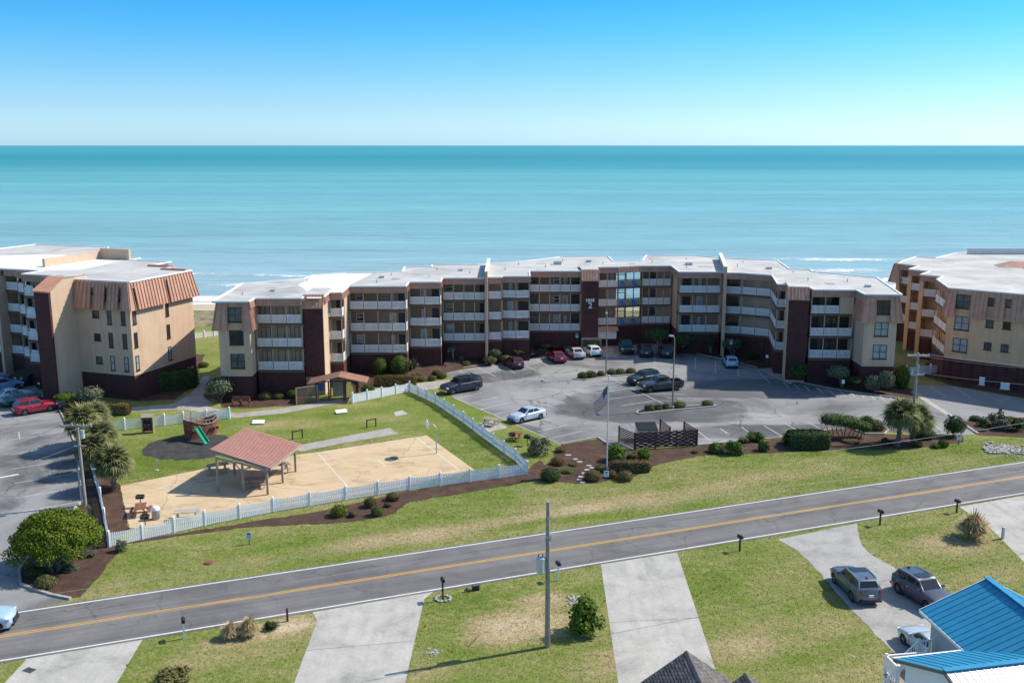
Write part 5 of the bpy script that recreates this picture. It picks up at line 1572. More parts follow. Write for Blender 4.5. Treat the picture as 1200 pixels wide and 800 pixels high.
for a in [
    (1042, 522, 8, 9, 'loose', 'leaf_dark', 'dark low bush left of the palm trunks'),
    (1000, 521, 12, 7, 'loose', 'leaf_tan', 'twiggy ground plant below the arched topiary'),
    (1078, 525, 7, 9, 'loose', 'leaf_mid', 'small green bush at the foot of the right palm trunk'),
    (968, 519, 8, 9, 'loose', 'leaf_dark', 'dark bush between boxy hedge and arched topiary'),
    (872, 520, 8, 8, 'loose', 'leaf_olive', 'low olive bush at the lot edge above the green mounds'),
    (815, 532, 6, 5, 'loose', 'leaf_mid', 'tiny weed below the right end of the enclosure'),
    (672, 547, 7, 6, 'loose', 'leaf_olive', 'low weed right of the reddish bush'),
    (1187, 497, 10, 10, 'loose', 'leaf_mid', 'green bush at the back of the east bed'),
    (1131, 500, 6, 6, 'loose', 'leaf_tan', 'tan twigs at the tip of the east bed'),
    (633, 537, 17, 26, 'loose', 'leaf_grey', 'open grey green bush right of the white fence corner'),
    (657, 531, 8, 8, 'loose', 'leaf_tan', 'tan bush behind the stepping stones'),
    (654, 547, 10, 10, 'loose', 'leaf_red', 'reddish bush above the dark clipped ball'),
    (664, 556, 10, 8, 'loose', 'leaf_mid', 'low green bush between dark ball and stepping stones'),
    (645.5, 566, 11.5, 17, 'ball', 'leaf_dark', 'dark green clipped ball at the lawn edge below the fence corner'),
    (695, 565, 9.8, 14, 'ball', 'leaf_tan', 'tan clipped ball left of the flagpole'),
    (704, 554, 7.5, 9, 'ball', 'leaf_olive', 'olive ball half hidden behind the tan one left of the flagpole'),
    (716.5, 561, 6.5, 10, 'ball', 'leaf_tan', 'small brownish ball behind the sign at the flagpole'),
    (733, 565, 9.5, 13, 'ball', 'leaf_tan', 'round brown ball right of the flagpole'),
    (722, 543, 14, 25, 'loose', 'leaf_bright', 'large leafy green bush behind the flagpole'),
    (756, 540, 9, 17, 'loose', 'leaf_bright', 'bright green leafy bush left of the dumpster enclosure front'),
    (741, 538, 7, 9, 'loose', 'leaf_olive', 'low yellowish bush between two green ones by the enclosure'),
    (843, 533, 12, 17, 'loose', 'leaf_mid', 'left mound of the green bushes right of the dumpster enclosure'),
    (863, 535, 14, 20, 'loose', 'leaf_mid', 'right mound of the green bushes right of the dumpster enclosure'),
    (889, 519, 13, 14, 'loose', 'leaf_mid', 'green bush at the lot edge left of the boxy hedge'),
    (897, 530, 9, 17, 'loose', 'leaf_mid', 'green bush below another, left of the boxy hedge'),
    (925, 521, 9, 17, 'loose', 'leaf_yellow', 'yellow green bush at the left end of the boxy hedge'),
    (1018, 500, 8, 13, 'ball', 'leaf_mid', 'dark shrub behind another on the small entrance island'),
    (1029, 506, 9.5, 14, 'ball', 'leaf_olive', 'olive shrub in front on the small entrance island'),
    (1088, 516, 11, 14, 'ball', 'leaf_mid', 'green shrub right of the palm'),
    (1107.5, 525, 6, 10, 'ball', 'leaf_yellow', 'small yellow green shrub under the lollipop tree'),
    (1098, 526, 7, 7, 'loose', 'leaf_mid', 'low loose plant left of the small yellow green shrub'),
    (1146, 494, 7, 7, 'ball', 'leaf_dark', 'small dark shrub at the left end of the east bed'),
    (1170, 504, 15, 25, 'sparse', 'leaf_grey', 'tall thin grey bush in the east bed'),
    (1179, 506, 13, 17, 'loose', 'leaf_grey', 'grey bush behind the thin one in the east bed'),
    (1197, 507, 12, 18, 'loose', 'leaf_dark', 'dark bush cut by the right edge of the photo'),
    (1158, 502, 10, 8, 'loose', 'leaf_dark', 'low dark mat at the middle of the east bed'),
    (396, 607, 9.5, 15, 'ball', 'leaf_yellow', 'yellow green ball at the left of the group below the front fence'),
    (413, 607, 6.5, 9, 'loose', 'leaf_tan', 'brown twiggy bush second from left below the front fence'),
    (433, 596, 7.3, 13, 'ball', 'leaf_tan', 'brown ball behind, in the group below the front fence'),
    (441, 606, 7.5, 14, 'ball', 'leaf_olive', 'olive ball at the front of the group below the front fence'),
    (460, 588, 7.8, 11, 'ball', 'leaf_tan', 'brown ball at the right of the group below the front fence'),
    (455, 595, 6, 7, 'loose', 'leaf_red', 'low reddish bush in the group below the front fence'),
    (140, 649, 9, 17, 'loose', 'leaf_grey', 'leafy bush against the front corner of the white fence'),
    (37, 677, 10, 12, 'ball', 'leaf_olive', 'left of two yellowish balls below the spreading tree'),
    (50, 692, 11.5, 17, 'ball', 'leaf_olive', 'right of two yellowish balls below the spreading tree'),
    (78, 672, 12, 9, 'loose', 'leaf_grey', 'loose ground plant at the right of the spreading tree'),
    (102, 655, 9, 11, 'loose', 'leaf_grey', 'loose plant between the spreading tree and the fence'),
]:
    shrub(*a, group=g3_)
shrub(950, 527, 24, 22, 'hedge', 'leaf_dark', 'dark boxy clipped hedge left of the arched topiary', 'clipped hedges', ry=13, name='hedge', cat='hedge')
shrub(739, 554, 24, 15, 'hedge', 'leaf_tan', 'brownish clipped hedge right of the flagpole', 'clipped hedges', ry=8, name='hedge', cat='hedge')
g4 = 'shrubs at the right end of the middle building'
shrub(1025, 458, 9, 19, 'ball', 'leaf_grey', 'left of two pale round shrubs at the right corner of the building', g4)
shrub(1041, 455, 9.5, 20, 'ball', 'leaf_grey', 'right of two pale round shrubs at the right corner of the building', g4)
shrub(1059, 456, 9, 29, 'tall', 'leaf_bright', 'tall bright green shrub beside the end wall and right utility pole', g4)
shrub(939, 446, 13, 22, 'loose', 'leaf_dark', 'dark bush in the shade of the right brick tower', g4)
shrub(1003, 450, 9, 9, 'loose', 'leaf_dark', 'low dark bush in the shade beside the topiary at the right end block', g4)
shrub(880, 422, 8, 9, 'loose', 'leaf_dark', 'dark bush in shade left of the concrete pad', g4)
g5 = 'shrubs by the west building'
shrub(197, 458, 31, 24, 'hedge', 'leaf_dark', 'big dark hedge along the east wall of the left building', 'clipped hedges', ry=10, rot=0.5, name='hedge', cat='hedge')
shrub(163, 459, 9, 12, 'ball', 'leaf_dark', 'dark ball at the brick corner of the left building', g5)
shrub(237, 431, 6, 7, 'ball', 'leaf_mid', 'small round shrub in the gap between the left and middle buildings', g5)
shrub(131, 487, 19, 15, 'hedge', 'leaf_rust', 'rust and green clipped hedge below the small trees by the left lot', 'clipped hedges', ry=7, name='hedge', cat='hedge')
shrub(77, 480, 9, 7, 'loose', 'leaf_tan', 'low twiggy plant at the nose of the red car', g5)
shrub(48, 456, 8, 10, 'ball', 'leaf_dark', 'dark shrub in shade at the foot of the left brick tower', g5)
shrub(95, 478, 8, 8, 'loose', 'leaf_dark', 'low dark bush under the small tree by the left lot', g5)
g6 = 'plants on the lower lots'
shrub(686, 752, 25, 50, 'bush', 'leaf_bright', 'tall leafy green bush right of the near utility pole', g6)
shrub(1147, 637, 20, 38, 'tuft', 'grass_blade', 'large tan pampas clump beside the far right driveway', 'clumps of tan grass', name='ornamental_grass', cat='ornamental grass')
shrub(268, 752, 12, 24, 'tuft', 'grass_blade', 'left of two tan grass clumps by the road verge', 'clumps of tan grass', name='ornamental_grass', cat='ornamental grass')
shrub(290, 750, 13, 28, 'tuft', 'grass_blade', 'right of two tan grass clumps by the road verge', 'clumps of tan grass', name='ornamental_grass', cat='ornamental grass')
shrub(317, 740, 10, 13, 'loose', 'leaf_dark', 'small dark green bush right of the tan grass clumps', g6)
shrub(195, 812, 26, 26, 'loose', 'leaf_olive', 'bush cut by the bottom edge of the photo', g6)

# ---- trees
def limb(mb, rnd, p, q, r0, r1, k=4, wob=0.12):
    pts = [Vector(p).lerp(Vector(q), i / k) + (Vector((rnd.uniform(-wob, wob), rnd.uniform(-wob, wob), rnd.uniform(-wob, wob) * 0.4)) if 0 < i < k else Vector()) for i in range(k + 1)]
    mb.path(pts, r0, r1, 7)
    return pts
def topiary(x, y, cx, cy, rx, hpx, m, label, group='small clipped trees', flat=1.0, name='topiary_tree', stems=3, seed=1):
    """crooked stems carrying a clipped crown; (x, y) foot and (cx, cy) crown middle in the photograph"""
    s = mpp(G(x, y))
    p = settle(x, y, rx * s * 0.8) if y < 470 else G(x, y)
    z = max(0.8, (y - cy) * s * 1.0)
    off = (cx - x) * s
    rnd = random.Random(seed)
    t = thing(name, label, 'tree', p, 0, group)
    r, h = rx * s, hpx * s * 0.5
    mb = MB()
    for i in range(stems):
        a = rnd.uniform(0, 6.28)
        limb(mb, rnd, (rnd.uniform(-0.1, 0.1), rnd.uniform(-0.1, 0.1), -0.05), (off + math.cos(a) * r * 0.5, math.sin(a) * r * 0.5, z - h * 0.3), 0.11, 0.05)
    mb.build('trunk', M['bark'], t, smooth=True)
    mb = MB()
    mb.sphere((off, 0, z), r * 0.8, r * 0.8, h * 0.72, 12, 7, 1)
    leaf_cloud(mb, rnd, (off, 0, z), (r, r, h), 1500, 0.085 * r, shell=0.8, low=-0.75)
    mb.build('crown', [M[m], M['core']], t)
    return t
topiary(258, 471, 258, 452, 15.5, 20, 'leaf_grey', 'clipped grey green topiary tree at the left corner of the middle building', seed=2)
topiary(80, 478, 77, 464, 11, 9, 'leaf_bright', 'flat-topped small tree beside the nose of the red car', seed=3, stems=2)
topiary(110, 479, 106, 461, 14.5, 17, 'leaf_grey', 'round clipped tree right of the flat-topped one', seed=4)
topiary(130, 463, 125, 446.5, 9.5, 10, 'leaf_mid', 'small bright-topped tree against the brick of the left building', seed=5, stems=2)
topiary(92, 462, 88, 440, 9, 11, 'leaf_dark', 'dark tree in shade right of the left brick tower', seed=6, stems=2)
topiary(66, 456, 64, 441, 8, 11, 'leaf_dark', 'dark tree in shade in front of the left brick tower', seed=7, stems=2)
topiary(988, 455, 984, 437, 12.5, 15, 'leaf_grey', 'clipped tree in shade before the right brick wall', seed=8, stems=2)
topiary(775, 402, 772, 387, 13, 13, 'leaf_dark', 'dark shade tree behind the parked cars, left of the entrance wing', seed=9)
topiary(802, 405, 802, 396, 11, 13, 'leaf_dark', 'dark bushy tree behind the parked cars, beside the first handicap sign', seed=10)
topiary(862, 420, 859, 404, 11, 15, 'leaf_grey', 'grey bushy tree behind the pale blue car', seed=11)
topiary(834, 414, 833, 400, 7, 9, 'leaf_dark', 'thin dark tree with bare crooked trunks between two handicap signs', seed=12, stems=5)
topiary(1118, 511, 1118, 498, 11.5, 23, 'leaf_dark', 'dark lollipop tree at the driveway mouth', seed=13, stems=2)
topiary(1163, 442, 1161, 430, 10, 9, 'leaf_dark', 'dark tree in shade against the right building', seed=14, stems=2)
# arched topiary: one sheared canopy, dark on the left, bright on the right, on many stems
pA = G(990, 514)
sA = mpp(pA)
t = thing('topiary_tree', 'arched clipped topiary on many bare stems, left of the palm', 'tree', (pA.x, pA.y, 0), 0, 'small clipped trees')
rnd = random.Random(21)
mb = MB()
for i in range(9):
    x = -1.7 + 3.6 * i / 8
    limb(mb, rnd, (x * 0.8, rnd.uniform(-0.3, 0.5), -0.05), (x * 1.1, rnd.uniform(-0.2, 0.6), 1.2), 0.06, 0.04)
mb.build('trunk', M['bark'], t, smooth=True)
mb = MB()
for i in range(7):
    u = i / 6
    x = -1.75 + 3.7 * u
    z = 1.95 - 0.75 * u * u
    mb.sphere((x, 0.4, z), 0.72, 0.85, 0.5, 10, 6, 1)
    leaf_cloud(mb, rnd, (x, 0.4, z), (0.88, 1.05, 0.68), 620, 0.075, shell=0.82, low=-0.8)
mb.build('crown', [M['leaf_mid'], M['core']], t)
# spreading tree at the lower left
pT = G(64, 668)
t = thing('shade_tree', 'broad domed yellow green tree over the corner of the left drive', 'tree', (pT.x, pT.y, 0))
rnd = random.Random(31)
mb = MB()
for i in range(7):
    a = i * 0.9 + 0.2
    limb(mb, rnd, (0.3 * math.cos(a), 0.3 * math.sin(a), -0.1), (1.75 * math.cos(a), 1.6 * math.sin(a) + 0.3, 1.9), 0.13, 0.06, 5, 0.16)
mb.build('trunk', M['bark'], t, smooth=True)
mb = MB()
mb.sphere((0, 0.6, 2.45), 2.3, 2.1, 1.15, 16, 8, 1)
leaf_cloud(mb, rnd, (0, 0.6, 2.3), (2.85, 2.6, 1.75), 13000, 0.085, shell=0.8, low=-0.35)
for i in range(34):
    a = rnd.uniform(0, 6.28)
    el = rnd.uniform(-0.25, 1.3)
    c = (2.5 * math.cos(a) * math.cos(el), 0.6 + 2.3 * math.sin(a) * math.cos(el), 2.3 + 1.5 * math.sin(el))
    leaf_cloud(mb, rnd, c, (0.55, 0.55, 0.4), 150, 0.10, shell=0.3, low=-0.9)
for (x_, y_, z_, q_) in ((-2.5, -0.6, 1.45, 0.85), (-1.6, -1.5, 1.5, 0.9), (-2.7, 1.0, 1.7, 0.8), (1.9, -1.2, 1.75, 0.9), (2.6, 0.6, 2.0, 0.75), (0.3, -1.9, 1.75, 0.8), (-0.6, 0.2, 3.75, 0.9), (1.2, 1.2, 3.5, 0.8)):
    leaf_cloud(mb, rnd, (x_, y_, z_), (q_, q_, q_ * 0.7), 420, 0.085, shell=0.4, low=-0.9)
mb.build('crown', [M['leaf_yellow'], M['core']], t)

# ---- palms
def frond_mesh(seed, L=1.15):
    rnd = random.Random(seed)
    mb = MB()
    n = 18
    mb.beam((0, 0, 0), (L * 0.55, 0, 0.06), 0.035, 0.025)
    o = Vector((L * 0.5, 0, 0.06))
    for i in range(n):
        a = -1.75 + 3.5 * i / (n - 1)
        d = Vector((math.cos(a), math.sin(a), 0.10 * math.cos(3 * a)))
        ln = L * (0.55 + 0.25 * math.cos(a * 0.7)) * rnd.uniform(0.9, 1.08)
        sd = Vector((-d.y, d.x, 0.25)).normalized() * 0.06
        m_ = o + d * ln * 0.6 + Vector((0, 0, 0.0))
        e = o + d * ln + Vector((0, 0, -0.28 * ln - rnd.uniform(0, 0.12)))
        mb.add([o - sd * 0.3, o + sd * 0.3, m_ + sd, m_ - sd, e], [(0, 1, 2, 3), (3, 2, 4)])
    return mb.mesh('frond', M['frond'])
FR = [frond_mesh(i) for i in range(4)]
def palm(x, y, top, label, scale=1.0, n=34, group='fan palms', lean=(0, 0), seed=1):
    p = G(x, y)
    s = mpp(p)
    H = max(0.6, (y - top) * s * 1.02)
    t = thing('fan_palm', label, 'palm tree', (p.x, p.y, 0), 0, group)
    rnd = random.Random(seed)
    mb = MB()
    hx, hy = lean
    pts = [Vector((hx * i / 6 * i / 6, hy * i / 6, H * i / 6 - 0.05)) for i in range(7)]
    mb.path(pts, 0.24, 0.19, 9)
    for i in range(40):     # old leaf bases
        z = rnd.uniform(0.2, H)
        a = rnd.uniform(0, 6.28)
        k = z / H
        c = Vector((hx * k * k, hy * k, z))
        d = Vector((math.cos(a), math.sin(a), 0.7))
        mb.tube(c + d * 0.16, c + d * 0.34, 0.05, 0.02, 5)
    mb.build('trunk', M['palm_bark'], t)
    for i in range(n):
        a = i * 2.399 + rnd.uniform(-0.2, 0.2)
        el = 1.35 - 2.0 * (i / n) ** 0.9
        o = link('frond', FR[i % 4], t)
        o.location = (hx, hy, H)
        o.rotation_euler = (rnd.uniform(-0.3, 0.3), -el, a)
        k = scale * rnd.uniform(0.88, 1.12)
        o.scale = (k, k, k)
    return t
palm(134, 574, 543, 'front fan palm of the row beside the left lot', 1.35, 70, seed=1)
palm(112, 556, 528, 'second fan palm of the row, just behind the front one', 1.3, 66, seed=2)
palm(120, 540, 512, 'third fan palm, right of the left utility pole', 1.3, 66, seed=3)
palm(98, 528, 494, 'fan palm behind the crossarm of the left utility pole', 1.35, 66, seed=4)
palm(112, 520, 489, 'rearmost fan palm of the row beside the left lot', 1.25, 60, seed=5)
palm(1052, 523, 487, 'left trunk of the two fan palms at the right utility pole', 1.4, 60, seed=6, lean=(0.15, 0))
palm(1069, 519, 492, 'right trunk of the two fan palms at the right utility pole', 1.3, 52, seed=7, lean=(0.3, 0))
# ---------------------------------------------------------------- vehicles
#        L     W    H    wb   wheel  hood  belt  wsb   rf    rr    rgb   deck
KINDS = {
 'sedan':  dict(L=4.65, W=1.80, H=1.45, wb=2.70, wr=0.325, fo=0.92, hood=0.86, belt=0.96, wsb=0.86, rf=0.12, rr=-0.98, rgb=-1.62, deck=1.00, ground=0.19),
 'hatch':  dict(L=4.15, W=1.76, H=1.50, wb=2.58, wr=0.32, fo=0.85, hood=0.88, belt=0.98, wsb=0.86, rf=0.20, rr=-1.45, rgb=-1.86, deck=1.02, ground=0.20),
 'suv':    dict(L=4.75, W=1.90, H=1.70, wb=2.78, wr=0.37, fo=0.95, hood=1.01, belt=1.12, wsb=0.88, rf=0.28, rr=-1.78, rgb=-2.12, deck=1.16, ground=0.24),
 'pickup': dict(L=5.70, W=1.98, H=1.84, wb=3.55, wr=0.40, fo=0.98, hood=1.10, belt=1.24, wsb=0.98, rf=0.45, rr=-0.95, rgb=-1.12, deck=1.24, ground=0.32),
 'jeep':   dict(L=4.15, W=1.86, H=1.86, wb=2.55, wr=0.41, fo=0.72, hood=1.12, belt=1.18, wsb=0.42, rf=0.28, rr=-1.72, rgb=-1.76, deck=1.18, ground=0.36),
}
_wheel = {}
def wheel_meshes(r):
    if r not in _wheel:
        w = 0.22
        mb = MB()
        n = 20
        prof = [(r * 0.66, -w / 2), (r * 0.93, -w / 2), (r, -w / 2 + 0.04), (r, w / 2 - 0.04), (r * 0.93, w / 2), (r * 0.66, w / 2)]
        for i in range(n):
            a = 2 * math.pi * i / n
            for (q, y) in prof:
                mb.v.append((q * math.cos(a), y, q * math.sin(a)))
        k = len(prof)
        for i in range(n):
            for j in range(k - 1):
                a, b = i * k + j, ((i + 1) % n) * k + j
                mb.f.append([a, a + 1, b + 1, b])
                mb.m.append(0)
        tyre = mb.mesh('tyre', M['tyre'], True, 50)
        mb = MB()
        mb.tube((0, -w * 0.30, 0), (0, w * 0.36, 0), r * 0.67, r * 0.67, 20, 1)
        for i in range(5):
            a = 2 * math.pi * i / 5
            c, s_ = math.cos(a), math.sin(a)
            mb.beam((0.03 * c, w * 0.42, 0.03 * s_), (r * 0.62 * c, w * 0.40, r * 0.62 * s_), 0.03, r * 0.22, 0, up=(0, 1, 0))
        mb.tube((0, w * 0.3, 0), (0, w * 0.47, 0), r * 0.16, r * 0.16, 10, 0)
        rim = mb.mesh('rim', [M['rim'], M['car_trim']])
        _wheel[r] = (tyre, rim)
    return _wheel[r]
_pm = {}
def vehicle(kind, col, w_front, w_rear, label, cat, group, side=1, metal=0.25, name='parked_car', topper=False, rails=False, plate_front=False, sunroof=False):
    """w_front / w_rear: where the near side's front and rear tyres touch the ground in the photograph; side=+1 when that is the left side"""
    k = KINDS[kind]
    a, b = G(*w_front), G(*w_rear)
    d = (a - b).normalized()
    left = Vector((-d.y, d.x, 0))
    c = (a + b) / 2 - left * side * (k['W'] / 2 - 0.13)
    return vehicle_at(kind, col, c, math.atan2(d.y, d.x), label, cat, group, metal, name, topper, rails, plate_front, sunroof)
def vehicle_at(kind, col, c, yaw, label, cat, group, metal=0.25, name='parked_car', topper=False, rails=False, plate_front=False, sunroof=False):
    k = KINDS[kind]
    key = tuple(col)
    if key not in _pm:
        _pm[key] = paint('car_paint', col, metal)
    pm = _pm[key]
    t = thing(name, label, cat, (c.x, c.y, 0.012), yaw, group)
    L, W, H, wb, wr, g = k['L'], k['W'], k['H'], k['wb'], k['wr'], k['ground']
    xf = wb / 2 + k['fo']
    xr = xf - L
    ar = wr + 0.055
    hood, belt, deck = k['hood'], k['belt'], k['deck']
    wsb, rgb = k['wsb'], k['rgb']
    def arch(cx):
        pts = []
        n = 8
        a0 = math.asin(max(-0.95, min(0.95, (g + 0.04 - wr) / ar)))
        for i in range(n + 1):
            a = a0 + (math.pi - 2 * a0) * i / n
            pts.append((cx + ar * math.cos(a), wr + ar * math.sin(a)))
        return pts
    bed = kind == 'pickup' and not topper
    base = [(xf - 0.10, g + 0.04)] + arch(wb / 2) + arch(-wb / 2) + [(xr + 0.10, g + 0.06)]
    bump_r = [(xr, g + 0.22), (xr, g + 0.42), (xr + 0.05, deck - 0.28), (xr + 0.09, deck - 0.05)]
    if kind == 'jeep':
        bump_f = [(wsb + 0.02, belt - 0.02), (wsb + 0.3, hood), (xf - 0.22, hood - 0.04), (xf - 0.17, hood - 0.2), (xf - 0.16, g + 0.35), (xf, g + 0.30), (xf, g + 0.10)]
    else:
        bump_f = [(wsb, belt), (wsb + 0.35, belt + (hood - belt) * 0.35 + 0.015), (xf - 0.55, hood), (xf - 0.25, hood - 0.07), (xf - 0.09, hood - 0.19), (xf - 0.02, hood - 0.32), (xf, g + 0.32), (xf - 0.02, g + 0.16)]
    if bed:
        topr = [(xr + 0.10, 0.80), (rgb - 0.04, 0.80), (rgb - 0.02, deck)]
        bump_r = [(xr, g + 0.22), (xr, g + 0.36), (xr + 0.04, 0.66), (xr + 0.06, 0.78)]
    else:
        topr = [(xr + 0.14, deck), (rgb, deck)] if kind == 'sedan' else [(xr + 0.12, deck), (rgb, deck)]
    outline = base + bump_r + topr + bump_f      # runs front-bottom -> rear -> top -> front
    ntop0 = len(base) + len(bump_r)
    layers = [(-1.0, -0.085, 0.24), (-0.965, -0.03, 0.20), (-0.86, 0.0, 0.11), (-0.45, 0.03, 0.03), (0.0, 0.04, 0.0)]
    layers += [(-y, dz, k_) for (y, dz, k_) in reversed(layers[:-1])]
    mb = MB()
    n = len(outline)
    for (fy, dz, inset) in layers:
        for i, (x, z) in enumerate(outline):
            zz = z + (dz if i >= ntop0 and z > g + 0.5 else 0)
            lim = L / 2 - 0.62
            xc = (xf + xr) / 2
            e = max(0.0, abs(x - xc) - lim) / 0.62
            xx = x - math.copysign(inset * e * e * 1.6, x - xc)
            tum = 1.0
            if abs(fy) > 0.9:      # sides tuck under below and above the waist
                tum = 1.0 - 0.05 * max(0, (0.62 - zz)) / 0.4 - 0.05 * max(0, zz - 0.80) / 0.4
            mb.v.append((xx, fy * W / 2 * tum, zz))
    for j in range(len(layers) - 1):
        for i in range(n):
            p, q = j * n + i, j * n + (i + 1) % n
            mb.f.append([p, p + n, q + n, q])
            mb.m.append(0)
    mb.f.append(list(range(n))); mb.m.append(0)
    mb.f.append(list(reversed(range((len(layers) - 1) * n, len(layers) * n)))); mb.m.append(0)
    me = mb.mesh('body', [pm])
    bm = bmesh.new(); bm.from_mesh(me)
    bmesh.ops.triangulate(bm, faces=[f for f in bm.faces if len(f.verts) > 4], ngon_method='EAR_CLIP')
    bmesh.ops.recalc_face_normals(bm, faces=bm.faces)
    bm.to_mesh(me); bm.free()
    me.polygons.foreach_set('use_smooth', [True] * len(me.polygons))
    me.set_sharp_from_angle(angle=R(38))
    body = link('body', me, t)
    # dark wheel wells
    mb = MB()
    for cx in (wb / 2, -wb / 2):
        mb.box(cx - ar * 0.96, cx + ar * 0.96, -W / 2 + 0.24, W / 2 - 0.24, g, wr + ar - 0.03)
    mb.box(xr + 0.3, xf - 0.3, -W / 2 + 0.12, W / 2 - 0.12, g - 0.03, g + 0.12)
    mb.build('underbody', M['car_trim'], t)
    # cabin
    yb, yt = W / 2 * 0.915, W / 2 * (0.76 if kind not in ('jeep', 'pickup') else 0.84)
    rf, rr = k['rf'], k['rr']
    if topper:
        rr, rgb2 = xr + 0.45, xr + 0.16
    else:
        rgb2 = rgb
    zb = belt - 0.03
    def cab(x, y, z):
        return Vector((x, y, z))
    B = [cab(wsb, -yb * 0.93, zb), cab(wsb, yb * 0.93, zb), cab(rgb2, yb * 0.95, min(deck, belt + 0.06) - 0.03), cab(rgb2, -yb * 0.95, min(deck, belt + 0.06) - 0.03)]
    T = [cab(rf, -yt * 0.96, H - 0.05), cab(rf, yt * 0.96, H - 0.05), cab(rr, yt * 0.93, H - 0.06), cab(rr, -yt * 0.93, H - 0.06)]
    mid = (rf + rr) / 2
    mb = MB()
    # bulged sides: an extra pair of points at mid length
    Bm = [cab(mid, -yb, zb), cab(mid, yb, zb)]
    Tm = [cab(mid, -yt, H - 0.015), cab(mid, yt, H - 0.015)]
    Rm = [cab(rf - 0.12, 0, H - 0.01), cab(mid, 0, H + 0.005), cab(rr + 0.1, 0, H - 0.025)]
    pts = B + T + Bm + Tm + Rm
    fs = [(0, 1, 5, 4), (2, 3, 7, 6), (0, 4, 10, 8), (8, 10, 7, 3), (1, 9, 11, 5), (9, 2, 6, 11),
          (4, 5, 12), (4, 12, 13, 10), (12, 5, 11, 13), (10, 13, 14, 7), (13, 11, 6, 14), (7, 14, 6)]
    mb.add(pts, fs)
    me = mb.mesh('roof', [pm])
    bm = bmesh.new(); bm.from_mesh(me)
    bmesh.ops.recalc_face_normals(bm, faces=bm.faces)
    bmesh.ops.bevel(bm, geom=list(bm.edges), offset=0.035, segments=2, affect='EDGES', clamp_overlap=True)
    bm.to_mesh(me); bm.free()
    me.polygons.foreach_set('use_smooth', [True] * len(me.polygons))
    me.set_sharp_from_angle(angle=R(50))
    link('roof', me, t)
    def panel(nm, quad, s0, s1, t0, t1, parent=t, m='car_glass', skew=0.0, th=0.012):
        """a pane on the quad (bottom a->b, top d->c), from s0..s1 along and t0..t1 up"""
        a, b, c_, d = quad
        def q(s, u):
            lo = a.lerp(b, s)
            hi = d.lerp(c_, s)
            return lo.lerp(hi, u)
        nrm = (b - a).cross(d - a).normalized()
        cc = (a + b + c_ + d) / 4
        if nrm.dot(cc - Vector((mid, 0, (zb + H) / 2))) < 0:
            nrm = -nrm
        p = [q(s0, t0), q(s1, t0), q(s1 - skew, t1), q(s0 + skew, t1)]
        lo = [x - nrm * 0.02 for x in p]
        hi = [x + nrm * th for x in p]
        mm = MB()
        mm.hexa(lo, hi)
        mm.build(nm, M[m], parent)
    panel('windscreen', (B[0], B[1], T[1], T[0]), 0.07, 0.93, 0.10, 0.92)
    panel('rear_window', (B[2], B[3], T[3], T[2]), 0.10, 0.90, 0.14 if kind == 'sedan' else 0.22, 0.90)
    for sgn, (f0, f1, m0, m1, r0, r1) in ((-1, (B[0], T[0], Bm[0], Tm[0], B[3], T[3])), (1, (B[1], T[1], Bm[1], Tm[1], B[2], T[2]))):
        panel('side_window', (f0, m0, m1, f1), 0.13, 0.955, 0.14, 0.86)
        if kind in ('suv', 'jeep') or topper:
            panel('side_window', (m0, r0, r1, m1), 0.045, 0.50, 0.14, 0.86)
            panel('side_window', (m0, r0, r1, m1), 0.56, 0.90, 0.16, 0.84)
        elif kind == 'pickup':
            panel('side_window', (m0, r0, r1, m1), 0.06, 0.86, 0.14, 0.86)
        else:
            panel('side_window', (m0, r0, r1, m1), 0.045, 0.80, 0.14, 0.84)
        # mirror and door handles
        y = sgn * W / 2
        mb = MB()
        mb.hexa([(wsb - 0.30, y * 0.93, belt - 0.02), (wsb - 0.16, y * 0.93, belt - 0.02), (wsb - 0.18, y + sgn * 0.17, belt), (wsb - 0.30, y + sgn * 0.17, belt)][::sgn],
                [(wsb - 0.30, y * 0.93, belt + 0.12), (wsb - 0.18, y * 0.93, belt + 0.12), (wsb - 0.21, y + sgn * 0.16, belt + 0.14), (wsb - 0.30, y + sgn * 0.16, belt + 0.14)][::sgn])
        mb.build('wing_mirror', pm, t)
        mb = MB(); yy = y * (0.993 if belt < 1 else 0.97)
        for hx in (mid + 0.18, mid - 0.80):
            mb.box(hx, hx + 0.16, min(yy, yy + sgn * 0.02), max(yy, yy + sgn * 0.02), belt - 0.20, belt - 0.165)
        mb.build('door_handle', M['chrome'], t)
        # door seams
        mb = MB()
        for hx in (mid + 0.02, min(wsb - 0.12, wb / 2 - ar - 0.06), max(-wb / 2 + ar * 0.75, rr + 0.2)):
            mb.box(hx - 0.008, hx + 0.008, min(y * 0.90, y * 1.001), max(y * 0.90, y * 1.001), g + 0.22, belt - 0.12)
        mb.build('door_seam', M['car_trim'], t)
        mb = MB(); mb.box(-wb / 2 + ar + 0.03, wb / 2 - ar - 0.03, min(y * 0.9, y * 0.985), max(y * 0.9, y * 0.985), g - 0.01, g + 0.12); mb.build('sill', M['car_trim'], t)
        # lamps
        zl = hood - 0.20
        mb = MB(); yo = sgn * (W / 2 - 0.16)
        mb.hexa([(xf - 0.30, yo - 0.19, zl - 0.09), (xf - 0.02 - 0.14, yo - 0.19, zl - 0.09), (xf - 0.02 - 0.20, yo + 0.13, zl - 0.09), (xf - 0.30, yo + 0.13, zl - 0.09)],
                [(xf - 0.34, yo - 0.19, zl + 0.08), (xf - 0.05 - 0.10, yo - 0.19, zl + 0.08), (xf - 0.05 - 0.12, yo + 0.11, zl + 0.08), (xf - 0.34, yo + 0.11, zl + 0.08)])
        mb.build('headlight', M['lamp'], t)
        mb = MB(); zt = (deck - 0.30) if not bed else 0.78
        ht = 0.15 if kind in ('sedan', 'hatch') else 0.24
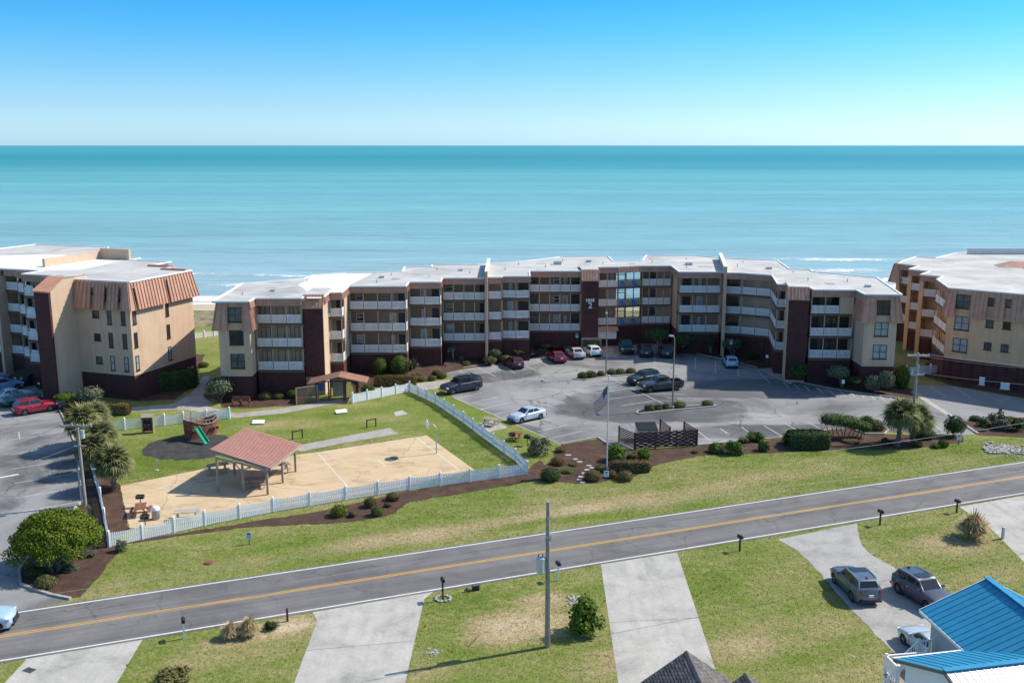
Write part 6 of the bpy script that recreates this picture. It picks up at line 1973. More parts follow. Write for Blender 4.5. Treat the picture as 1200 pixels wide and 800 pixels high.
        yi, yo2 = sgn * W * 0.33, sgn * (W / 2 * 0.945)
        q = [(xr + 0.11, yi, zt), (xr + 0.31, yo2, zt), (xr + 0.48, yo2, zt), (xr + 0.45, yi, zt)]
        q = q if sgn < 0 else q[::-1]
        mb.hexa(q, [(x + 0.015, y_, z_ + ht) for x, y_, z_ in q])
        mb.build('tail_light', M['tail'], t)
        if rails:
            mb = MB(); mb.beam((rf - 0.15, sgn * (yt - 0.05), H + 0.03), (rr + 0.15, sgn * (yt - 0.05), H + 0.02), 0.04, 0.05); mb.build('roof_rail', M['chrome'], t)
        for cx in (wb / 2, -wb / 2):
            w = D.objects.new('wheel', None)
            COL.objects.link(w)
            w.empty_display_size = 0.1
            w.parent = t
            w.location = (cx, sgn * (W / 2 - 0.125), wr - 0.005)
            w.rotation_euler = (0, 0, 0 if sgn > 0 else math.pi)
            ty, ri = wheel_meshes(wr)
            link('tyre', ty, w)
            link('rim', ri, w)
    mb = MB(); mb.box(xf - 0.16, xf + 0.003, -W * 0.26, W * 0.26, g + 0.24, hood - 0.30); mb.build('grille', M['car_trim'], t)
    mb = MB(); mb.box(xf - 0.12, xf + 0.012, -W * 0.36, W * 0.36, g + 0.06, g + 0.18); mb.build('bumper_inlet', M['car_trim'], t)
    zp = deck - 0.30 if kind == 'sedan' else (g + 0.46 if not bed else g + 0.40)
    mb = MB(); mb.box(xr - 0.02, xr + 0.10, -0.16, 0.16, zp, zp + 0.15); mb.build('number_plate', M['plate'], t)
    mb = MB(); mb.box(xr - 0.025, xr + 0.14, -W * 0.40, W * 0.40, g + 0.10, g + 0.22); mb.build('rear_bumper', M['chrome'] if kind == 'pickup' else M['car_trim'], t)
    if kind == 'pickup':
        mb = MB(); mb.box(xf - 0.10, xf + 0.06, -W * 0.44, W * 0.44, g + 0.12, g + 0.34); mb.build('front_bumper', M['chrome'], t)
    if bed:
        x1 = rgb - 0.06
        for sgn in (-1, 1):
            mb = MB(); y0, y1 = sorted((sgn * (W / 2 - 0.02) * 0.95, sgn * (W / 2 - 0.20)))
            mb.box(xr + 0.12, x1, y0, y1, 0.60, deck - 0.05); mb.build('bed_side', pm, t)
        mb = MB(); mb.box(xr + 0.05, xr + 0.12, -W / 2 + 0.12, W / 2 - 0.12, 0.60, deck - 0.06); mb.build('tailgate', pm, t)
        mb = MB(); mb.box(xr + 0.14, x1 - 0.02, -W / 2 + 0.24, W / 2 - 0.24, 0.805, 0.84); mb.build('bed_liner', M['car_trim'], t)
    if sunroof:
        mb = MB(); mb.box(rf - 0.85, rf - 0.20, -yt * 0.62, yt * 0.62, H - 0.03, H + 0.014); mb.build('sunroof', M['car_glass'], t)
        mb = MB(); mb.box(rr + 0.12, rr + 0.30, -0.03, 0.03, H - 0.03, H + 0.06); mb.build('aerial', M['car_trim'], t)
    if kind == 'jeep':
        mb = MB(); mb.tube((xr - 0.02, 0, 0.95), (xr - 0.24, 0, 0.95), 0.38, 0.38, 18); mb.build('spare_wheel', M['tyre'], t)
        mb = MB()
        for sgn in (-1, 1):
            mb.box(wb / 2 - 0.46, wb / 2 + 0.46, min(sgn * 0.70, sgn * 0.97), max(sgn * 0.70, sgn * 0.97), wr + ar - 0.02, wr + ar + 0.06)
        mb.build('fender', M['car_trim'], t)
    if topper:
        mb = MB()
        for sgn in (-1, 1):
            mb.beam((rf - 0.2, sgn * (yt - 0.1), H + 0.06), (rr + 0.2, sgn * (yt - 0.1), H + 0.06), 0.05, 0.05)
        for x in (rf - 0.5, mid, rr + 0.5):
            mb.beam((x, -yt + 0.1, H + 0.05), (x, yt - 0.1, H + 0.05), 0.05, 0.05)
        mb.build('roof_rack', M['car_trim'], t)
    return t
gc = 'vehicles in the middle car park'
vehicle('pickup', (0.012, 0.02, 0.045), (530.8, 462.5), (558, 457.6), 'navy pickup with a covered bed and roof rack parked by the fence lawn', 'pickup truck', gc, 1, topper=True, name='parked_truck')
vehicle('sedan', (0.55, 0.62, 0.70), (610.5, 496), (633.3, 491), 'pale silver blue sedan parked by the picnic lawn', 'car', gc, 1)
vehicle('hatch', (0.10, 0.012, 0.022), (590.9, 428), (601.2, 433), 'dark maroon hatchback nosed toward the brick, left of the red sedan', 'car', gc, 1)
vehicle('sedan', (0.26, 0.015, 0.03), (641.1, 420), (650.7, 426), 'dark red sedan between the maroon hatchback and the pale pink sedan', 'car', gc, 1)
vehicle('sedan', (0.62, 0.55, 0.55), (662.4, 415), (673.8, 422), 'pale pinkish silver sedan between the red sedan and the white car', 'car', gc, 1)
vehicle('hatch', (0.80, 0.80, 0.80), (682.3, 413), (693.3, 419.3), 'white hatchback nearest the numbered brick tower', 'car', gc, 1)
def at(px, py, yaw, *a, **k):
    p = G(px, py)
    return vehicle_at(a[0], a[1], Vector((p.x, p.y + 2.0, 0)), yaw, *a[2:], **k)
at(735.5, 416.5, -math.pi / 2 + 0.03, 'jeep', (0.035, 0.042, 0.035), 'boxy dark green grey off-roader facing the camera in the building shade', 'car', gc)
at(757.5, 419.0, math.pi / 2 - 0.02, 'suv', (0.03, 0.025, 0.035), 'dark wagon with its tail to the camera, between two others in the shade', 'car', gc)
at(782.5, 419.8, math.pi / 2 - 0.04, 'suv', (0.02, 0.022, 0.027), 'black car with its tail to the camera, right of the two in the shade', 'car', gc, rails=True)
at(859.3, 432.5, math.pi / 2 - 0.05, 'hatch', (0.34, 0.48, 0.66), 'pale blue car alone in the shade by the hatched bay', 'car', gc)
vehicle('suv', (0.012, 0.02, 0.018), (747, 452.4), (771, 448.5), 'very dark green car parked behind the grey pickup in the middle row', 'car', gc, 1)
vehicle('pickup', (0.035, 0.04, 0.047), (760.8, 460.2), (792.6, 457.6), 'dark grey open-bed pickup left of the lower lamp post', 'pickup truck', gc, 1, name='parked_truck')
gw = 'cars in the left car park'
vehicle('suv', (0.31, 0.010, 0.03), (59.4, 481.8), (29.4, 486.8), 'bright red crossover at the near end of the left row', 'car', gw, -1)
vehicle('sedan', (0.03, 0.12, 0.11), (44, 471.5), (14, 476.8), 'dark teal sedan behind the red crossover', 'car', gw, -1)
vehicle('sedan', (0.55, 0.64, 0.76), (33, 467), (5, 471.5), 'pale blue white sedan third from the near end of the left row', 'car', gw, -1)
vehicle('suv', (0.20, 0.32, 0.55), (20.6, 456.5), (-7, 461), 'mid blue car fourth from the near end of the left row', 'car', gw, -1)
vehicle('suv', (0.25, 0.36, 0.55), (4, 447.5), (-22, 452), 'blue car at the far end of the left row, cut by the photo edge', 'car', gw, -1)
gd = 'cars on the gravel drive'
vehicle('suv', (0.12, 0.15, 0.19), (977.1, 682), (999.9, 705.6), 'blue grey sport utility with its tail to the camera on the gravel drive', 'car', gd, 1, metal=0.5, rails=True, sunroof=True)
vehicle('suv', (0.085, 0.09, 0.115), (1082.2, 713.2), (1056.8, 697.4), 'dark grey crossover facing the blue-roofed house', 'car', gd, -1, metal=0.5, rails=True, sunroof=True)
p18, q18 = G(977.1, 682), G(999.9, 705.6)
dd = (p18 - q18).normalized()
dd.rotate(Matrix.Rotation(0.10, 3, 'Z'))
c20 = G(1059.5, 754.3) - dd * 1.35 + Vector((dd.y, -dd.x, 0)) * 0.77
vehicle_at('sedan', (0.52, 0.56, 0.57), c20, math.atan2(dd.y, dd.x), 'pale silver sedan half hidden by the wall of the blue-roofed house', 'car', gd)
pv = G(21, 739)
hd = Vector((math.cos(R(12)), math.sin(R(12)), 0))
vehicle_at('suv', (0.42, 0.58, 0.70), pv - hd * 2.6 + Vector((-hd.y, hd.x, 0)) * 0.85, R(12), 'pale blue crossover pulling onto the road, cut by the left edge', 'car', None, name='moving_car')
# ---------------------------------------------------------------- fences
_fk = [0]
def picket_fence(label, px_pts, n_bays, group='white vinyl fences', h=1.15, cut=()):
    _fk[0] += 1
    h = h + 0.006 * _fk[0]
    ph = 0.066 + 0.004 * _fk[0]
    pts = [G(*q) for q in px_pts]
    t = thing('picket_fence', label, 'fence', pts[0], 0, group)
    first = True
    for s in range(len(pts) - 1):
        a, b = pts[s], pts[s + 1]
        n = n_bays[s]
        for i in range(n + 1):
            p = a.lerp(b, i / n)
            if i > 0 or first:
                mb = MB(Matrix.Translation(p))
                mb.box(-ph, ph, -ph, ph, -0.01 * _fk[0], h + 0.14)
                po = mb.build('post', M['white'], t, True)
                mb = MB(Matrix.Translation(p))
                mb.add([(-0.10, -0.10, h + 0.14), (0.10, -0.10, h + 0.14), (0.10, 0.10, h + 0.14), (-0.10, 0.10, h + 0.14), (0, 0, h + 0.25)], [(3, 2, 1, 0), (0, 1, 4), (1, 2, 4), (2, 3, 4), (3, 0, 4)])
                mb.build('cap', M['white'], po, True)
            first = False
            if i == n or (s, i) in cut:
                continue
            F = Frame(p, a.lerp(b, (i + 1) / n))
            mb = MB(F.M)
            w = F.w
            dip = 0.10
            k = max(4, int((w - 0.14) / 0.15))
            mb.box(0.07, w - 0.07, -0.03, 0.03, 0.10, 0.19)
            mb.box(0.07, w - 0.07, -0.03, 0.03, 0.70, 0.77)
            for j in range(k):
                x = 0.07 + (w - 0.14) * (j + 0.5) / k
                z = h - dip * math.sin(math.pi * x / w) + 0.02
                mb.box(x - 0.055, x + 0.055, -0.045, -0.028, 0.05, z)
            mb.build('picket_panel', M['white'], t, True)
    return t
picket_fence('long white picket fence along the road side of the sports court', [(128, 641), (240, 616), (320, 600), (405, 586), (480, 574), (618, 556)], [3, 2, 2, 2, 4])
picket_fence('white picket fence down the left side of the court beside the palms', [(128, 641), (118, 588), (106, 545), (97, 516)], [2, 2, 2])
picket_fence('white picket fence between the court lawn and the car park', [(618, 556), (604, 540.5), (578, 522), (543, 495.5), (510, 473), (480, 459)], [1, 2, 3, 3, 3])
picket_fence('short white picket fence from the entry gate to the car park corner', [(413, 472.5), (480, 459)], [4])
picket_fence('white picket fence with a gap behind the wooden ship', [(122, 506), (170, 501), (215, 496), (269, 490.5)], [2, 2, 2])
t = picket_fence('white panel fence in the gap between the middle and right buildings', [(1062, 440), (1104, 436.5)], [3])
picket_fence('white boardwalk railing behind the gap between left and middle buildings', [(228, 397), (262, 393)], [3], h=1.0)

# ---------------------------------------------------------------- pavilion
RA = [Vector((-26.7, 84.8, 3.6)), Vector((-25.3, 91.6, 3.6)), Vector((-19.8, 90.3, 2.42)), Vector((-21.0, 83.1, 2.42))]   # high front, high back, low back, low front
pav = thing('pavilion', 'open picnic pavilion with a red ribbed lean-to roof beside the court', 'pavilion', (-23.2, 87.4, 0))
mb = MB()
nb = 26
for i in range(nb):
    s0, s1 = i / nb, (i + 0.5) / nb
    s2 = (i + 1) / nb
    for (a, b, dz, mi) in ((s0, s1, 0.045, 0), (s1, s2, 0.0, 1)):
        p = [RA[0].lerp(RA[1], a), RA[3].lerp(RA[2], a), RA[3].lerp(RA[2], b), RA[0].lerp(RA[1], b)]
        lo = [q + Vector((0, 0, -0.03)) for q in p]
        hi = [q + Vector((0, 0, dz + 0.01)) for q in p]
        mb.hexa(lo, hi, mi)
mb.build('roof', [M['red_roof_pale'], M['red_roof']], pav, True)
mb = MB()
for a, b in ((0, 1), (1, 2), (2, 3), (3, 0)):
    mb.beam(RA[a] + Vector((0, 0, -0.12)), RA[b] + Vector((0, 0, -0.12)), 0.06, 0.2)
mb.build('fascia', M['wood_grey'], pav, True)
mb = MB()
for i in range(1, 12):
    mb.beam(RA[0].lerp(RA[1], i / 12) + Vector((0, 0, -0.12)), RA[3].lerp(RA[2], i / 12) + Vector((0, 0, -0.12)), 0.05, 0.14)
mb.build('rafter', M['wood_grey'], pav, True)
def roof_z(x, y):
    e = (RA[3] - RA[0]); r = (RA[1] - RA[0])
    det = e.x * r.y - e.y * r.x
    u = ((x - RA[0].x) * r.y - (y - RA[0].y) * r.x) / det
    return 3.6 - 1.18 * u
posts = [G(256, 576), G(285.5, 577), G(314, 579.5), G(346.5, 552.5), G(331.5, 565.5), G(293, 548.5), G(275, 556)]
for p in posts:
    mb = MB(); mb.box(p.x - 0.09, p.x + 0.09, p.y - 0.09, p.y + 0.09, 0, roof_z(p.x, p.y) - 0.12); mb.build('post', M['wood_grey'], pav, True)
for i, j in ((0, 1), (1, 2), (2, 4), (4, 3)):
    a, b = posts[i], posts[j]
    mb = MB(); mb.beam((a.x, a.y, roof_z(a.x, a.y) - 0.28), (b.x, b.y, roof_z(b.x, b.y) - 0.28), 0.09, 0.2); mb.build('beam', M['wood_grey'], pav, True)
for p, d in ((posts[0], 0.8), (posts[1], -0.8), (posts[1], 0.8), (posts[0], 0.001)):
    if abs(d) > 0.1:
        mb = MB(); mb.beam((p.x, p.y, roof_z(p.x, p.y) - 1.1), (p.x + d, p.y, roof_z(p.x + d, p.y) - 0.2), 0.08, 0.08); mb.build('brace', M['wood_grey'], pav, True)

# ---------------------------------------------------------------- ship playground
ps = G(234, 514)
ship = thing('playground_ship', 'brown wooden play ship with railings on dark rubber ground', 'play structure', (ps.x, ps.y + 1.1, 0), R(53))
mb = MB()
stn = [(-1.75, 0.80, 2.05), (-1.2, 1.0, 1.75), (-0.3, 1.1, 1.5), (0.6, 1.05, 1.5), (1.3, 0.75, 1.62), (1.95, 0.10, 1.85)]
for sgn in (-1, 1):
    for i in range(len(stn) - 1):
        for k in range(5):
            (x0, w0, h0), (x1, w1, h1) = stn[i], stn[i + 1]
            a0, a1 = k / 5, (k + 0.93) / 5
            f = lambda w, a: w * (0.72 + 0.28 * a)
            p = [Vector((x0, sgn * f(w0, a0), h0 * a0)), Vector((x1, sgn * f(w1, a0), h1 * a0)), Vector((x1, sgn * f(w1, a1), h1 * a1)), Vector((x0, sgn * f(w0, a1), h0 * a1))]
            q = [Vector((v.x, v.y - sgn * 0.06, v.z)) for v in p]
            mp = MB(); mp.hexa(p if sgn < 0 else p[::-1], q if sgn < 0 else q[::-1])
            mp.build('hull_plank', M['wood_red'], ship)
for k in range(5):
    mp = MB(); mp.box(-1.80, -1.74, -0.78 * (0.75 + 0.05 * k), 0.78 * (0.75 + 0.05 * k), 2.05 * k / 5, 2.05 * (k + 0.93) / 5); mp.build('hull_plank', M['wood_red'], ship)
mb = MB(); mb.box(-1.7, 1.3, -0.8, 0.8, 0.98, 1.04); mb.build('deck', M['wood_grey'], ship)
mb = MB()
for sgn in (-1, 1):
    for i in range(len(stn) - 1):
        (x0, w0, h0), (x1, w1, h1) = stn[i], stn[i + 1]
        mb.beam((x0, sgn * w0, h0 + 0.03), (x1, sgn * w1, h1 + 0.03), 0.1, 0.06)
        mb.beam((x0, sgn * w0, h0 + 0.45), (x1, sgn * w1, h1 + 0.45), 0.05, 0.05)
        mb.box(x0 - 0.03, x0 + 0.03, sgn * w0 - 0.03, sgn * w0 + 0.03, h0, h0 + 0.47)
        mb.box((x0 + x1) / 2 - 0.025, (x0 + x1) / 2 + 0.025, sgn * (w0 + w1) / 2 - 0.025, sgn * (w0 + w1) / 2 + 0.025, (h0 + h1) / 2, (h0 + h1) / 2 + 0.46)
mb.build('railing', M['wood_grey'], ship)
mb = MB(); mb.beam((-1.3, 0, 1.0), (-1.3, 0, 2.9), 0.09, 0.09); mb.tube((-0.9, 0.25, 1.75), (-0.9, 0.30, 1.75), 0.25, 0.25, 14); mb.build('wheel_post', M['wood_grey'], ship)
mb = MB()
for i in range(3):
    x = 0.2 + i * 0.42
    mb.box(x, x + 0.18, -1.12, -0.9, 0.72, 0.95)
mb.build('porthole', M['black'], ship)
mb = MB()
N = 12
prof = []
for i in range(N + 1):
    s = i / N
    prof.append((s * 2.05, 1.30 - 1.16 * (s ** 0.92) - (0.05 if i == N else 0)))
for i in range(N):
    (y0, z0), (y1, z1) = prof[i], prof[i + 1]
    A = [(-0.28, y0, z0 + 0.16), (-0.24, y0, z0), (0.24, y0, z0), (0.28, y0, z0 + 0.16)]
    B_ = [(-0.28, y1, z1 + 0.16), (-0.24, y1, z1), (0.24, y1, z1), (0.28, y1, z1 + 0.16)]
    for j in range(3):
        mb.add([A[j], A[j + 1], B_[j + 1], B_[j]], [(0, 1, 2, 3)])
        lo = [Vector(v) + Vector((0, -0.02, -0.05)) for v in (A[j], A[j + 1], B_[j + 1], B_[j])]
        mb.add(lo, [(3, 2, 1, 0)])
    for j in (0, 3):
        mb.beam(A[j], B_[j], 0.07, 0.07)
sl = mb.build('slide', M['green_plastic'], ship)
sl.location = (-1.35, -0.95, 0.02)
sl.rotation_euler = (0, 0, R(170))

# ---------------------------------------------------------------- picnic tables, grills, seats
def picnic_table(px, py, rz, label, m='wood_grey', L=1.8, z=0.02, group='picnic tables'):
    p = G(px, py)
    t = thing('picnic_table', label, 'picnic table', (p.x, p.y, z), rz, group)
    for i in range(5):
        y = -0.36 + i * 0.18
        mb = MB(); mb.box(-L / 2, L / 2, y - 0.08, y + 0.08, 0.72, 0.76); mb.build('table_plank', M[m], t)
    for sgn in (-1, 1):
        mb = MB(); mb.box(-L / 2, L / 2, sgn * 0.72 - 0.13, sgn * 0.72 + 0.13, 0.42, 0.46); mb.build('bench_seat', M[m], t)
        x = sgn * (L / 2 - 0.3)
        mb = MB()
        mb.beam((x, -0.70, 0), (x, -0.18, 0.72), 0.08, 0.08); mb.beam((x, 0.70, 0), (x, 0.18, 0.72), 0.08, 0.08)
        mb.beam((x, -0.78, 0.39), (x, 0.78, 0.39), 0.07, 0.09)
        mb.build('leg_frame', M[m], t)
    return t
picnic_table(575, 498, R(-25), 'grey picnic table on a concrete pad left of the silver blue sedan')
picnic_table(605, 515, R(-8), 'small red brown picnic table between two grills near the fence corner', 'wood_red', 1.2)
picnic_table(165, 603, R(-75), 'red brown picnic table with grills at the left end of the court', 'wood_red', 1.6)
picnic_table(255, 553, R(25), 'grey picnic table in shade left of the pavilion', 'wood_grey', 2.0)
picnic_table(327, 553, R(25), 'grey picnic table at the right under the pavilion edge', 'wood_grey', 2.0)
picnic_table(301, 570, R(8), 'grey picnic table in shade under the middle of the pavilion', 'wood_grey', 2.0)
picnic_table(219, 609, R(12), 'pale picnic table close behind the road-side fence', 'kerb', 2.0)
def grill(px, py, rz, label, lid=False):
    p = G(px, py)
    t = thing('grill', label, 'grill', (p.x, p.y, 0), rz, 'charcoal grills')
    mb = MB(); mb.tube((0, 0, 0), (0, 0, 0.8), 0.045, 0.045, 8); mb.build('post', M['steel_dark'], t)
    mb = MB()
    mb.box(-0.32, 0.32, -0.24, 0.24, 0.8, 0.83)
    mb.box(-0.32, 0.32, 0.22, 0.24, 0.83, 1.06); mb.box(-0.32, -0.30, -0.24, 0.22, 0.83, 1.06); mb.box(0.30, 0.32, -0.24, 0.22, 0.83, 1.06)
    mb.build('firebox', M['black'], t)
    mb = MB()
    for i in range(9):
        mb.box(-0.29 + i * 0.07, -0.27 + i * 0.07, -0.26, 0.2, 0.97, 0.985)
    mb.build('grate', M['steel_dark'], t)
    if lid:
        mb = MB(); mb.sphere((0, 0, 1.02), 0.36, 0.28, 0.2, 12, 6); mb.build('lid', M['black'], t)
    return t
grill(600, 519, 0.2, 'black grill left of the small red brown picnic table')
grill(618, 522, -0.3, 'black lidded grill right of the small red brown picnic table', True)
grill(165, 594, 0.1, 'black grill behind the red brown table on the court')
grill(170.5, 618, 0.1, 'black grill in front of the red brown table on the court')
p = G(183, 608)
t = thing('litter_bin', 'pale litter bin with a domed white lid on the court', 'bin', (p.x, p.y, 0.013))
mb = MB(); mb.tube((0, 0, 0), (0, 0, 0.80), 0.27, 0.31, 16); mb.build('drum', M['kerb'], t, smooth=True, sharp=50)
mb = MB()
for i in range(16):
    a = 2 * math.pi * i / 16
    mb.box(0.30 * math.cos(a) - 0.02, 0.30 * math.cos(a) + 0.02, 0.30 * math.sin(a) - 0.02, 0.30 * math.sin(a) + 0.02, 0.05, 0.78)
mb.build('slat', M['galv'], t)
mb = MB(); mb.tube((0, 0, 0.80), (0, 0, 0.98), 0.34, 0.30, 16); mb.sphere((0, 0, 0.98), 0.30, 0.30, 0.16, 14, 6); mb.build('lid', M['white'], t, smooth=True, sharp=40)
# red garden bench
p = G(282.5, 475)
t = thing('garden_bench', 'red stained bench with two seats beside the corner topiary', 'bench', (p.x, p.y, 0.02), R(4))
for u in (-0.95, 0.1):
    mb = MB(); mb.box(u, u + 0.85, -0.25, 0.25, 0.42, 0.47); mb.build('seat', M['wood_red'], t)
    mb = MB(); mb.box(u, u + 0.85, 0.22, 0.28, 0.5, 1.05); mb.build('backrest', M['wood_red'], t)
for x in (-0.98, -0.05, 0.05, 1.0):
    mb = MB(); mb.box(x - 0.04, x + 0.04, -0.27, 0.3, 0, 0.08); mb.box(x - 0.04, x + 0.04, -0.27, -0.19, 0, 0.66); mb.box(x - 0.04, x + 0.04, 0.2, 0.29, 0, 0.95); mb.box(x - 0.045, x + 0.045, -0.27, 0.25, 0.62, 0.67); mb.build('arm', M['wood_red'], t)
# white planks / cornhole-like boards on the lawn
def low_board(px, py, rz, label):
    p = G(px, py)
    t = thing('game_board', label, 'game board', (p.x, p.y, 0), rz, 'white sloping boards on the lawn')
    mb = MB(); mb.hexa([(-0.65, -0.32, 0.10), (0.65, -0.32, 0.10), (0.65, 0.32, 0.32), (-0.65, 0.32, 0.32)], [(-0.65, -0.32, 0.16), (0.65, -0.32, 0.16), (0.65, 0.32, 0.38), (-0.65, 0.32, 0.38)]); mb.build('top', M['white'], t)
    for x in (-0.58, 0.58):
        mb = MB(); mb.box(x - 0.04, x + 0.04, -0.28, -0.2, 0, 0.13); mb.box(x - 0.04, x + 0.04, 0.2, 0.28, 0, 0.29); mb.build('leg', M['wood_grey'], t)
low_board(303, 496.5, R(6), 'white low board on the lawn above the pavilion roof')
low_board(400, 484, R(24), 'white low board on the lawn below the entry gate')
def goal(px0, py0, px1, py1, label):
    a, b = G(px0, py0), G(px1, py1)
    t = thing('timber_rail', label, 'post rail', a, 0, 'timber post rails on the lawn')
    for q in (a, b):
        mb = MB(); mb.box(q.x - 0.06, q.x + 0.06, q.y - 0.06, q.y + 0.06, 0, 0.95); mb.build('post', M['wood_dark'], t, True)
    mb = MB(); mb.beam((a.x, a.y, 0.86), (b.x, b.y, 0.86), 0.07, 0.12); mb.build('crossbar', M['wood_dark'], t, True)
goal(343, 515, 354.5, 513, 'brown post and rail frame nearest the pavilion roof')
goal(430, 501.5, 440.5, 499.5, 'brown post and rail frame nearest the concrete strip')
# little kiosk
p = G(173, 507.5)
t = thing('book_kiosk', 'small roofed wooden kiosk with shelves in front of the white fence', 'kiosk', (p.x, p.y + 0.25, 0), R(8))
mb = MB()
for x in (-0.52, 0.52):
    mb.box(x - 0.06, x + 0.06, -0.28, 0.28, 0.0, 1.75)
mb.box(-0.46, 0.46, 0.22, 0.27, 0.1, 1.74)
mb.build('cabinet', M['wood_tan'], t)
for z in (0.25, 0.72, 1.18):
    mb = MB(); mb.box(-0.46, 0.46, -0.24, 0.22, z, z + 0.04); mb.build('shelf', M['wood_dark'], t)
mb = MB(); mb.hexa([(-0.66, -0.42, 1.72), (0.66, -0.42, 1.72), (0.66, 0.40, 1.92), (-0.66, 0.40, 1.92)], [(-0.66, -0.42, 1.78), (0.66, -0.42, 1.78), (0.66, 0.40, 1.99), (-0.66, 0.40, 1.99)]); mb.build('roof', M['wood_grey'], t)
mb = MB(); mb.box(-0.4, -0.1, -0.2, 0.1, 0.76, 1.05); mb.box(0.05, 0.35, -0.2, 0.1, 0.29, 0.55); mb.build('contents', M['red_paint'], t)
mb = MB(); mb.box(0.0, 0.3, -0.2, 0.1, 0.76, 1.0); mb.build('contents', M['sign_blue'], t)
# basketball hoop
p = G(511.5, 531.5)
t = thing('basketball_hoop', 'basketball hoop on a bent pole at the far right of the court', 'basketball hoop', (p.x, p.y, 0))
mb = MB(); mb.path([(0, 0, 0), (0, 0, 2.3), (-0.05, 0, 2.75), (-0.3, 0, 3.0), (-0.9, 0.05, 3.02)], 0.06, 0.055, 8); mb.build('pole', M['galv'], t)
mb = MB()
fan = [(math.cos(a) * 0.62, math.sin(a) * 0.5 + 0.05) for a in [R(-15 + 210 * i / 14) for i in range(15)]] + [(-0.56, -0.28), (0.56, -0.28)]
n = len(fan)
mb.add([(-0.92, y, 3.05 + z) for y, z in fan] + [(-0.96, y, 3.05 + z) for y, z in fan], [tuple(range(n)), tuple(reversed(range(n, 2 * n)))] + [(i, n + i, n + (i + 1) % n, (i + 1) % n) for i in range(n)])
bb = mb.build('backboard', M['white'], t)
bb.rotation_euler = (0, 0, R(20))
mb = MB()
ring = [(-1.22 + 0.22 * math.cos(a), 0.22 * math.sin(a), 2.85) for a in [2 * math.pi * i / 14 for i in range(15)]]
mb.path(ring, 0.018, 0.018, 5); mb.beam((-0.95, 0, 2.85), (-1.0, 0, 2.85), 0.1, 0.06)
mb.build('rim', M['orange'], t)
mb = MB()
c = G(458, 538)
mb.tube((c.x, c.y, 0.017), (c.x, c.y, 0.03), 0.62, 0.62, 20)
mb.sphere((c.x, c.y, 0.03), 0.5, 0.5, 0.05, 14, 4)
tag(mb.build('drain_cover', M['steel_dark']), 'dark round cover on the painted court', 'drain cover')
# sprinkler standpipe
p = G(184, 551)
t = thing('standpipe', 'thin grey standpipe on the lawn left of the pavilion', 'standpipe', (p.x, p.y, 0))
mb = MB(); mb.tube((0, 0, 0), (0, 0, 1.05), 0.03, 0.03, 6); mb.build('pipe', M['galv'], t)
mb = MB(); mb.box(-0.16, 0.16, -0.16, 0.16, 0, 0.06); mb.box(-0.05, 0.09, -0.04, 0.04, 0.98, 1.08); mb.build('tap', M['galv_light'], t)
# tan lattice screen and entry gate
def lattice_panel(t, F, w, z0, z1, m, pitch=0.22, name='lattice', lw=0.045):
    mb = MB(F)
    h = z1 - z0
    n = int((w + h) / pitch)
    for i in range(1, n + 1):
        s = i * pitch
        for sgn in (1, -1):
            x0, za = (max(0, s - h), min(s, h))
            x1, zb = (min(s, w), max(0, s - w))
            if sgn < 0:
                p0, p1 = (w - x0, za), (w - x1, zb)
            else:
                p0, p1 = (x0, za), (x1, zb)
            y = 0.012 * sgn
            mb.beam((p0[0], y, z0 + p0[1]), (p1[0], y, z0 + p1[1]), 0.02, lw, up=(0, 1, 0)) if (abs(p0[0] - p1[0]) + abs(p0[1] - p1[1])) > 0.05 else None
    return mb.build(name, M[m], t, True)
a, b = G(347.5, 474.5), G(372.5, 471)
F = Frame(a, b)
t = thing('lattice_screen', 'tan diagonal lattice screen left of the entry gate', 'screen', a)
lattice_panel(t, F.M, F.w, 0.1, 2.0, 'wood_tan', 0.17, lw=0.075)
for u in (0, F.w):
    mb = MB(F.M); mb.box(u - 0.06, u + 0.06, -0.06, 0.06, 0, 2.1); mb.build('post', M['wood_tan'], t, True)
mb = MB(F.M); mb.box(0.06, F.w - 0.06, -0.05, 0.05, 2.0, 2.09); mb.build('top_rail', M['wood_tan'], t, True)
pg = G(385.4, 469.5)
t = thing('entry_gate', 'brown timber entry gate with a low copper gable roof and lattice', 'gate', (pg.x, pg.y, 0))
F = Frame((pg.x - 1.6, pg.y), (pg.x + 3.6, pg.y + 0.2))
for u, v in ((0.1, 0), (1.62, 0), (3.4, 0), (4.9, 0.2), (0.1, 1.6), (1.62, 1.6), (3.4, 1.6), (4.9, 1.7)):
    mb = MB(F.M); mb.box(u - 0.08, u + 0.08, v - 0.08, v + 0.08, 0, 2.3); mb.build('post', M['wood_dark'], t, True)
ridge = 3.0
for u0, u1, z0, z1 in ((-0.8, 2.9, 2.15, ridge), (6.2, 2.9, 2.25, ridge)):
    mb = MB(F.M)
    q = [(u0, -0.7, z0), (u1, -0.7, z1), (u1, 2.2, z1), (u0, 2.2, z0)]
    if u0 > u1:
        q = [q[1], q[0], q[3], q[2]]
    mb.hexa(q, [(x, y, z + 0.10) for x, y, z in q])
    for i in range(8):
        y = -0.65 + 2.8 * i / 7
        mb.beam((u0, y, z0 + 0.12), (u1, y, z1 + 0.12), 0.05, 0.05)
    mb.build('roof', M['copper'], t, True)
mb = MB(F.M); mb.box(0.0, 5.0, -0.06, 0.06, 2.3, 2.45); mb.box(0.0, 5.0, 1.54, 1.66, 2.3, 2.45); mb.build('beam', M['wood_dark'], t, True)
lattice_panel(t, F.M @ Matrix.Translation((3.42, 0.0, 0)), 1.45, 0.15, 2.25, 'wood_dark', 0.2, lw=0.06)
mb = MB(F.M); mb.box(-0.1, 0.7, 1.4, 1.48, 0.9, 1.75); mb.build('notice_board', M['sign_blue'], t, True)
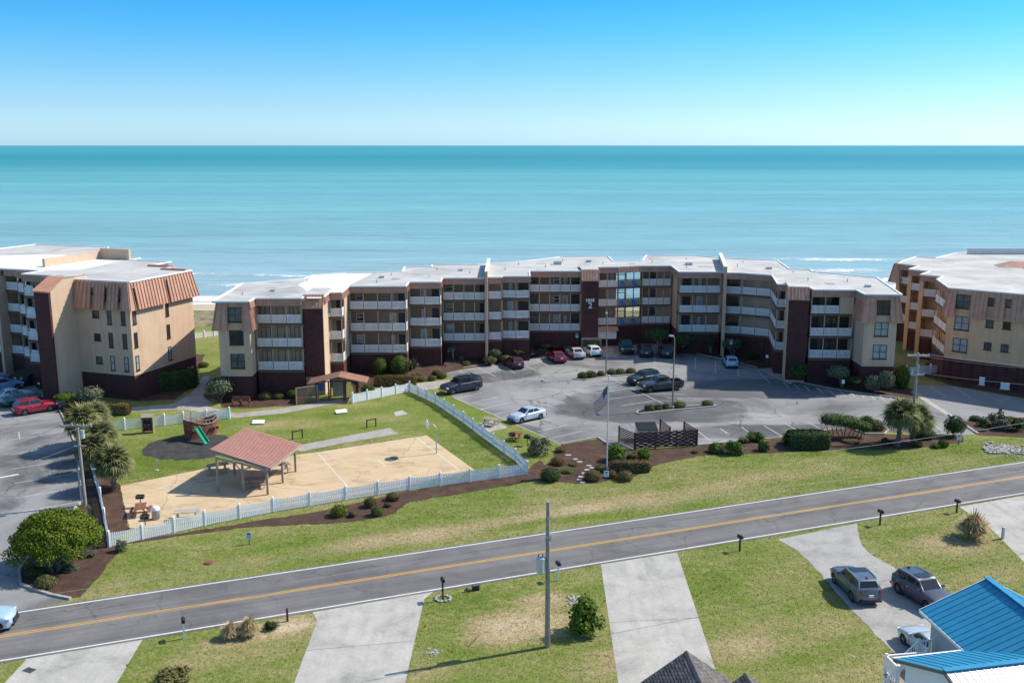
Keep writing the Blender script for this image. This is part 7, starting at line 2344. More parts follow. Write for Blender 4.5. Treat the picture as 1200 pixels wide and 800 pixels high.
mb = MB(F.M); mb.box(1.75, 3.3, 2.3, 2.42, 0.05, 2.2); mb.build('back_panel', M['kerb'], t, True)

# ---------------------------------------------------------------- dumpster enclosure
enc = thing('dumpster_enclosure', 'dark brown slatted timber enclosure round a dumpster at the lower edge of the lot', 'enclosure', G(743.7, 526))
def board_wall(a, b, n, gap, h0, h1, lat=False):
    F = Frame(a, b)
    npst = max(2, int(F.w / 2.2) + 1)
    for i in range(npst):
        u = F.w * i / (npst - 1)
        mb = MB(F.M); mb.box(u - 0.06, u + 0.06, 0.02, 0.14, 0, h1 + 0.02); mb.build('post', M['wood_dark'], enc, True)
    for i in range(n):
        z = h0 + (h1 - h0) * i / n
        mb = MB(F.M); mb.box(0, F.w, -0.02, 0.02, z, z + (h1 - h0) / n * gap); mb.build('board', M['wood_dark'], enc, True)
    if lat:      # woven front: short boards in alternate gaps
        k = int(F.w / 0.42)
        mb = MB(F.M)
        for r in range(n):
            z = h0 + (h1 - h0) * (r + gap) / n
            for i in range(k):
                if (i + r) % 2:
                    u = F.w * i / k
                    mb.box(u, u + F.w / k, 0.0, 0.018, z - 0.01, z + (h1 - h0) / n * (1 - gap) + 0.01)
        mb.build('weave_slats', M['wood_dark'], enc, True)
e0, e1, e2 = G(724.5, 518), G(743.7, 526.5), G(817, 522.5)
board_wall(e0, e1, 9, 0.62, 0.1, 1.75)
board_wall(e1, e2, 9, 0.70, 0.1, 1.75, True)
board_wall(e2, G(802, 512.5), 9, 0.62, 0.1, 1.75)
board_wall(G(785.5, 519), G(774, 509.5), 9, 0.62, 0.1, 1.75)
p = G(758, 516.5)
t = thing('dumpster', 'steel dumpster with a black ribbed lid inside the timber enclosure', 'dumpster', (p.x, p.y + 0.5, 0.012), R(4))
mb = MB(); mb.hexa([(-1.0, -0.6, 0.15), (1.0, -0.6, 0.15), (1.0, 0.6, 0.15), (-1.0, 0.6, 0.15)], [(-1.05, -0.75, 1.2), (1.05, -0.75, 1.2), (1.05, 0.75, 1.5), (-1.05, 0.75, 1.5)]); mb.build('bin_body', M['galv'], t)
for x0, x1 in ((-1.08, -0.01), (0.01, 1.08)):
    mb = MB(); mb.hexa([(x0, -0.82, 1.21), (x1, -0.82, 1.21), (x1, 0.80, 1.56), (x0, 0.80, 1.56)], [(x0, -0.82, 1.27), (x1, -0.82, 1.27), (x1, 0.80, 1.66), (x0, 0.80, 1.66)])
    for i in range(4):
        x = x0 + 0.15 + i * 0.25
        mb.beam((x, -0.8, 1.29), (x, 0.78, 1.68), 0.07, 0.05)
    mb.build('lid', M['black'], t)
mb = MB()
for x in (-0.9, 0.9):
    mb.box(x - 0.1, x + 0.1, -0.55, 0.55, 0, 0.16)
mb.build('skid', M['steel_dark'], t)
p = G(25, 452)
t = thing('dumpster', 'dark green dumpster in deep shade by the left brick tower', 'dumpster', (p.x, p.y + 0.6, 0.012), R(-15))
mb = MB(); mb.hexa([(-1.3, -0.7, 0.1), (1.3, -0.7, 0.1), (1.3, 0.7, 0.1), (-1.3, 0.7, 0.1)], [(-1.35, -0.8, 1.3), (1.35, -0.8, 1.3), (1.35, 0.8, 1.6), (-1.35, 0.8, 1.6)]); mb.build('bin_body', simple('dark_green_paint', (0.02, 0.05, 0.045), 0.5), t)
mb = MB(); mb.hexa([(-1.38, -0.85, 1.3), (1.38, -0.85, 1.3), (1.38, 0.82, 1.6), (-1.38, 0.82, 1.6)], [(-1.38, -0.85, 1.37), (1.38, -0.85, 1.37), (1.38, 0.82, 1.68), (-1.38, 0.82, 1.68)]); mb.build('lid', M['black'], t)
for x in (-0.6, 0.35):
    mb = MB(); mb.box(x, x + 0.25, -0.83, -0.74, 0.95, 1.12); mb.build('sticker', M['white'], t)

# ---------------------------------------------------------------- poles and flag
def flag():
    p = G(711, 553.5)
    t = thing('flagpole', 'tall white flagpole in the mulch bed below the car park', 'flagpole', (p.x, p.y, 0))
    mb = MB(); mb.tube((0, 0, 0), (0, 0, 9.2), 0.075, 0.045, 10); mb.build('pole', M['galv_light'], t, smooth=True)
    mb = MB(); mb.sphere((0, 0, 9.27), 0.1, 0.1, 0.1, 10, 6); mb.build('finial', M['galv_light'], t, smooth=True)
    mb = MB(); mb.tube((0, 0, 0), (0, 0, 0.12), 0.2, 0.16, 12); mb.build('base_collar', M['galv'], t)
    f = thing('flag', 'striped flag with a blue starred canton hanging slack from the flagpole', 'flag', (p.x, p.y, 8.35))
    Lf, Hf = 2.35, 1.5
    nu, nv = 26, 13
    def fp(u, v):
        # u along the fly, v down the hoist
        x = -0.05 - u * Lf * 0.56 - 0.06 * math.sin(u * 9 + v * 2)
        z = -v * Hf * (1 - 0.25 * u) - u * Lf * 0.78 + 0.04 * math.sin(u * 7)
        y = 0.16 * math.sin(u * 7.5 + v * 2.4) * u + 0.10 * math.sin(v * 6 + u * 3) * u
        x += 0.12 * u * v
        return Vector((x, y, z))
    st, ca = MB(), MB()
    for i in range(nu):
        for j in range(nv):
            q = [fp(i / nu, j / nv), fp((i + 1) / nu, j / nv), fp((i + 1) / nu, (j + 1) / nv), fp(i / nu, (j + 1) / nv)]
            if i < 10 and j < 7:
                ca.add(q, [(3, 2, 1, 0)])
            else:
                st.add(q, [(3, 2, 1, 0)], j % 2)
    st.build('stripes', [M['flag_red'], M['flag_white']], f, smooth=True, sharp=180)
    c = ca.build('canton', M['navy'], f, smooth=True, sharp=180)
    sm = MB()
    for r in range(9):
        for k in range(6 if r % 2 == 0 else 5):
            u = (k + (0.5 if r % 2 == 0 else 1.0)) / 6 * 10 / nu
            v = (r + 0.6) / 9.4 * 7 / nv
            o = fp(u, v)
            du = (fp(u + 0.01, v) - o).normalized() * 0.03
            dv = (fp(u, v + 0.01) - o).normalized() * 0.03
            nn = du.cross(dv).normalized() * 0.006
            for sg in (1, -1):
                pts = []
                for s in range(10):
                    a = 2 * math.pi * s / 10 - math.pi / 2
                    rr = 1.0 if s % 2 == 0 else 0.42
                    pts.append(o + (du * math.cos(a) + dv * math.sin(a)) * rr + nn * sg)
                sm.add(pts, [tuple(range(10)) if sg < 0 else tuple(reversed(range(10)))])
    sm.build('stars', M['flag_white'], c)
flag()
def lamp_post(px, py, top, label, arm=0.5, rz=0.0):
    p = G(px, py)
    H = EYE - p.y * math.tan(PITCH + math.atan((top - 400) / FOCAL))
    t = thing('lamp_post', label, 'lamp post', (p.x, p.y, 0), rz, 'car park lamp posts')
    mb = MB(); mb.tube((0, 0, 0), (0, 0, H - 0.3), 0.10, 0.065, 10); mb.build('pole', M['lamp_pole'], t, smooth=True, sharp=60)
    mb = MB(); mb.path([(0, 0, H - 0.35), (-0.05, 0, H - 0.1), (-arm * 0.5, 0, H), (-arm, 0, H + 0.06)], 0.05, 0.05, 8); mb.build('arm', M['lamp_pole'], t)
    mb = MB(); mb.hexa([(-arm - 0.65, -0.15, H - 0.02), (-arm, -0.15, H - 0.02), (-arm, 0.15, H - 0.02), (-arm - 0.65, 0.15, H - 0.02)], [(-arm - 0.6, -0.1, H + 0.12), (-arm, -0.12, H + 0.16), (-arm, 0.12, H + 0.16), (-arm - 0.6, 0.1, H + 0.12)]); mb.build('lamp_head', M['galv_light'], t)
    mb = MB(); mb.tube((0, 0, 0), (0, 0, 0.35), 0.2, 0.2, 12); mb.build('footing', M['kerb'], t)
lamp_post(710, 441.5, 368, 'lamp post rising from the upper island in front of the numbered tower', 0.25, R(-90))
lamp_post(788, 479, 395, 'lamp post rising from the lower island right of the grey pickup', 0.3, R(-60))
def insulator(mb, x, y, z, r=0.06):
    mb.tube((x, y, z), (x, y, z + 0.18), r, r * 0.6, 8)
def catenary(a, b, sag, n=18):
    a, b = Vector(a), Vector(b)
    return [a.lerp(b, i / n) - Vector((0, 0, 4 * sag * (i / n) * (1 - i / n))) for i in range(n + 1)]
def wire(label, a, b, sag, r=0.009):
    mb = MB(); mb.path(catenary(a, b, sag), r, r, 5)
    return tag(mb.build('wire', M['wire']), label, 'wire', 'overhead power lines')
# near pole
p0 = G(641.5, 757.5)
t = thing('utility_pole', 'bare timber utility pole with a grey transformer on the near lawn', 'utility pole', (p0.x, p0.y, 0), 0, 'utility poles')
mb = MB(); mb.tube((0, 0, -0.1), (-0.02, 0, 9.3), 0.17, 0.115, 12); mb.build('pole', M['pole_wood'], t, smooth=True, sharp=60)
mb = MB(); mb.tube((-0.44, -0.05, 4.9), (-0.44, -0.05, 5.8), 0.28, 0.28, 14); mb.sphere((-0.44, -0.05, 5.8), 0.28, 0.28, 0.10, 14, 4); tr = mb.build('transformer', M['galv_light'], t, smooth=True, sharp=40)
mb = MB()
for x in (-0.56, -0.34):
    insulator(mb, x, -0.05, 5.86, 0.05)
mb.box(-0.2, 0, -0.04, 0.04, 5.2, 5.28); mb.box(-0.2, 0, -0.04, 0.04, 5.55, 5.63); mb.build('bushing', M['steel_dark'], tr)
mb = MB(); mb.box(-0.13, -0.06, -0.14, 0.0, 4.5, 4.75); mb.build('meter_box', M['steel_dark'], t)
mb = MB(); mb.tube((0.13, -0.1, 0), (0.10, -0.08, 5.0), 0.03, 0.03, 6); mb.build('conduit', M['galv'], t)
mb = MB()
for z in (8.25, 7.05, 6.9):
    mb.box(-0.2, 0.2, -0.16, -0.10, z, z + 0.06); insulator(mb, 0.16, -0.14, z + 0.05, 0.05)
mb.build('bracket', M['galv'], t)
for z, sag, nm in ((8.45, 0.5, 'upper wire along the road from the near utility pole'), (7.2, 0.7, 'middle wire along the road from the near utility pole'), (6.95, 0.9, 'lowest wire along the road from the near utility pole')):
    mid_ = Vector((p0.x + 0.16, p0.y - 0.14, z))
    for sg, tx in ((-1, ', running left'), (1, ', running right')):
        e = Vector((p0.x + RD.x * 62 * sg, p0.y + RD.y * 62 * sg, z + 0.3))
        wire(nm + tx, mid_, e, sag)
# left pole with crossarm
p1 = G(100, 592)
t = thing('utility_pole', 'utility pole with a crossarm standing among the left fan palms', 'utility pole', (p1.x, p1.y, 0), 0, 'utility poles')
H1 = EYE - p1.y * math.tan(PITCH + math.atan((497 - 400) / FOCAL))
mb = MB(); mb.tube((0, 0, -0.1), (-0.1, 0, H1), 0.16, 0.11, 12); mb.build('pole', M['pole_wood'], t, smooth=True, sharp=60)
mb = MB(); mb.box(-1.45, 1.15, -0.14, -0.02, H1 - 0.22, H1 - 0.06); mb.build('crossarm', M['pole_wood'], t)
mb = MB()
for x in (-1.35, -0.5, 0.45, 1.05):
    insulator(mb, x, -0.08, H1 - 0.06)
mb.build('insulator', M['galv_light'], t)
mb = MB(); mb.tube((0.42, -0.3, H1 - 1.1), (0.42, -0.3, H1 - 0.4), 0.17, 0.17, 12); mb.build('transformer', M['galv_light'], t)
mb = MB(); mb.box(-0.5, 0.5, -0.1, -0.02, H1 - 1.9, H1 - 1.8); mb.build('lower_arm', M['galv'], t)
mb = MB(); mb.tube((-0.22, -0.1, 0), (-0.3, -0.1, 3.2), 0.07, 0.06, 8); mb.build('cable_guard', M['galv_light'], t)
for i, (x, dz, ex, ez) in enumerate(((-1.35, 0.1, -12, 0.2), (-0.5, 0.1, -11.5, 0.2), (1.05, 0.1, -10.5, 0.2), (-0.2, -1.8, -12.5, 0.0))):
    a = Vector((p1.x + x, p1.y - 0.08, H1 + dz))
    wire(['wire from the left end of the crossarm', 'wire from the inner crossarm pin', 'wire from the right end of the crossarm', 'service wire from below the crossarm'][i] + ' toward the lower left', a, a + Vector((ex, -22, ez)), 0.5)
# right pole with crossarms
p2 = G(1067.5, 513)
t = thing('utility_pole', 'utility pole with two crossarms behind the right fan palms', 'utility pole', (p2.x, p2.y, 0), 0, 'utility poles')
H2 = EYE - p2.y * math.tan(PITCH + math.atan((413.5 - 400) / FOCAL))
mb = MB(); mb.tube((0, 0, -0.1), (0.05, 0, H2), 0.17, 0.12, 12); mb.build('pole', M['pole_wood'], t, smooth=True, sharp=60)
mb = MB(); mb.box(-1.1, 1.2, -0.2, -0.08, H2 - 0.35, H2 - 0.2); mb.box(-1.0, 1.1, 0.10, 0.22, H2 - 0.35, H2 - 0.2); mb.build('crossarm', M['kerb'], t)
mb = MB(); mb.box(-0.6, 0.8, -0.16, -0.05, H2 - 2.35, H2 - 2.22); mb.build('lower_arm', M['kerb'], t)
mb = MB()
for x in (-1.0, -0.4, 0.5, 1.1):
    insulator(mb, x, -0.14, H2 - 0.2)
for x in (-0.5, 0.7):
    insulator(mb, x, -0.1, H2 - 2.22)
mb.tube((-0.5, -0.3, H2 - 2.1), (-0.5, -0.3, H2 - 1.6), 0.06, 0.06, 8)
mb.build('insulator', M['galv_light'], t)
for i, (x, z, tx) in enumerate(((-1.0, -0.1, 'left pin'), (0.5, -0.1, 'inner right pin'), (1.1, -0.1, 'right pin'), (0.7, -2.1, 'lower arm'))):
    a = Vector((p2.x + x, p2.y - 0.14, H2 + z))
    wire('wire from the %s of the right pole toward the right edge' % tx, a, a + Vector((30, -7 + i, -0.5)), 0.8)
wire('stout cable slung low across the lawn to the right edge', Vector((p2.x - 14, p2.y - 15, 3.2)), Vector((p2.x + 26, p2.y - 4, 6.0)), 0.4, 0.016)

# ---------------------------------------------------------------- signs
def post_sign(px, py, top, w, h, face, label, group, lines_=(), cat='sign', emblem=None):
    s = mpp(G(px, py))
    p = settle(px, py, 0.1)
    H = max(1.0, (py - top) * s * 1.03)
    t = thing('sign', label, cat, p, 0, group)
    mb = MB(); mb.box(-0.03, 0.03, -0.03, 0.03, 0, H); mb.build('post', M['steel_dark'], t)
    mb = MB(); mb.box(-w / 2, w / 2, -0.06, -0.035, H - h, H); bd = mb.build('board', M[face], t)
    if emblem == 'wheelchair':
        mb = MB(); mb.box(-w / 2 + 0.03, w / 2 - 0.03, -0.066, -0.061, H - h * 0.62, H - 0.04); mb.build('blue_field', M['sign_blue'], bd)
        mb = MB()
        mb.path([(0.06 * math.cos(a) , -0.07, H - h * 0.40 + 0.06 * math.sin(a)) for a in [R(-200 + 230 * i / 10) for i in range(11)]], 0.012, 0.012, 4)
        mb.beam((-0.02, -0.07, H - h * 0.12), (-0.01, -0.07, H - h * 0.32), 0.02, 0.02); mb.beam((-0.01, -0.07, H - h * 0.32), (0.06, -0.07, H - h * 0.34), 0.02, 0.02); mb.beam((0.06, -0.07, H - h * 0.34), (0.09, -0.07, H - h * 0.46), 0.02, 0.02)
        mb.build('wheelchair_symbol', M['white'], bd)
    if emblem == 'tow':
        mb = MB(); mb.box(-w * 0.26, w * 0.26, -0.066, -0.061, H - h * 0.30, H - h * 0.14); mb.tube((-w * 0.15, -0.061, H - h * 0.32), (-w * 0.15, -0.067, H - h * 0.32), 0.03, 0.03, 8); mb.tube((w * 0.16, -0.061, H - h * 0.32), (w * 0.16, -0.067, H - h * 0.32), 0.03, 0.03, 8); mb.build('emblem', M['navy'], bd)
        mb = MB()
        mb.path([(0.11 * math.cos(a), -0.063, H - h * 0.62 + 0.11 * math.sin(a)) for a in [2 * math.pi * i / 14 for i in range(15)]], 0.013, 0.013, 4)
        for i in range(3):
            mb.box(-w * 0.18, w * 0.18, -0.066, -0.061, H - h * (0.55 + 0.07 * i), H - h * (0.53 + 0.07 * i))
        mb.build('mark', M['galv'], bd)
    return t
gh = 'accessible parking signs at the building'
post_sign(676, 412.5, 391, 0.42, 0.62, 'sign_face', 'accessible parking sign on a tall post left of the numbered tower', gh, emblem='wheelchair')
post_sign(827.7, 413, 397, 0.42, 0.62, 'sign_face', 'accessible parking sign in shade by the bare crooked trunks', gh, emblem='wheelchair')
post_sign(856, 421, 398.5, 0.42, 0.62, 'sign_face', 'accessible parking sign above the pale blue car', gh, emblem='wheelchair')
post_sign(898.5, 428, 416.5, 0.35, 0.4, 'white', 'small white sign in shade at the concrete pad', 'small white signs')
post_sign(987.6, 458.5, 445, 0.36, 0.48, 'white', 'small white sign in front of the clipped tree at the right brick wall', 'small white signs')
post_sign(46, 458, 448, 0.22, 0.25, 'white', 'tiny white sign in shade beside the left car park', 'small white signs')
gt = 'pale blue notice signs by the lawn'
post_sign(292, 638, 625, 0.46, 0.56, 'sign_face', 'pale blue notice sign on the road lawn below the court fence', gt, emblem='tow')
post_sign(710.5, 564.5, 551.5, 0.46, 0.56, 'sign_face', 'pale blue notice sign at the foot of the flagpole', gt, emblem='tow')
post_sign(1123.5, 521.5, 509, 0.46, 0.56, 'sign_face', 'pale blue notice sign under the lollipop tree', gt, emblem='tow')

# ---------------------------------------------------------------- satellite dish, cabinets, rocks, stones
p = settle(530, 421, 0.8)
t = thing('satellite_dish', 'large grey mesh satellite dish on a slanted leg against the brick', 'satellite dish', p)
mb = MB(); mb.tube((0.1, 0, 0), (0, 0.1, 1.3), 0.06, 0.05, 8); mb.build('mast', M['galv'], t)
mb = MB()
rings, seg = 5, 20
for r in range(rings + 1):
    q = 1.05 * r / rings
    for i in range(seg):
        a = 2 * math.pi * i / seg
        mb.v.append((q * math.cos(a), 0.30 * q * q, q * math.sin(a)))
for r in range(rings):
    for i in range(seg):
        a, b = r * seg + i, r * seg + (i + 1) % seg
        mb.f.append([a, b, b + seg, a + seg]); mb.m.append(0)
ds = mb.build('dish', simple('dish_mesh_grey', (0.09, 0.095, 0.09), 0.7), t, smooth=True, sharp=180)
ds.scale = (0.68, 0.68, 0.68)
ds.location = (-0.15, 0.05, 1.45)
ds.rotation_euler = (R(-38), R(15), R(200))
mb = MB(); mb.beam((0, 0, 0), (0, 0.75, 0), 0.03, 0.03); mb.box(-0.06, 0.06, 0.72, 0.85, -0.06, 0.06); mb.build('feed', M['galv'], ds)
for px, py, w, h, lb in ((1150.5, 451, 0.62, 1.0, 'upright white utility cabinet in shade by the right building'), (1177.5, 456, 1.0, 0.75, 'wider white utility cabinet in shade by the right building')):
    p = G(px, py)
    t = thing('utility_cabinet', lb, 'cabinet', (p.x, p.y, 0), R(-30), 'white cabinets by the right building')
    mb = MB(); mb.box(-w / 2, w / 2, -0.3, 0.3, 0.05, h); mb.build('case', M['white'], t)
    mb = MB(); mb.hexa([(-w / 2 - 0.03, -0.33, h), (w / 2 + 0.03, -0.33, h), (w / 2 + 0.03, 0.33, h), (-w / 2 - 0.03, 0.33, h)], [(-w / 2, -0.28, h + 0.07), (w / 2, -0.28, h + 0.07), (w / 2, 0.28, h + 0.07), (-w / 2, 0.28, h + 0.07)]); mb.build('lid', M['white'], t)
    mb = MB(); mb.box(-w / 2 - 0.1, w / 2 + 0.1, -0.4, 0.4, 0, 0.06); mb.build('plinth', M['kerb'], t)
rnd = random.Random(5)
def rock_mesh(seed):
    r = random.Random(seed)
    bm = bmesh.new()
    bmesh.ops.create_icosphere(bm, subdivisions=1, radius=1)
    for v in bm.verts:
        v.co *= r.uniform(0.75, 1.15)
        v.co.z *= 0.7
    me = D.meshes.new('rock'); bm.to_mesh(me); bm.free()
    me.materials.append(M['stone'])
    return me
RK = [rock_mesh(i) for i in range(5)]
pr = G(1176, 527)
mb = MB()
for i in range(300):
    u = rnd.uniform(-1, 1)
    v = rnd.gauss(0, 0.33)
    q = G(1152 + (u + 1) * 33, 525.5 + 3.0 * (u + 1) * 0.7 + v * 8)
    s = rnd.uniform(0.09, 0.24)
    me = RK[i % 5]
    rot = Matrix.Rotation(rnd.uniform(0, 6), 3, 'Z')
    mb.add([rot @ (x.co * s) + Vector((q.x, q.y, s * 0.35)) for x in me.vertices], [tuple(f.vertices) for f in me.polygons])
tag(mb.build('riprap', M['stone']), kind='stuff')
for i, (px, py) in enumerate(((666, 533.5), (674, 538.5), (679, 541.5), (690, 546), (694, 548.5), (688, 551), (684, 555), (680.5, 559), (679, 562.5), (683, 565.5))):
    q = G(px, py)
    mb = MB()
    n = 8
    r = [rnd.uniform(0.2, 0.3) for _ in range(n)]
    pl = [(q.x + r[k] * 1.1 * math.cos(2 * math.pi * k / n), q.y + r[k] * math.sin(2 * math.pi * k / n)) for k in range(n)]
    mb.prism(pl, 0.0, 0.075)
    o = mb.build('stepping_stone', M['stone'])
    tag(o, '%s pale stepping stone of the mulch path, counted from the car park down' % ('first second third fourth fifth sixth seventh eighth ninth last'.split()[i]), 'stepping stone', 'stepping stones to the flagpole')
# ---------------------------------------------------------------- mailboxes and verge things
def mailbox(px, py, top, rz, label, base=False, box=True, white=False):
    p = G(px, py)
    s = mpp(p)
    H = (py - top) * s * 1.08
    t = thing('mailbox', label, 'mailbox', (p.x, p.y, 0), rz, 'mailboxes along the road')
    mb = MB(); mb.box(-0.05, 0.05, -0.05, 0.05, 0, H - 0.2); mb.build('post', M['white' if white else 'black'], t)
    mb = MB()
    pr_ = [(-0.11, 0), (0.11, 0), (0.11, 0.14), (0.08, 0.21), (0, 0.24), (-0.08, 0.21), (-0.11, 0.14)]
    n = len(pr_)
    mb.add([(x, -0.27, H - 0.24 + z) for x, z in pr_] + [(x, 0.27, H - 0.24 + z) for x, z in pr_], [tuple(range(n)), tuple(reversed(range(n, 2 * n)))] + [(i, n + i, n + (i + 1) % n, (i + 1) % n) for i in range(n)])
    mb.build('box', M['black'], t)
    mb = MB(); mb.box(0.115, 0.13, -0.05, -0.02, H - 0.15, H + 0.04); mb.box(0.115, 0.13, -0.05, 0.08, H - 0.02, H + 0.04); mb.build('flag_arm', M['red_paint'], t)
    if base:
        mb = MB()
        for i in range(12):
            a = 2 * math.pi * i / 12
            mb.box(0.42 * math.cos(a) - 0.13, 0.42 * math.cos(a) + 0.13, 0.42 * math.sin(a) - 0.1, 0.42 * math.sin(a) + 0.1, 0, 0.16)
        mb.build('stone_ring', M['galv'], t)
mailbox(216, 748, 724, R(20), 'black mailbox above the lower left driveway', white=True)
mailbox(519, 703, 677, R(15), 'black mailbox on a ring of stones at the second driveway')
mailbox(654, 680, 658, R(20), 'black mailbox beside the near utility pole', white=True)
mailbox(866.7, 645.5, 627, R(20), 'black mailbox left of the gravel drive')
mailbox(1031, 615, 597.5, R(20), 'black mailbox right of the gravel drive')
mailbox(1121, 600.5, 585.5, R(20), 'black mailbox at the far right driveway')
p = G(519, 701.5)
mb = MB()
ring = []
for i in range(11):
    a = 2 * math.pi * i / 11
    me = RK[i % 5]
    mb.add([x.co * 0.15 + Vector((p.x + 0.5 * math.cos(a), p.y + 0.45 * math.sin(a), 0.05)) for x in me.vertices], [tuple(f.vertices) for f in me.polygons])
tag(mb.build('stone_ring', M['galv']), 'ring of grey stones round the mailbox at the second driveway', 'stone ring')
p = G(337, 727.5)
t = thing('marker_post', 'short dark post at the corner of the second driveway', 'post', (p.x, p.y, 0))
mb = MB(); mb.box(-0.06, 0.06, -0.06, 0.06, 0, 0.85); mb.build('stake', M['wood_dark'], t)
mb = MB(); mb.hexa([(-0.07, -0.07, 0.85), (0.07, -0.07, 0.85), (0.07, 0.07, 0.85), (-0.07, 0.07, 0.85)], [(-0.02, -0.02, 0.93), (0.02, -0.02, 0.93), (0.02, 0.02, 0.93), (-0.02, 0.02, 0.93)]); mb.build('cap', M['wood_dark'], t)
p = G(557.5, 691)
t = thing('meter_box', 'black box lying on the verge right of the stone-ringed mailbox', 'box', (p.x, p.y, 0), R(20))
mb = MB(); mb.box(-0.22, 0.22, -0.16, 0.16, 0, 0.34); mb.build('case', M['black'], t)
mb = MB(); mb.box(-0.25, 0.25, -0.19, 0.19, 0.34, 0.40); mb.build('lid', M['steel_dark'], t)
p = G(547, 693)
t = thing('valve', 'small dark valve beside the black box on the verge', 'valve', (p.x, p.y, 0), R(20))
mb = MB(); mb.tube((-0.2, 0, 0.12), (0.2, 0, 0.12), 0.07, 0.05, 8); mb.build('pipe', M['steel_dark'], t)
mb = MB(); mb.tube((0, 0, 0.1), (0, 0, 0.28), 0.05, 0.07, 8); mb.build('knob', M['black'], t)
p = G(1175, 631)
t = thing('telephone_pedestal', 'grey cylindrical pedestal between the pampas clump and the drive', 'pedestal', (p.x, p.y, 0))
mb = MB(); mb.tube((0, 0, 0), (0, 0, 0.85), 0.13, 0.13, 12); mb.build('body', M['galv_light'], t, smooth=True, sharp=50)
mb = MB(); mb.tube((0, 0, 0.85), (0, 0, 0.95), 0.14, 0.10, 12); mb.build('cap', M['galv_light'], t)
p = G(245, 659.5)
mb = MB(); mb.tube((p.x, p.y, 0.0), (p.x, p.y, 0.09), 0.38, 0.34, 16); mb.tube((p.x, p.y, 0.09), (p.x, p.y, 0.11), 0.24, 0.24, 14)
tag(mb.build('manhole_cover', M['wood_red']), 'rust-coloured round manhole cover on the road lawn', 'manhole cover')
p = G(34.5, 785)
t = thing('drain_grate', 'grey rectangular grate in the lower left driveway', 'grate', (p.x, p.y, 0.014), R(-25))
for i in range(7):
    mb = MB(); mb.box(-0.33, 0.33, -0.22 + i * 0.065, -0.18 + i * 0.065, 0, 0.02); mb.build('bar', M['steel_dark'], t)
mb = MB(); mb.box(-0.36, 0.36, -0.25, 0.25, -0.004, 0.006); mb.build('plate', M['galv'], t)
for i, (px, py) in enumerate(((499, 723), (497, 737), (528, 767), (672, 755), (645, 757), (347, 765), (148, 783), (707, 707))):
    q = G(px, py)
    mb = MB(); mb.tube((q.x, q.y, 0), (q.x, q.y, 0.28), 0.008, 0.008, 4); mb.add([(q.x, q.y, 0.16), (q.x + 0.14, q.y, 0.17), (q.x + 0.14, q.y + 0.01, 0.27), (q.x, q.y, 0.28)], [(0, 1, 2, 3)])
    tag(mb.build('marker_flag', M['orange']), 'tiny orange survey flag ' + ('at the upper right edge of the second driveway', 'at the right edge of the second driveway, below another', 'left of the near pole by the stick', 'right of the near pole below the leafy bush', 'at the foot of the near pole', 'at the left edge of the second driveway', 'right of the lower left driveway', 'at the upper left corner of the third driveway')[i], 'survey flag', 'orange survey flags')
# log and pebbles on the near lot
mb = MB(); mb.path([G(549, 757, 0.03), G(556, 750, 0.06), G(561, 744, 0.04)], 0.035, 0.02, 6)
tag(mb.build('stick', M['wood_dark']), 'crooked dark stick on the bare patch left of the near pole', 'stick')
mb = MB()
for i in range(40):
    q = G(509 + rnd.gauss(0, 5), 764 + rnd.gauss(0, 2.2)); me = RK[i % 5]; s = rnd.uniform(0.04, 0.1)
    mb.add([x.co * s + Vector((q.x, q.y, 0.02)) for x in me.vertices], [tuple(f.vertices) for f in me.polygons])
for i in range(50):
    q = G(672 + rnd.gauss(0, 5), 704 + rnd.gauss(0, 3)); me = RK[i % 5]; s = rnd.uniform(0.06, 0.15)
    mb.add([x.co * s + Vector((q.x, q.y, 0.03)) for x in me.vertices], [tuple(f.vertices) for f in me.polygons])
tag(mb.build('rubble', M['stone']), kind='stuff')

# ---------------------------------------------------------------- near houses
def ribbed_roof(parent, A, B_, C_, D_, m, n, name='roof_panel', over=0.05):
    """roof plane A-B along the eave, D-C along the ridge; one standing-seam sheet per panel"""
    A, B_, C_, D_ = (Vector(q) for q in (A, B_, C_, D_))
    nrm = (B_ - A).cross(D_ - A).normalized()
    for i in range(n):
        p = [A.lerp(B_, i / n), A.lerp(B_, (i + 1) / n), D_.lerp(C_, (i + 1) / n), D_.lerp(C_, i / n)]
        mb = MB()
        mb.hexa([q - nrm * 0.04 for q in p], [q + nrm * 0.012 for q in p])
        w = (p[1] - p[0])
        mb.beam(p[0] + w * 0.07 + nrm * 0.02, p[3] + w * 0.07 + nrm * 0.02, 0.04, 0.035, up=tuple(nrm))
        mb.build(name, M[m], parent, True)
hs = thing('house', 'house with a bright blue ribbed metal roof at the lower right', 'house', (25.4, 44, 0))
EX0, EX1, RX, RZ, EZ, BY, FY = 21.95, 28.85, 25.4, 7.3, 5.5, 49.9, 30.0
dxs = -0.10   # the axis leans slightly
def hp(x, y, z):
    return Vector((x + (BY - y) * 0.10, y, z))
ribbed_roof(hs, hp(EX0, BY, EZ), hp(EX0, FY, EZ), hp(RX, FY, RZ), hp(RX, BY, RZ), 'blue_roof', 44)
ribbed_roof(hs, hp(EX1, FY, EZ), hp(EX1, BY, EZ), hp(RX, BY, RZ), hp(RX, FY, RZ), 'blue_roof', 44)
mb = MB(); mb.beam(hp(RX, BY + 0.05, RZ + 0.05), hp(RX, FY, RZ + 0.05), 0.34, 0.07); mb.build('ridge_cap', M['blue_roof'], hs, True)
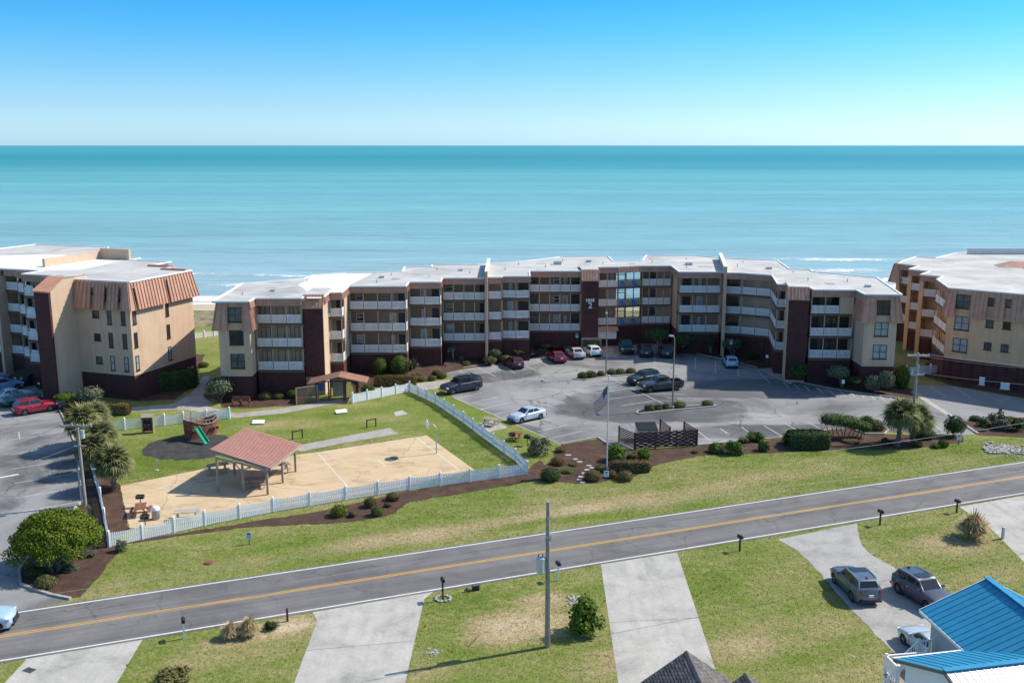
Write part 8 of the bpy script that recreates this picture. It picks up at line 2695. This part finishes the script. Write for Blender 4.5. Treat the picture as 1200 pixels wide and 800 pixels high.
mb = MB(); mb.beam(hp(EX0 - 0.03, BY, EZ - 0.09), hp(EX0 - 0.03, FY, EZ - 0.09), 0.06, 0.16); mb.beam(hp(EX0, BY + 0.05, EZ - 0.08), hp(RX, BY + 0.05, RZ - 0.08), 0.05, 0.16); mb.beam(hp(EX1, BY + 0.05, EZ - 0.08), hp(RX, BY + 0.05, RZ - 0.08), 0.05, 0.16); mb.build('fascia', M['white_siding'], hs, True)
wl = [hp(EX0 + 0.45, BY - 0.4, 0), hp(EX0 + 0.45, FY + 0.4, 0), hp(EX1 - 0.45, FY + 0.4, 0), hp(EX1 - 0.45, BY - 0.4, 0)]
mb = MB(); mb.prism([(q.x, q.y) for q in wl], 0, EZ - 0.03)
g0, g1_ = hp(EX0 + 0.45, BY - 0.4, EZ - 0.03), hp(EX1 - 0.45, BY - 0.4, EZ - 0.03)
mb.add([g0, g1_, hp(RX, BY - 0.4, RZ - 0.25)], [(0, 2, 1)])
mb.build('wall', M['grey_siding'], hs, True)
for i in range(22):          # lap boards of the side wall
    z = 0.4 + i * 0.23
    mb = MB(); a, b = hp(EX0 + 0.45, BY - 0.42, z), hp(EX0 + 0.45, FY + 0.42, z); mb.hexa([a + Vector((-0.035, 0, 0)), b + Vector((-0.035, 0, 0)), b + Vector((0.01, 0, 0)), a + Vector((0.01, 0, 0))], [a + Vector((-0.006, 0, 0.22)), b + Vector((-0.006, 0, 0.22)), b + Vector((0.01, 0, 0.22)), a + Vector((0.01, 0, 0.22))]); mb.build('lap_board', M['grey_siding'], hs, True)
# the lower wing across the front
A12 = R(11.6)
eu = Vector((math.cos(A12), math.sin(A12), 0)); ev = Vector((-eu.y, eu.x, 0))
R0 = Vector((19.36, 40.98, 6.93))
def ep(u, v, z):
    return Vector((R0.x, R0.y, 0)) + eu * u + ev * v + Vector((0, 0, z))
ribbed_roof(hs, ep(9.5, 3.8, 5.5), ep(0, 3.8, 5.5), ep(0, 0, 6.93), ep(9.5, 0, 6.93), 'blue_roof', 22)
ribbed_roof(hs, ep(0, -3.8, 5.5), ep(9.5, -3.8, 5.5), ep(9.5, 0, 6.93), ep(0, 0, 6.93), 'silver_roof', 26)
mb = MB(); mb.beam(ep(-0.05, 0, 6.99), ep(9.5, 0, 6.99), 0.30, 0.06); mb.build('ridge_cap', M['blue_roof'], hs, True)
mb = MB(); mb.beam(ep(-0.03, 3.8, 5.42), ep(-0.03, 0, 6.85), 0.05, 0.16); mb.beam(ep(-0.03, -3.8, 5.42), ep(-0.03, 0, 6.85), 0.05, 0.16); mb.build('fascia', M['steel_dark'], hs, True)
mb = MB(); mb.beam(ep(0, 3.86, 5.46), ep(3.7, 3.86, 5.46), 0.10, 0.12); mb.build('gutter', M['white'], hs, True)
mb = MB()
qa = [ep(0.4, 3.4, 0), ep(0.4, -3.4, 0), ep(9.4, -3.4, 0), ep(9.4, 3.4, 0)]
mb.prism([(q.x, q.y) for q in qa], 2.6, 5.5)
mb.add([ep(0.4, 3.4, 5.5), ep(0.4, -3.4, 5.5), ep(0.4, 0, 6.75)], [(0, 1, 2)])
mb.build('wall', M['white_siding'], hs, True)
F = Frame(ep(0.39, 3.4, 0), ep(0.39, -3.4, 0))
window(hs, F, 3.0, 3.9, 0.9, 1.1, 0.0, 'frame_white', 'glass_dark')
for u, v in ((0.6, 3.2), (0.6, 0), (0.6, -3.2), (4.5, -3.2), (9.2, -3.2)):
    q = ep(u, v, 0); mb = MB(); mb.box(q.x - 0.12, q.x + 0.12, q.y - 0.12, q.y + 0.12, 0, 2.62); mb.build('piling', M['wood_grey'], hs, True)
# landing deck behind the wing, with its rails and stairs
DZ = 3.3
mb = MB()
dk = [(19.2, 47.3), (19.35, 44.6), (22.35, 45.3), (22.35, 48.9), (21.5, 48.8), (21.5, 47.6)]
mb.prism(dk, DZ - 0.16, DZ); mb.build('deck', M['wood_grey'], hs, True)
def deck_rail(a, b, h=0.95):
    mb = MB()
    _dk[0] += 1
    h += 0.011 * _dk[0]
    e = 0.05 + 0.004 * _dk[0]
    a, b = Vector(a), Vector(b)
    for q in (a, b):
        mb.box(q.x - e, q.x + e, q.y - e, q.y + e, q.z - 0.01 * _dk[0], q.z + h + 0.12)
    up = Vector((0, 0, h)); lo = Vector((0, 0, 0.12))
    mb.beam(a + up, b + up, 0.09, 0.06); mb.beam(a + lo, b + lo, 0.06, 0.05)
    n = max(2, int((b - a).length / 0.16))
    for i in range(1, n):
        q = a.lerp(b, i / n)
        mb.box(q.x - 0.024, q.x + 0.024, q.y - 0.024, q.y + 0.024, q.z + 0.12, q.z + h)
    mb.build('railing', M['white'], hs, True)
_dk = [0]
deck_rail((19.25, 47.25, DZ), (19.42, 46.0, DZ)); deck_rail((19.25, 47.25, DZ), (21.45, 47.6, DZ)); deck_rail((21.55, 48.75, DZ), (22.3, 48.85, DZ))
deck_rail((21.5, 48.75, DZ), (20.3, 48.55, 2.2)); deck_rail((21.5, 47.7, DZ), (20.3, 47.62, 2.2)); deck_rail((19.4, 46.0, DZ), (18.2, 45.7, 2.2)); deck_rail((19.35, 44.7, DZ), (18.2, 44.5, 2.2))
for x, y in ((19.3, 47.2), (19.4, 44.8), (22.2, 48.7), (21.6, 48.7), (21.5, 47.7)):
    mb = MB(); mb.box(x - 0.07, x + 0.07, y - 0.07, y + 0.07, 0, DZ - 0.16); mb.build('deck_post', M['white'], hs, True)
for i in range(9):
    mb = MB(); mb.beam((21.35 - i * 0.3, 47.72, DZ - 0.2 - i * 0.34), (21.35 - i * 0.3, 48.68, DZ - 0.2 - i * 0.34), 0.28, 0.05); mb.build('stair_tread', M['wood_grey'], hs, True)
    mb = MB(); mb.beam((19.2 - i * 0.3, 44.65, DZ - 0.2 - i * 0.34), (19.25 - i * 0.3, 45.9, DZ - 0.2 - i * 0.34), 0.28, 0.05); mb.build('stair_tread', M['wood_grey'], hs, True)
# house with brown shingles at the bottom
h2 = thing('house', 'house with weathered grey brown shingle gables at the bottom edge', 'house', (9, 42, 0))
def shingle_plane(parent, A, B_, C_, D_, rows, tab=0.34, seed=1):
    """A-B eave, D-C ridge: overlapping courses with cut tabs"""
    rnd = random.Random(seed)
    A, B_, C_, D_ = (Vector(q) for q in (A, B_, C_, D_))
    nrm = (B_ - A).cross(D_ - A).normalized()
    if nrm.z < 0:
        nrm = -nrm
    for r in range(rows):
        mb = MB()
        s0, s1 = r / rows, min(1.0, (r + 1.25) / rows)
        a, b, c, d = A.lerp(D_, s0), B_.lerp(C_, s0), B_.lerp(C_, s1), A.lerp(D_, s1)
        n = max(1, int((b - a).length / tab))
        off = 0.5 * (r % 2)
        for i in range(-1, n + 1):
            u0, u1 = max(0, (i + off) / n), min(1, (i + off + 0.93) / n)
            if u1 - u0 < 0.005:
                continue
            k = rnd.uniform(0.018, 0.03)
            mb.add([a.lerp(b, u0) + nrm * k, a.lerp(b, u1) + nrm * k, d.lerp(c, u1) + nrm * 0.004, d.lerp(c, u0) + nrm * 0.004, a.lerp(b, u0) - nrm * 0.01, a.lerp(b, u1) - nrm * 0.01], [(0, 1, 2, 3), (4, 5, 1, 0)], rnd.randint(0, 1))
        mb.build('shingle_course', [M['shingle_a'], M['shingle_b']], parent, True)
    mb = MB(); mb.hexa([q - nrm * 0.14 for q in (A, B_, C_, D_)], [q - nrm * 0.02 for q in (A, B_, C_, D_)]); mb.build('roof_deck', M['wood_grey'], parent, True)
def gable(parent, apex, half, eave_z, length, rows, dirv=(0.06, -1.0)):
    d = Vector((dirv[0], dirv[1], 0)).normalized()
    s = Vector((-d.y, d.x, 0))       # to the right when looking along d reversed
    ap = Vector(apex)
    e = ap + d * length
    for sg in (1, -1):
        A = Vector((ap.x, ap.y, eave_z)) + s * half * sg
        B_ = A + d * length
        shingle_plane(parent, A, B_, e, ap, rows, seed=int(half * 10) + sg)
    mb = MB()
    n = int(length / 0.3)
    for i in range(n):
        q = ap + d * (i * 0.3)
        q2 = q + d * 0.33
        for sg in (1, -1):
            dn = (Vector((0, 0, eave_z - ap.z)) + s * half * sg).normalized() * 0.16
            mb.add([q + Vector((0, 0, 0.045)), q2 + Vector((0, 0, 0.03)), q2 + dn + Vector((0, 0, 0.03)), q + dn + Vector((0, 0, 0.045))], [(0, 1, 2, 3)])
    mb.build('ridge_cap', M['shingle_a'], parent, True)
    mb = MB()
    w0 = ap + d * 0.35
    L = Vector((w0.x, w0.y, 0)) + s * (half - 0.3); Rr = Vector((w0.x, w0.y, 0)) - s * (half - 0.3)
    L2, R2 = L + d * (length - 0.4), Rr + d * (length - 0.4)
    mb.prism([(q.x, q.y) for q in (L, L2, R2, Rr)], 0, eave_z - 0.05)
    mb.add([L + Vector((0, 0, eave_z - 0.05)), Rr + Vector((0, 0, eave_z - 0.05)), w0 - Vector((0, 0, 0.25))], [(0, 1, 2)])
    mb.build('wall', M['white_siding'], parent, True)
gable(h2, (8.62, 45.45, 5.5), 2.35, 3.8, 12, 18)
gable(h2, (11.45, 44.9, 4.6), 1.05, 3.85, 10, 9)
# ---------------------------------------------------------------- standing blades on the lawns nearest the camera
import numpy as np
def inside(poly, x, y):
    r = np.zeros(len(x), bool)
    n = len(poly)
    for i in range(n):
        x0, y0 = poly[i]
        x1, y1 = poly[(i + 1) % n]
        if y0 == y1:
            continue
        c = (y0 > y) != (y1 > y)
        r ^= c & (x < (x1 - x0) * (y - y0) / (y1 - y0) + x0)
    return r
rng = np.random.default_rng(3)
N = 420000
yy = rng.uniform(44, 100, N)
half = 0.56 * (yy * CP + EYE * SP)
keep = rng.random(N) < half / half.max()
yy, half = yy[keep], half[keep]
xx = rng.uniform(-1, 1, len(yy)) * half
grow = np.ones(len(xx), bool)
for poly in NO_GRASS:
    grow &= ~inside(poly, xx, yy)
xx, yy = xx[grow], yy[grow]
n = len(xx)
h = rng.uniform(0.03, 0.085, n)
a = rng.uniform(0, 6.283, n)
w = rng.uniform(0.012, 0.028, n)
lx, ly = rng.normal(0, 0.035, n), rng.normal(0, 0.035, n)
v = np.empty((n, 3, 3), np.float32)
v[:, 0] = np.stack([xx - np.cos(a) * w, yy - np.sin(a) * w, np.zeros(n)], 1)
v[:, 1] = np.stack([xx + np.cos(a) * w, yy + np.sin(a) * w, np.zeros(n)], 1)
v[:, 2] = np.stack([xx + lx, yy + ly, h], 1)
me = D.meshes.new('grass_blades')
me.vertices.add(n * 3)
me.vertices.foreach_set('co', v.ravel())
me.loops.add(n * 3)
me.loops.foreach_set('vertex_index', np.arange(n * 3, dtype=np.int32))
me.polygons.add(n)
me.polygons.foreach_set('loop_start', np.arange(0, n * 3, 3, dtype=np.int32))
me.update(calc_edges=True)
me.materials.append(M['grass'])
tag(link('grass_blades', me), kind='stuff')
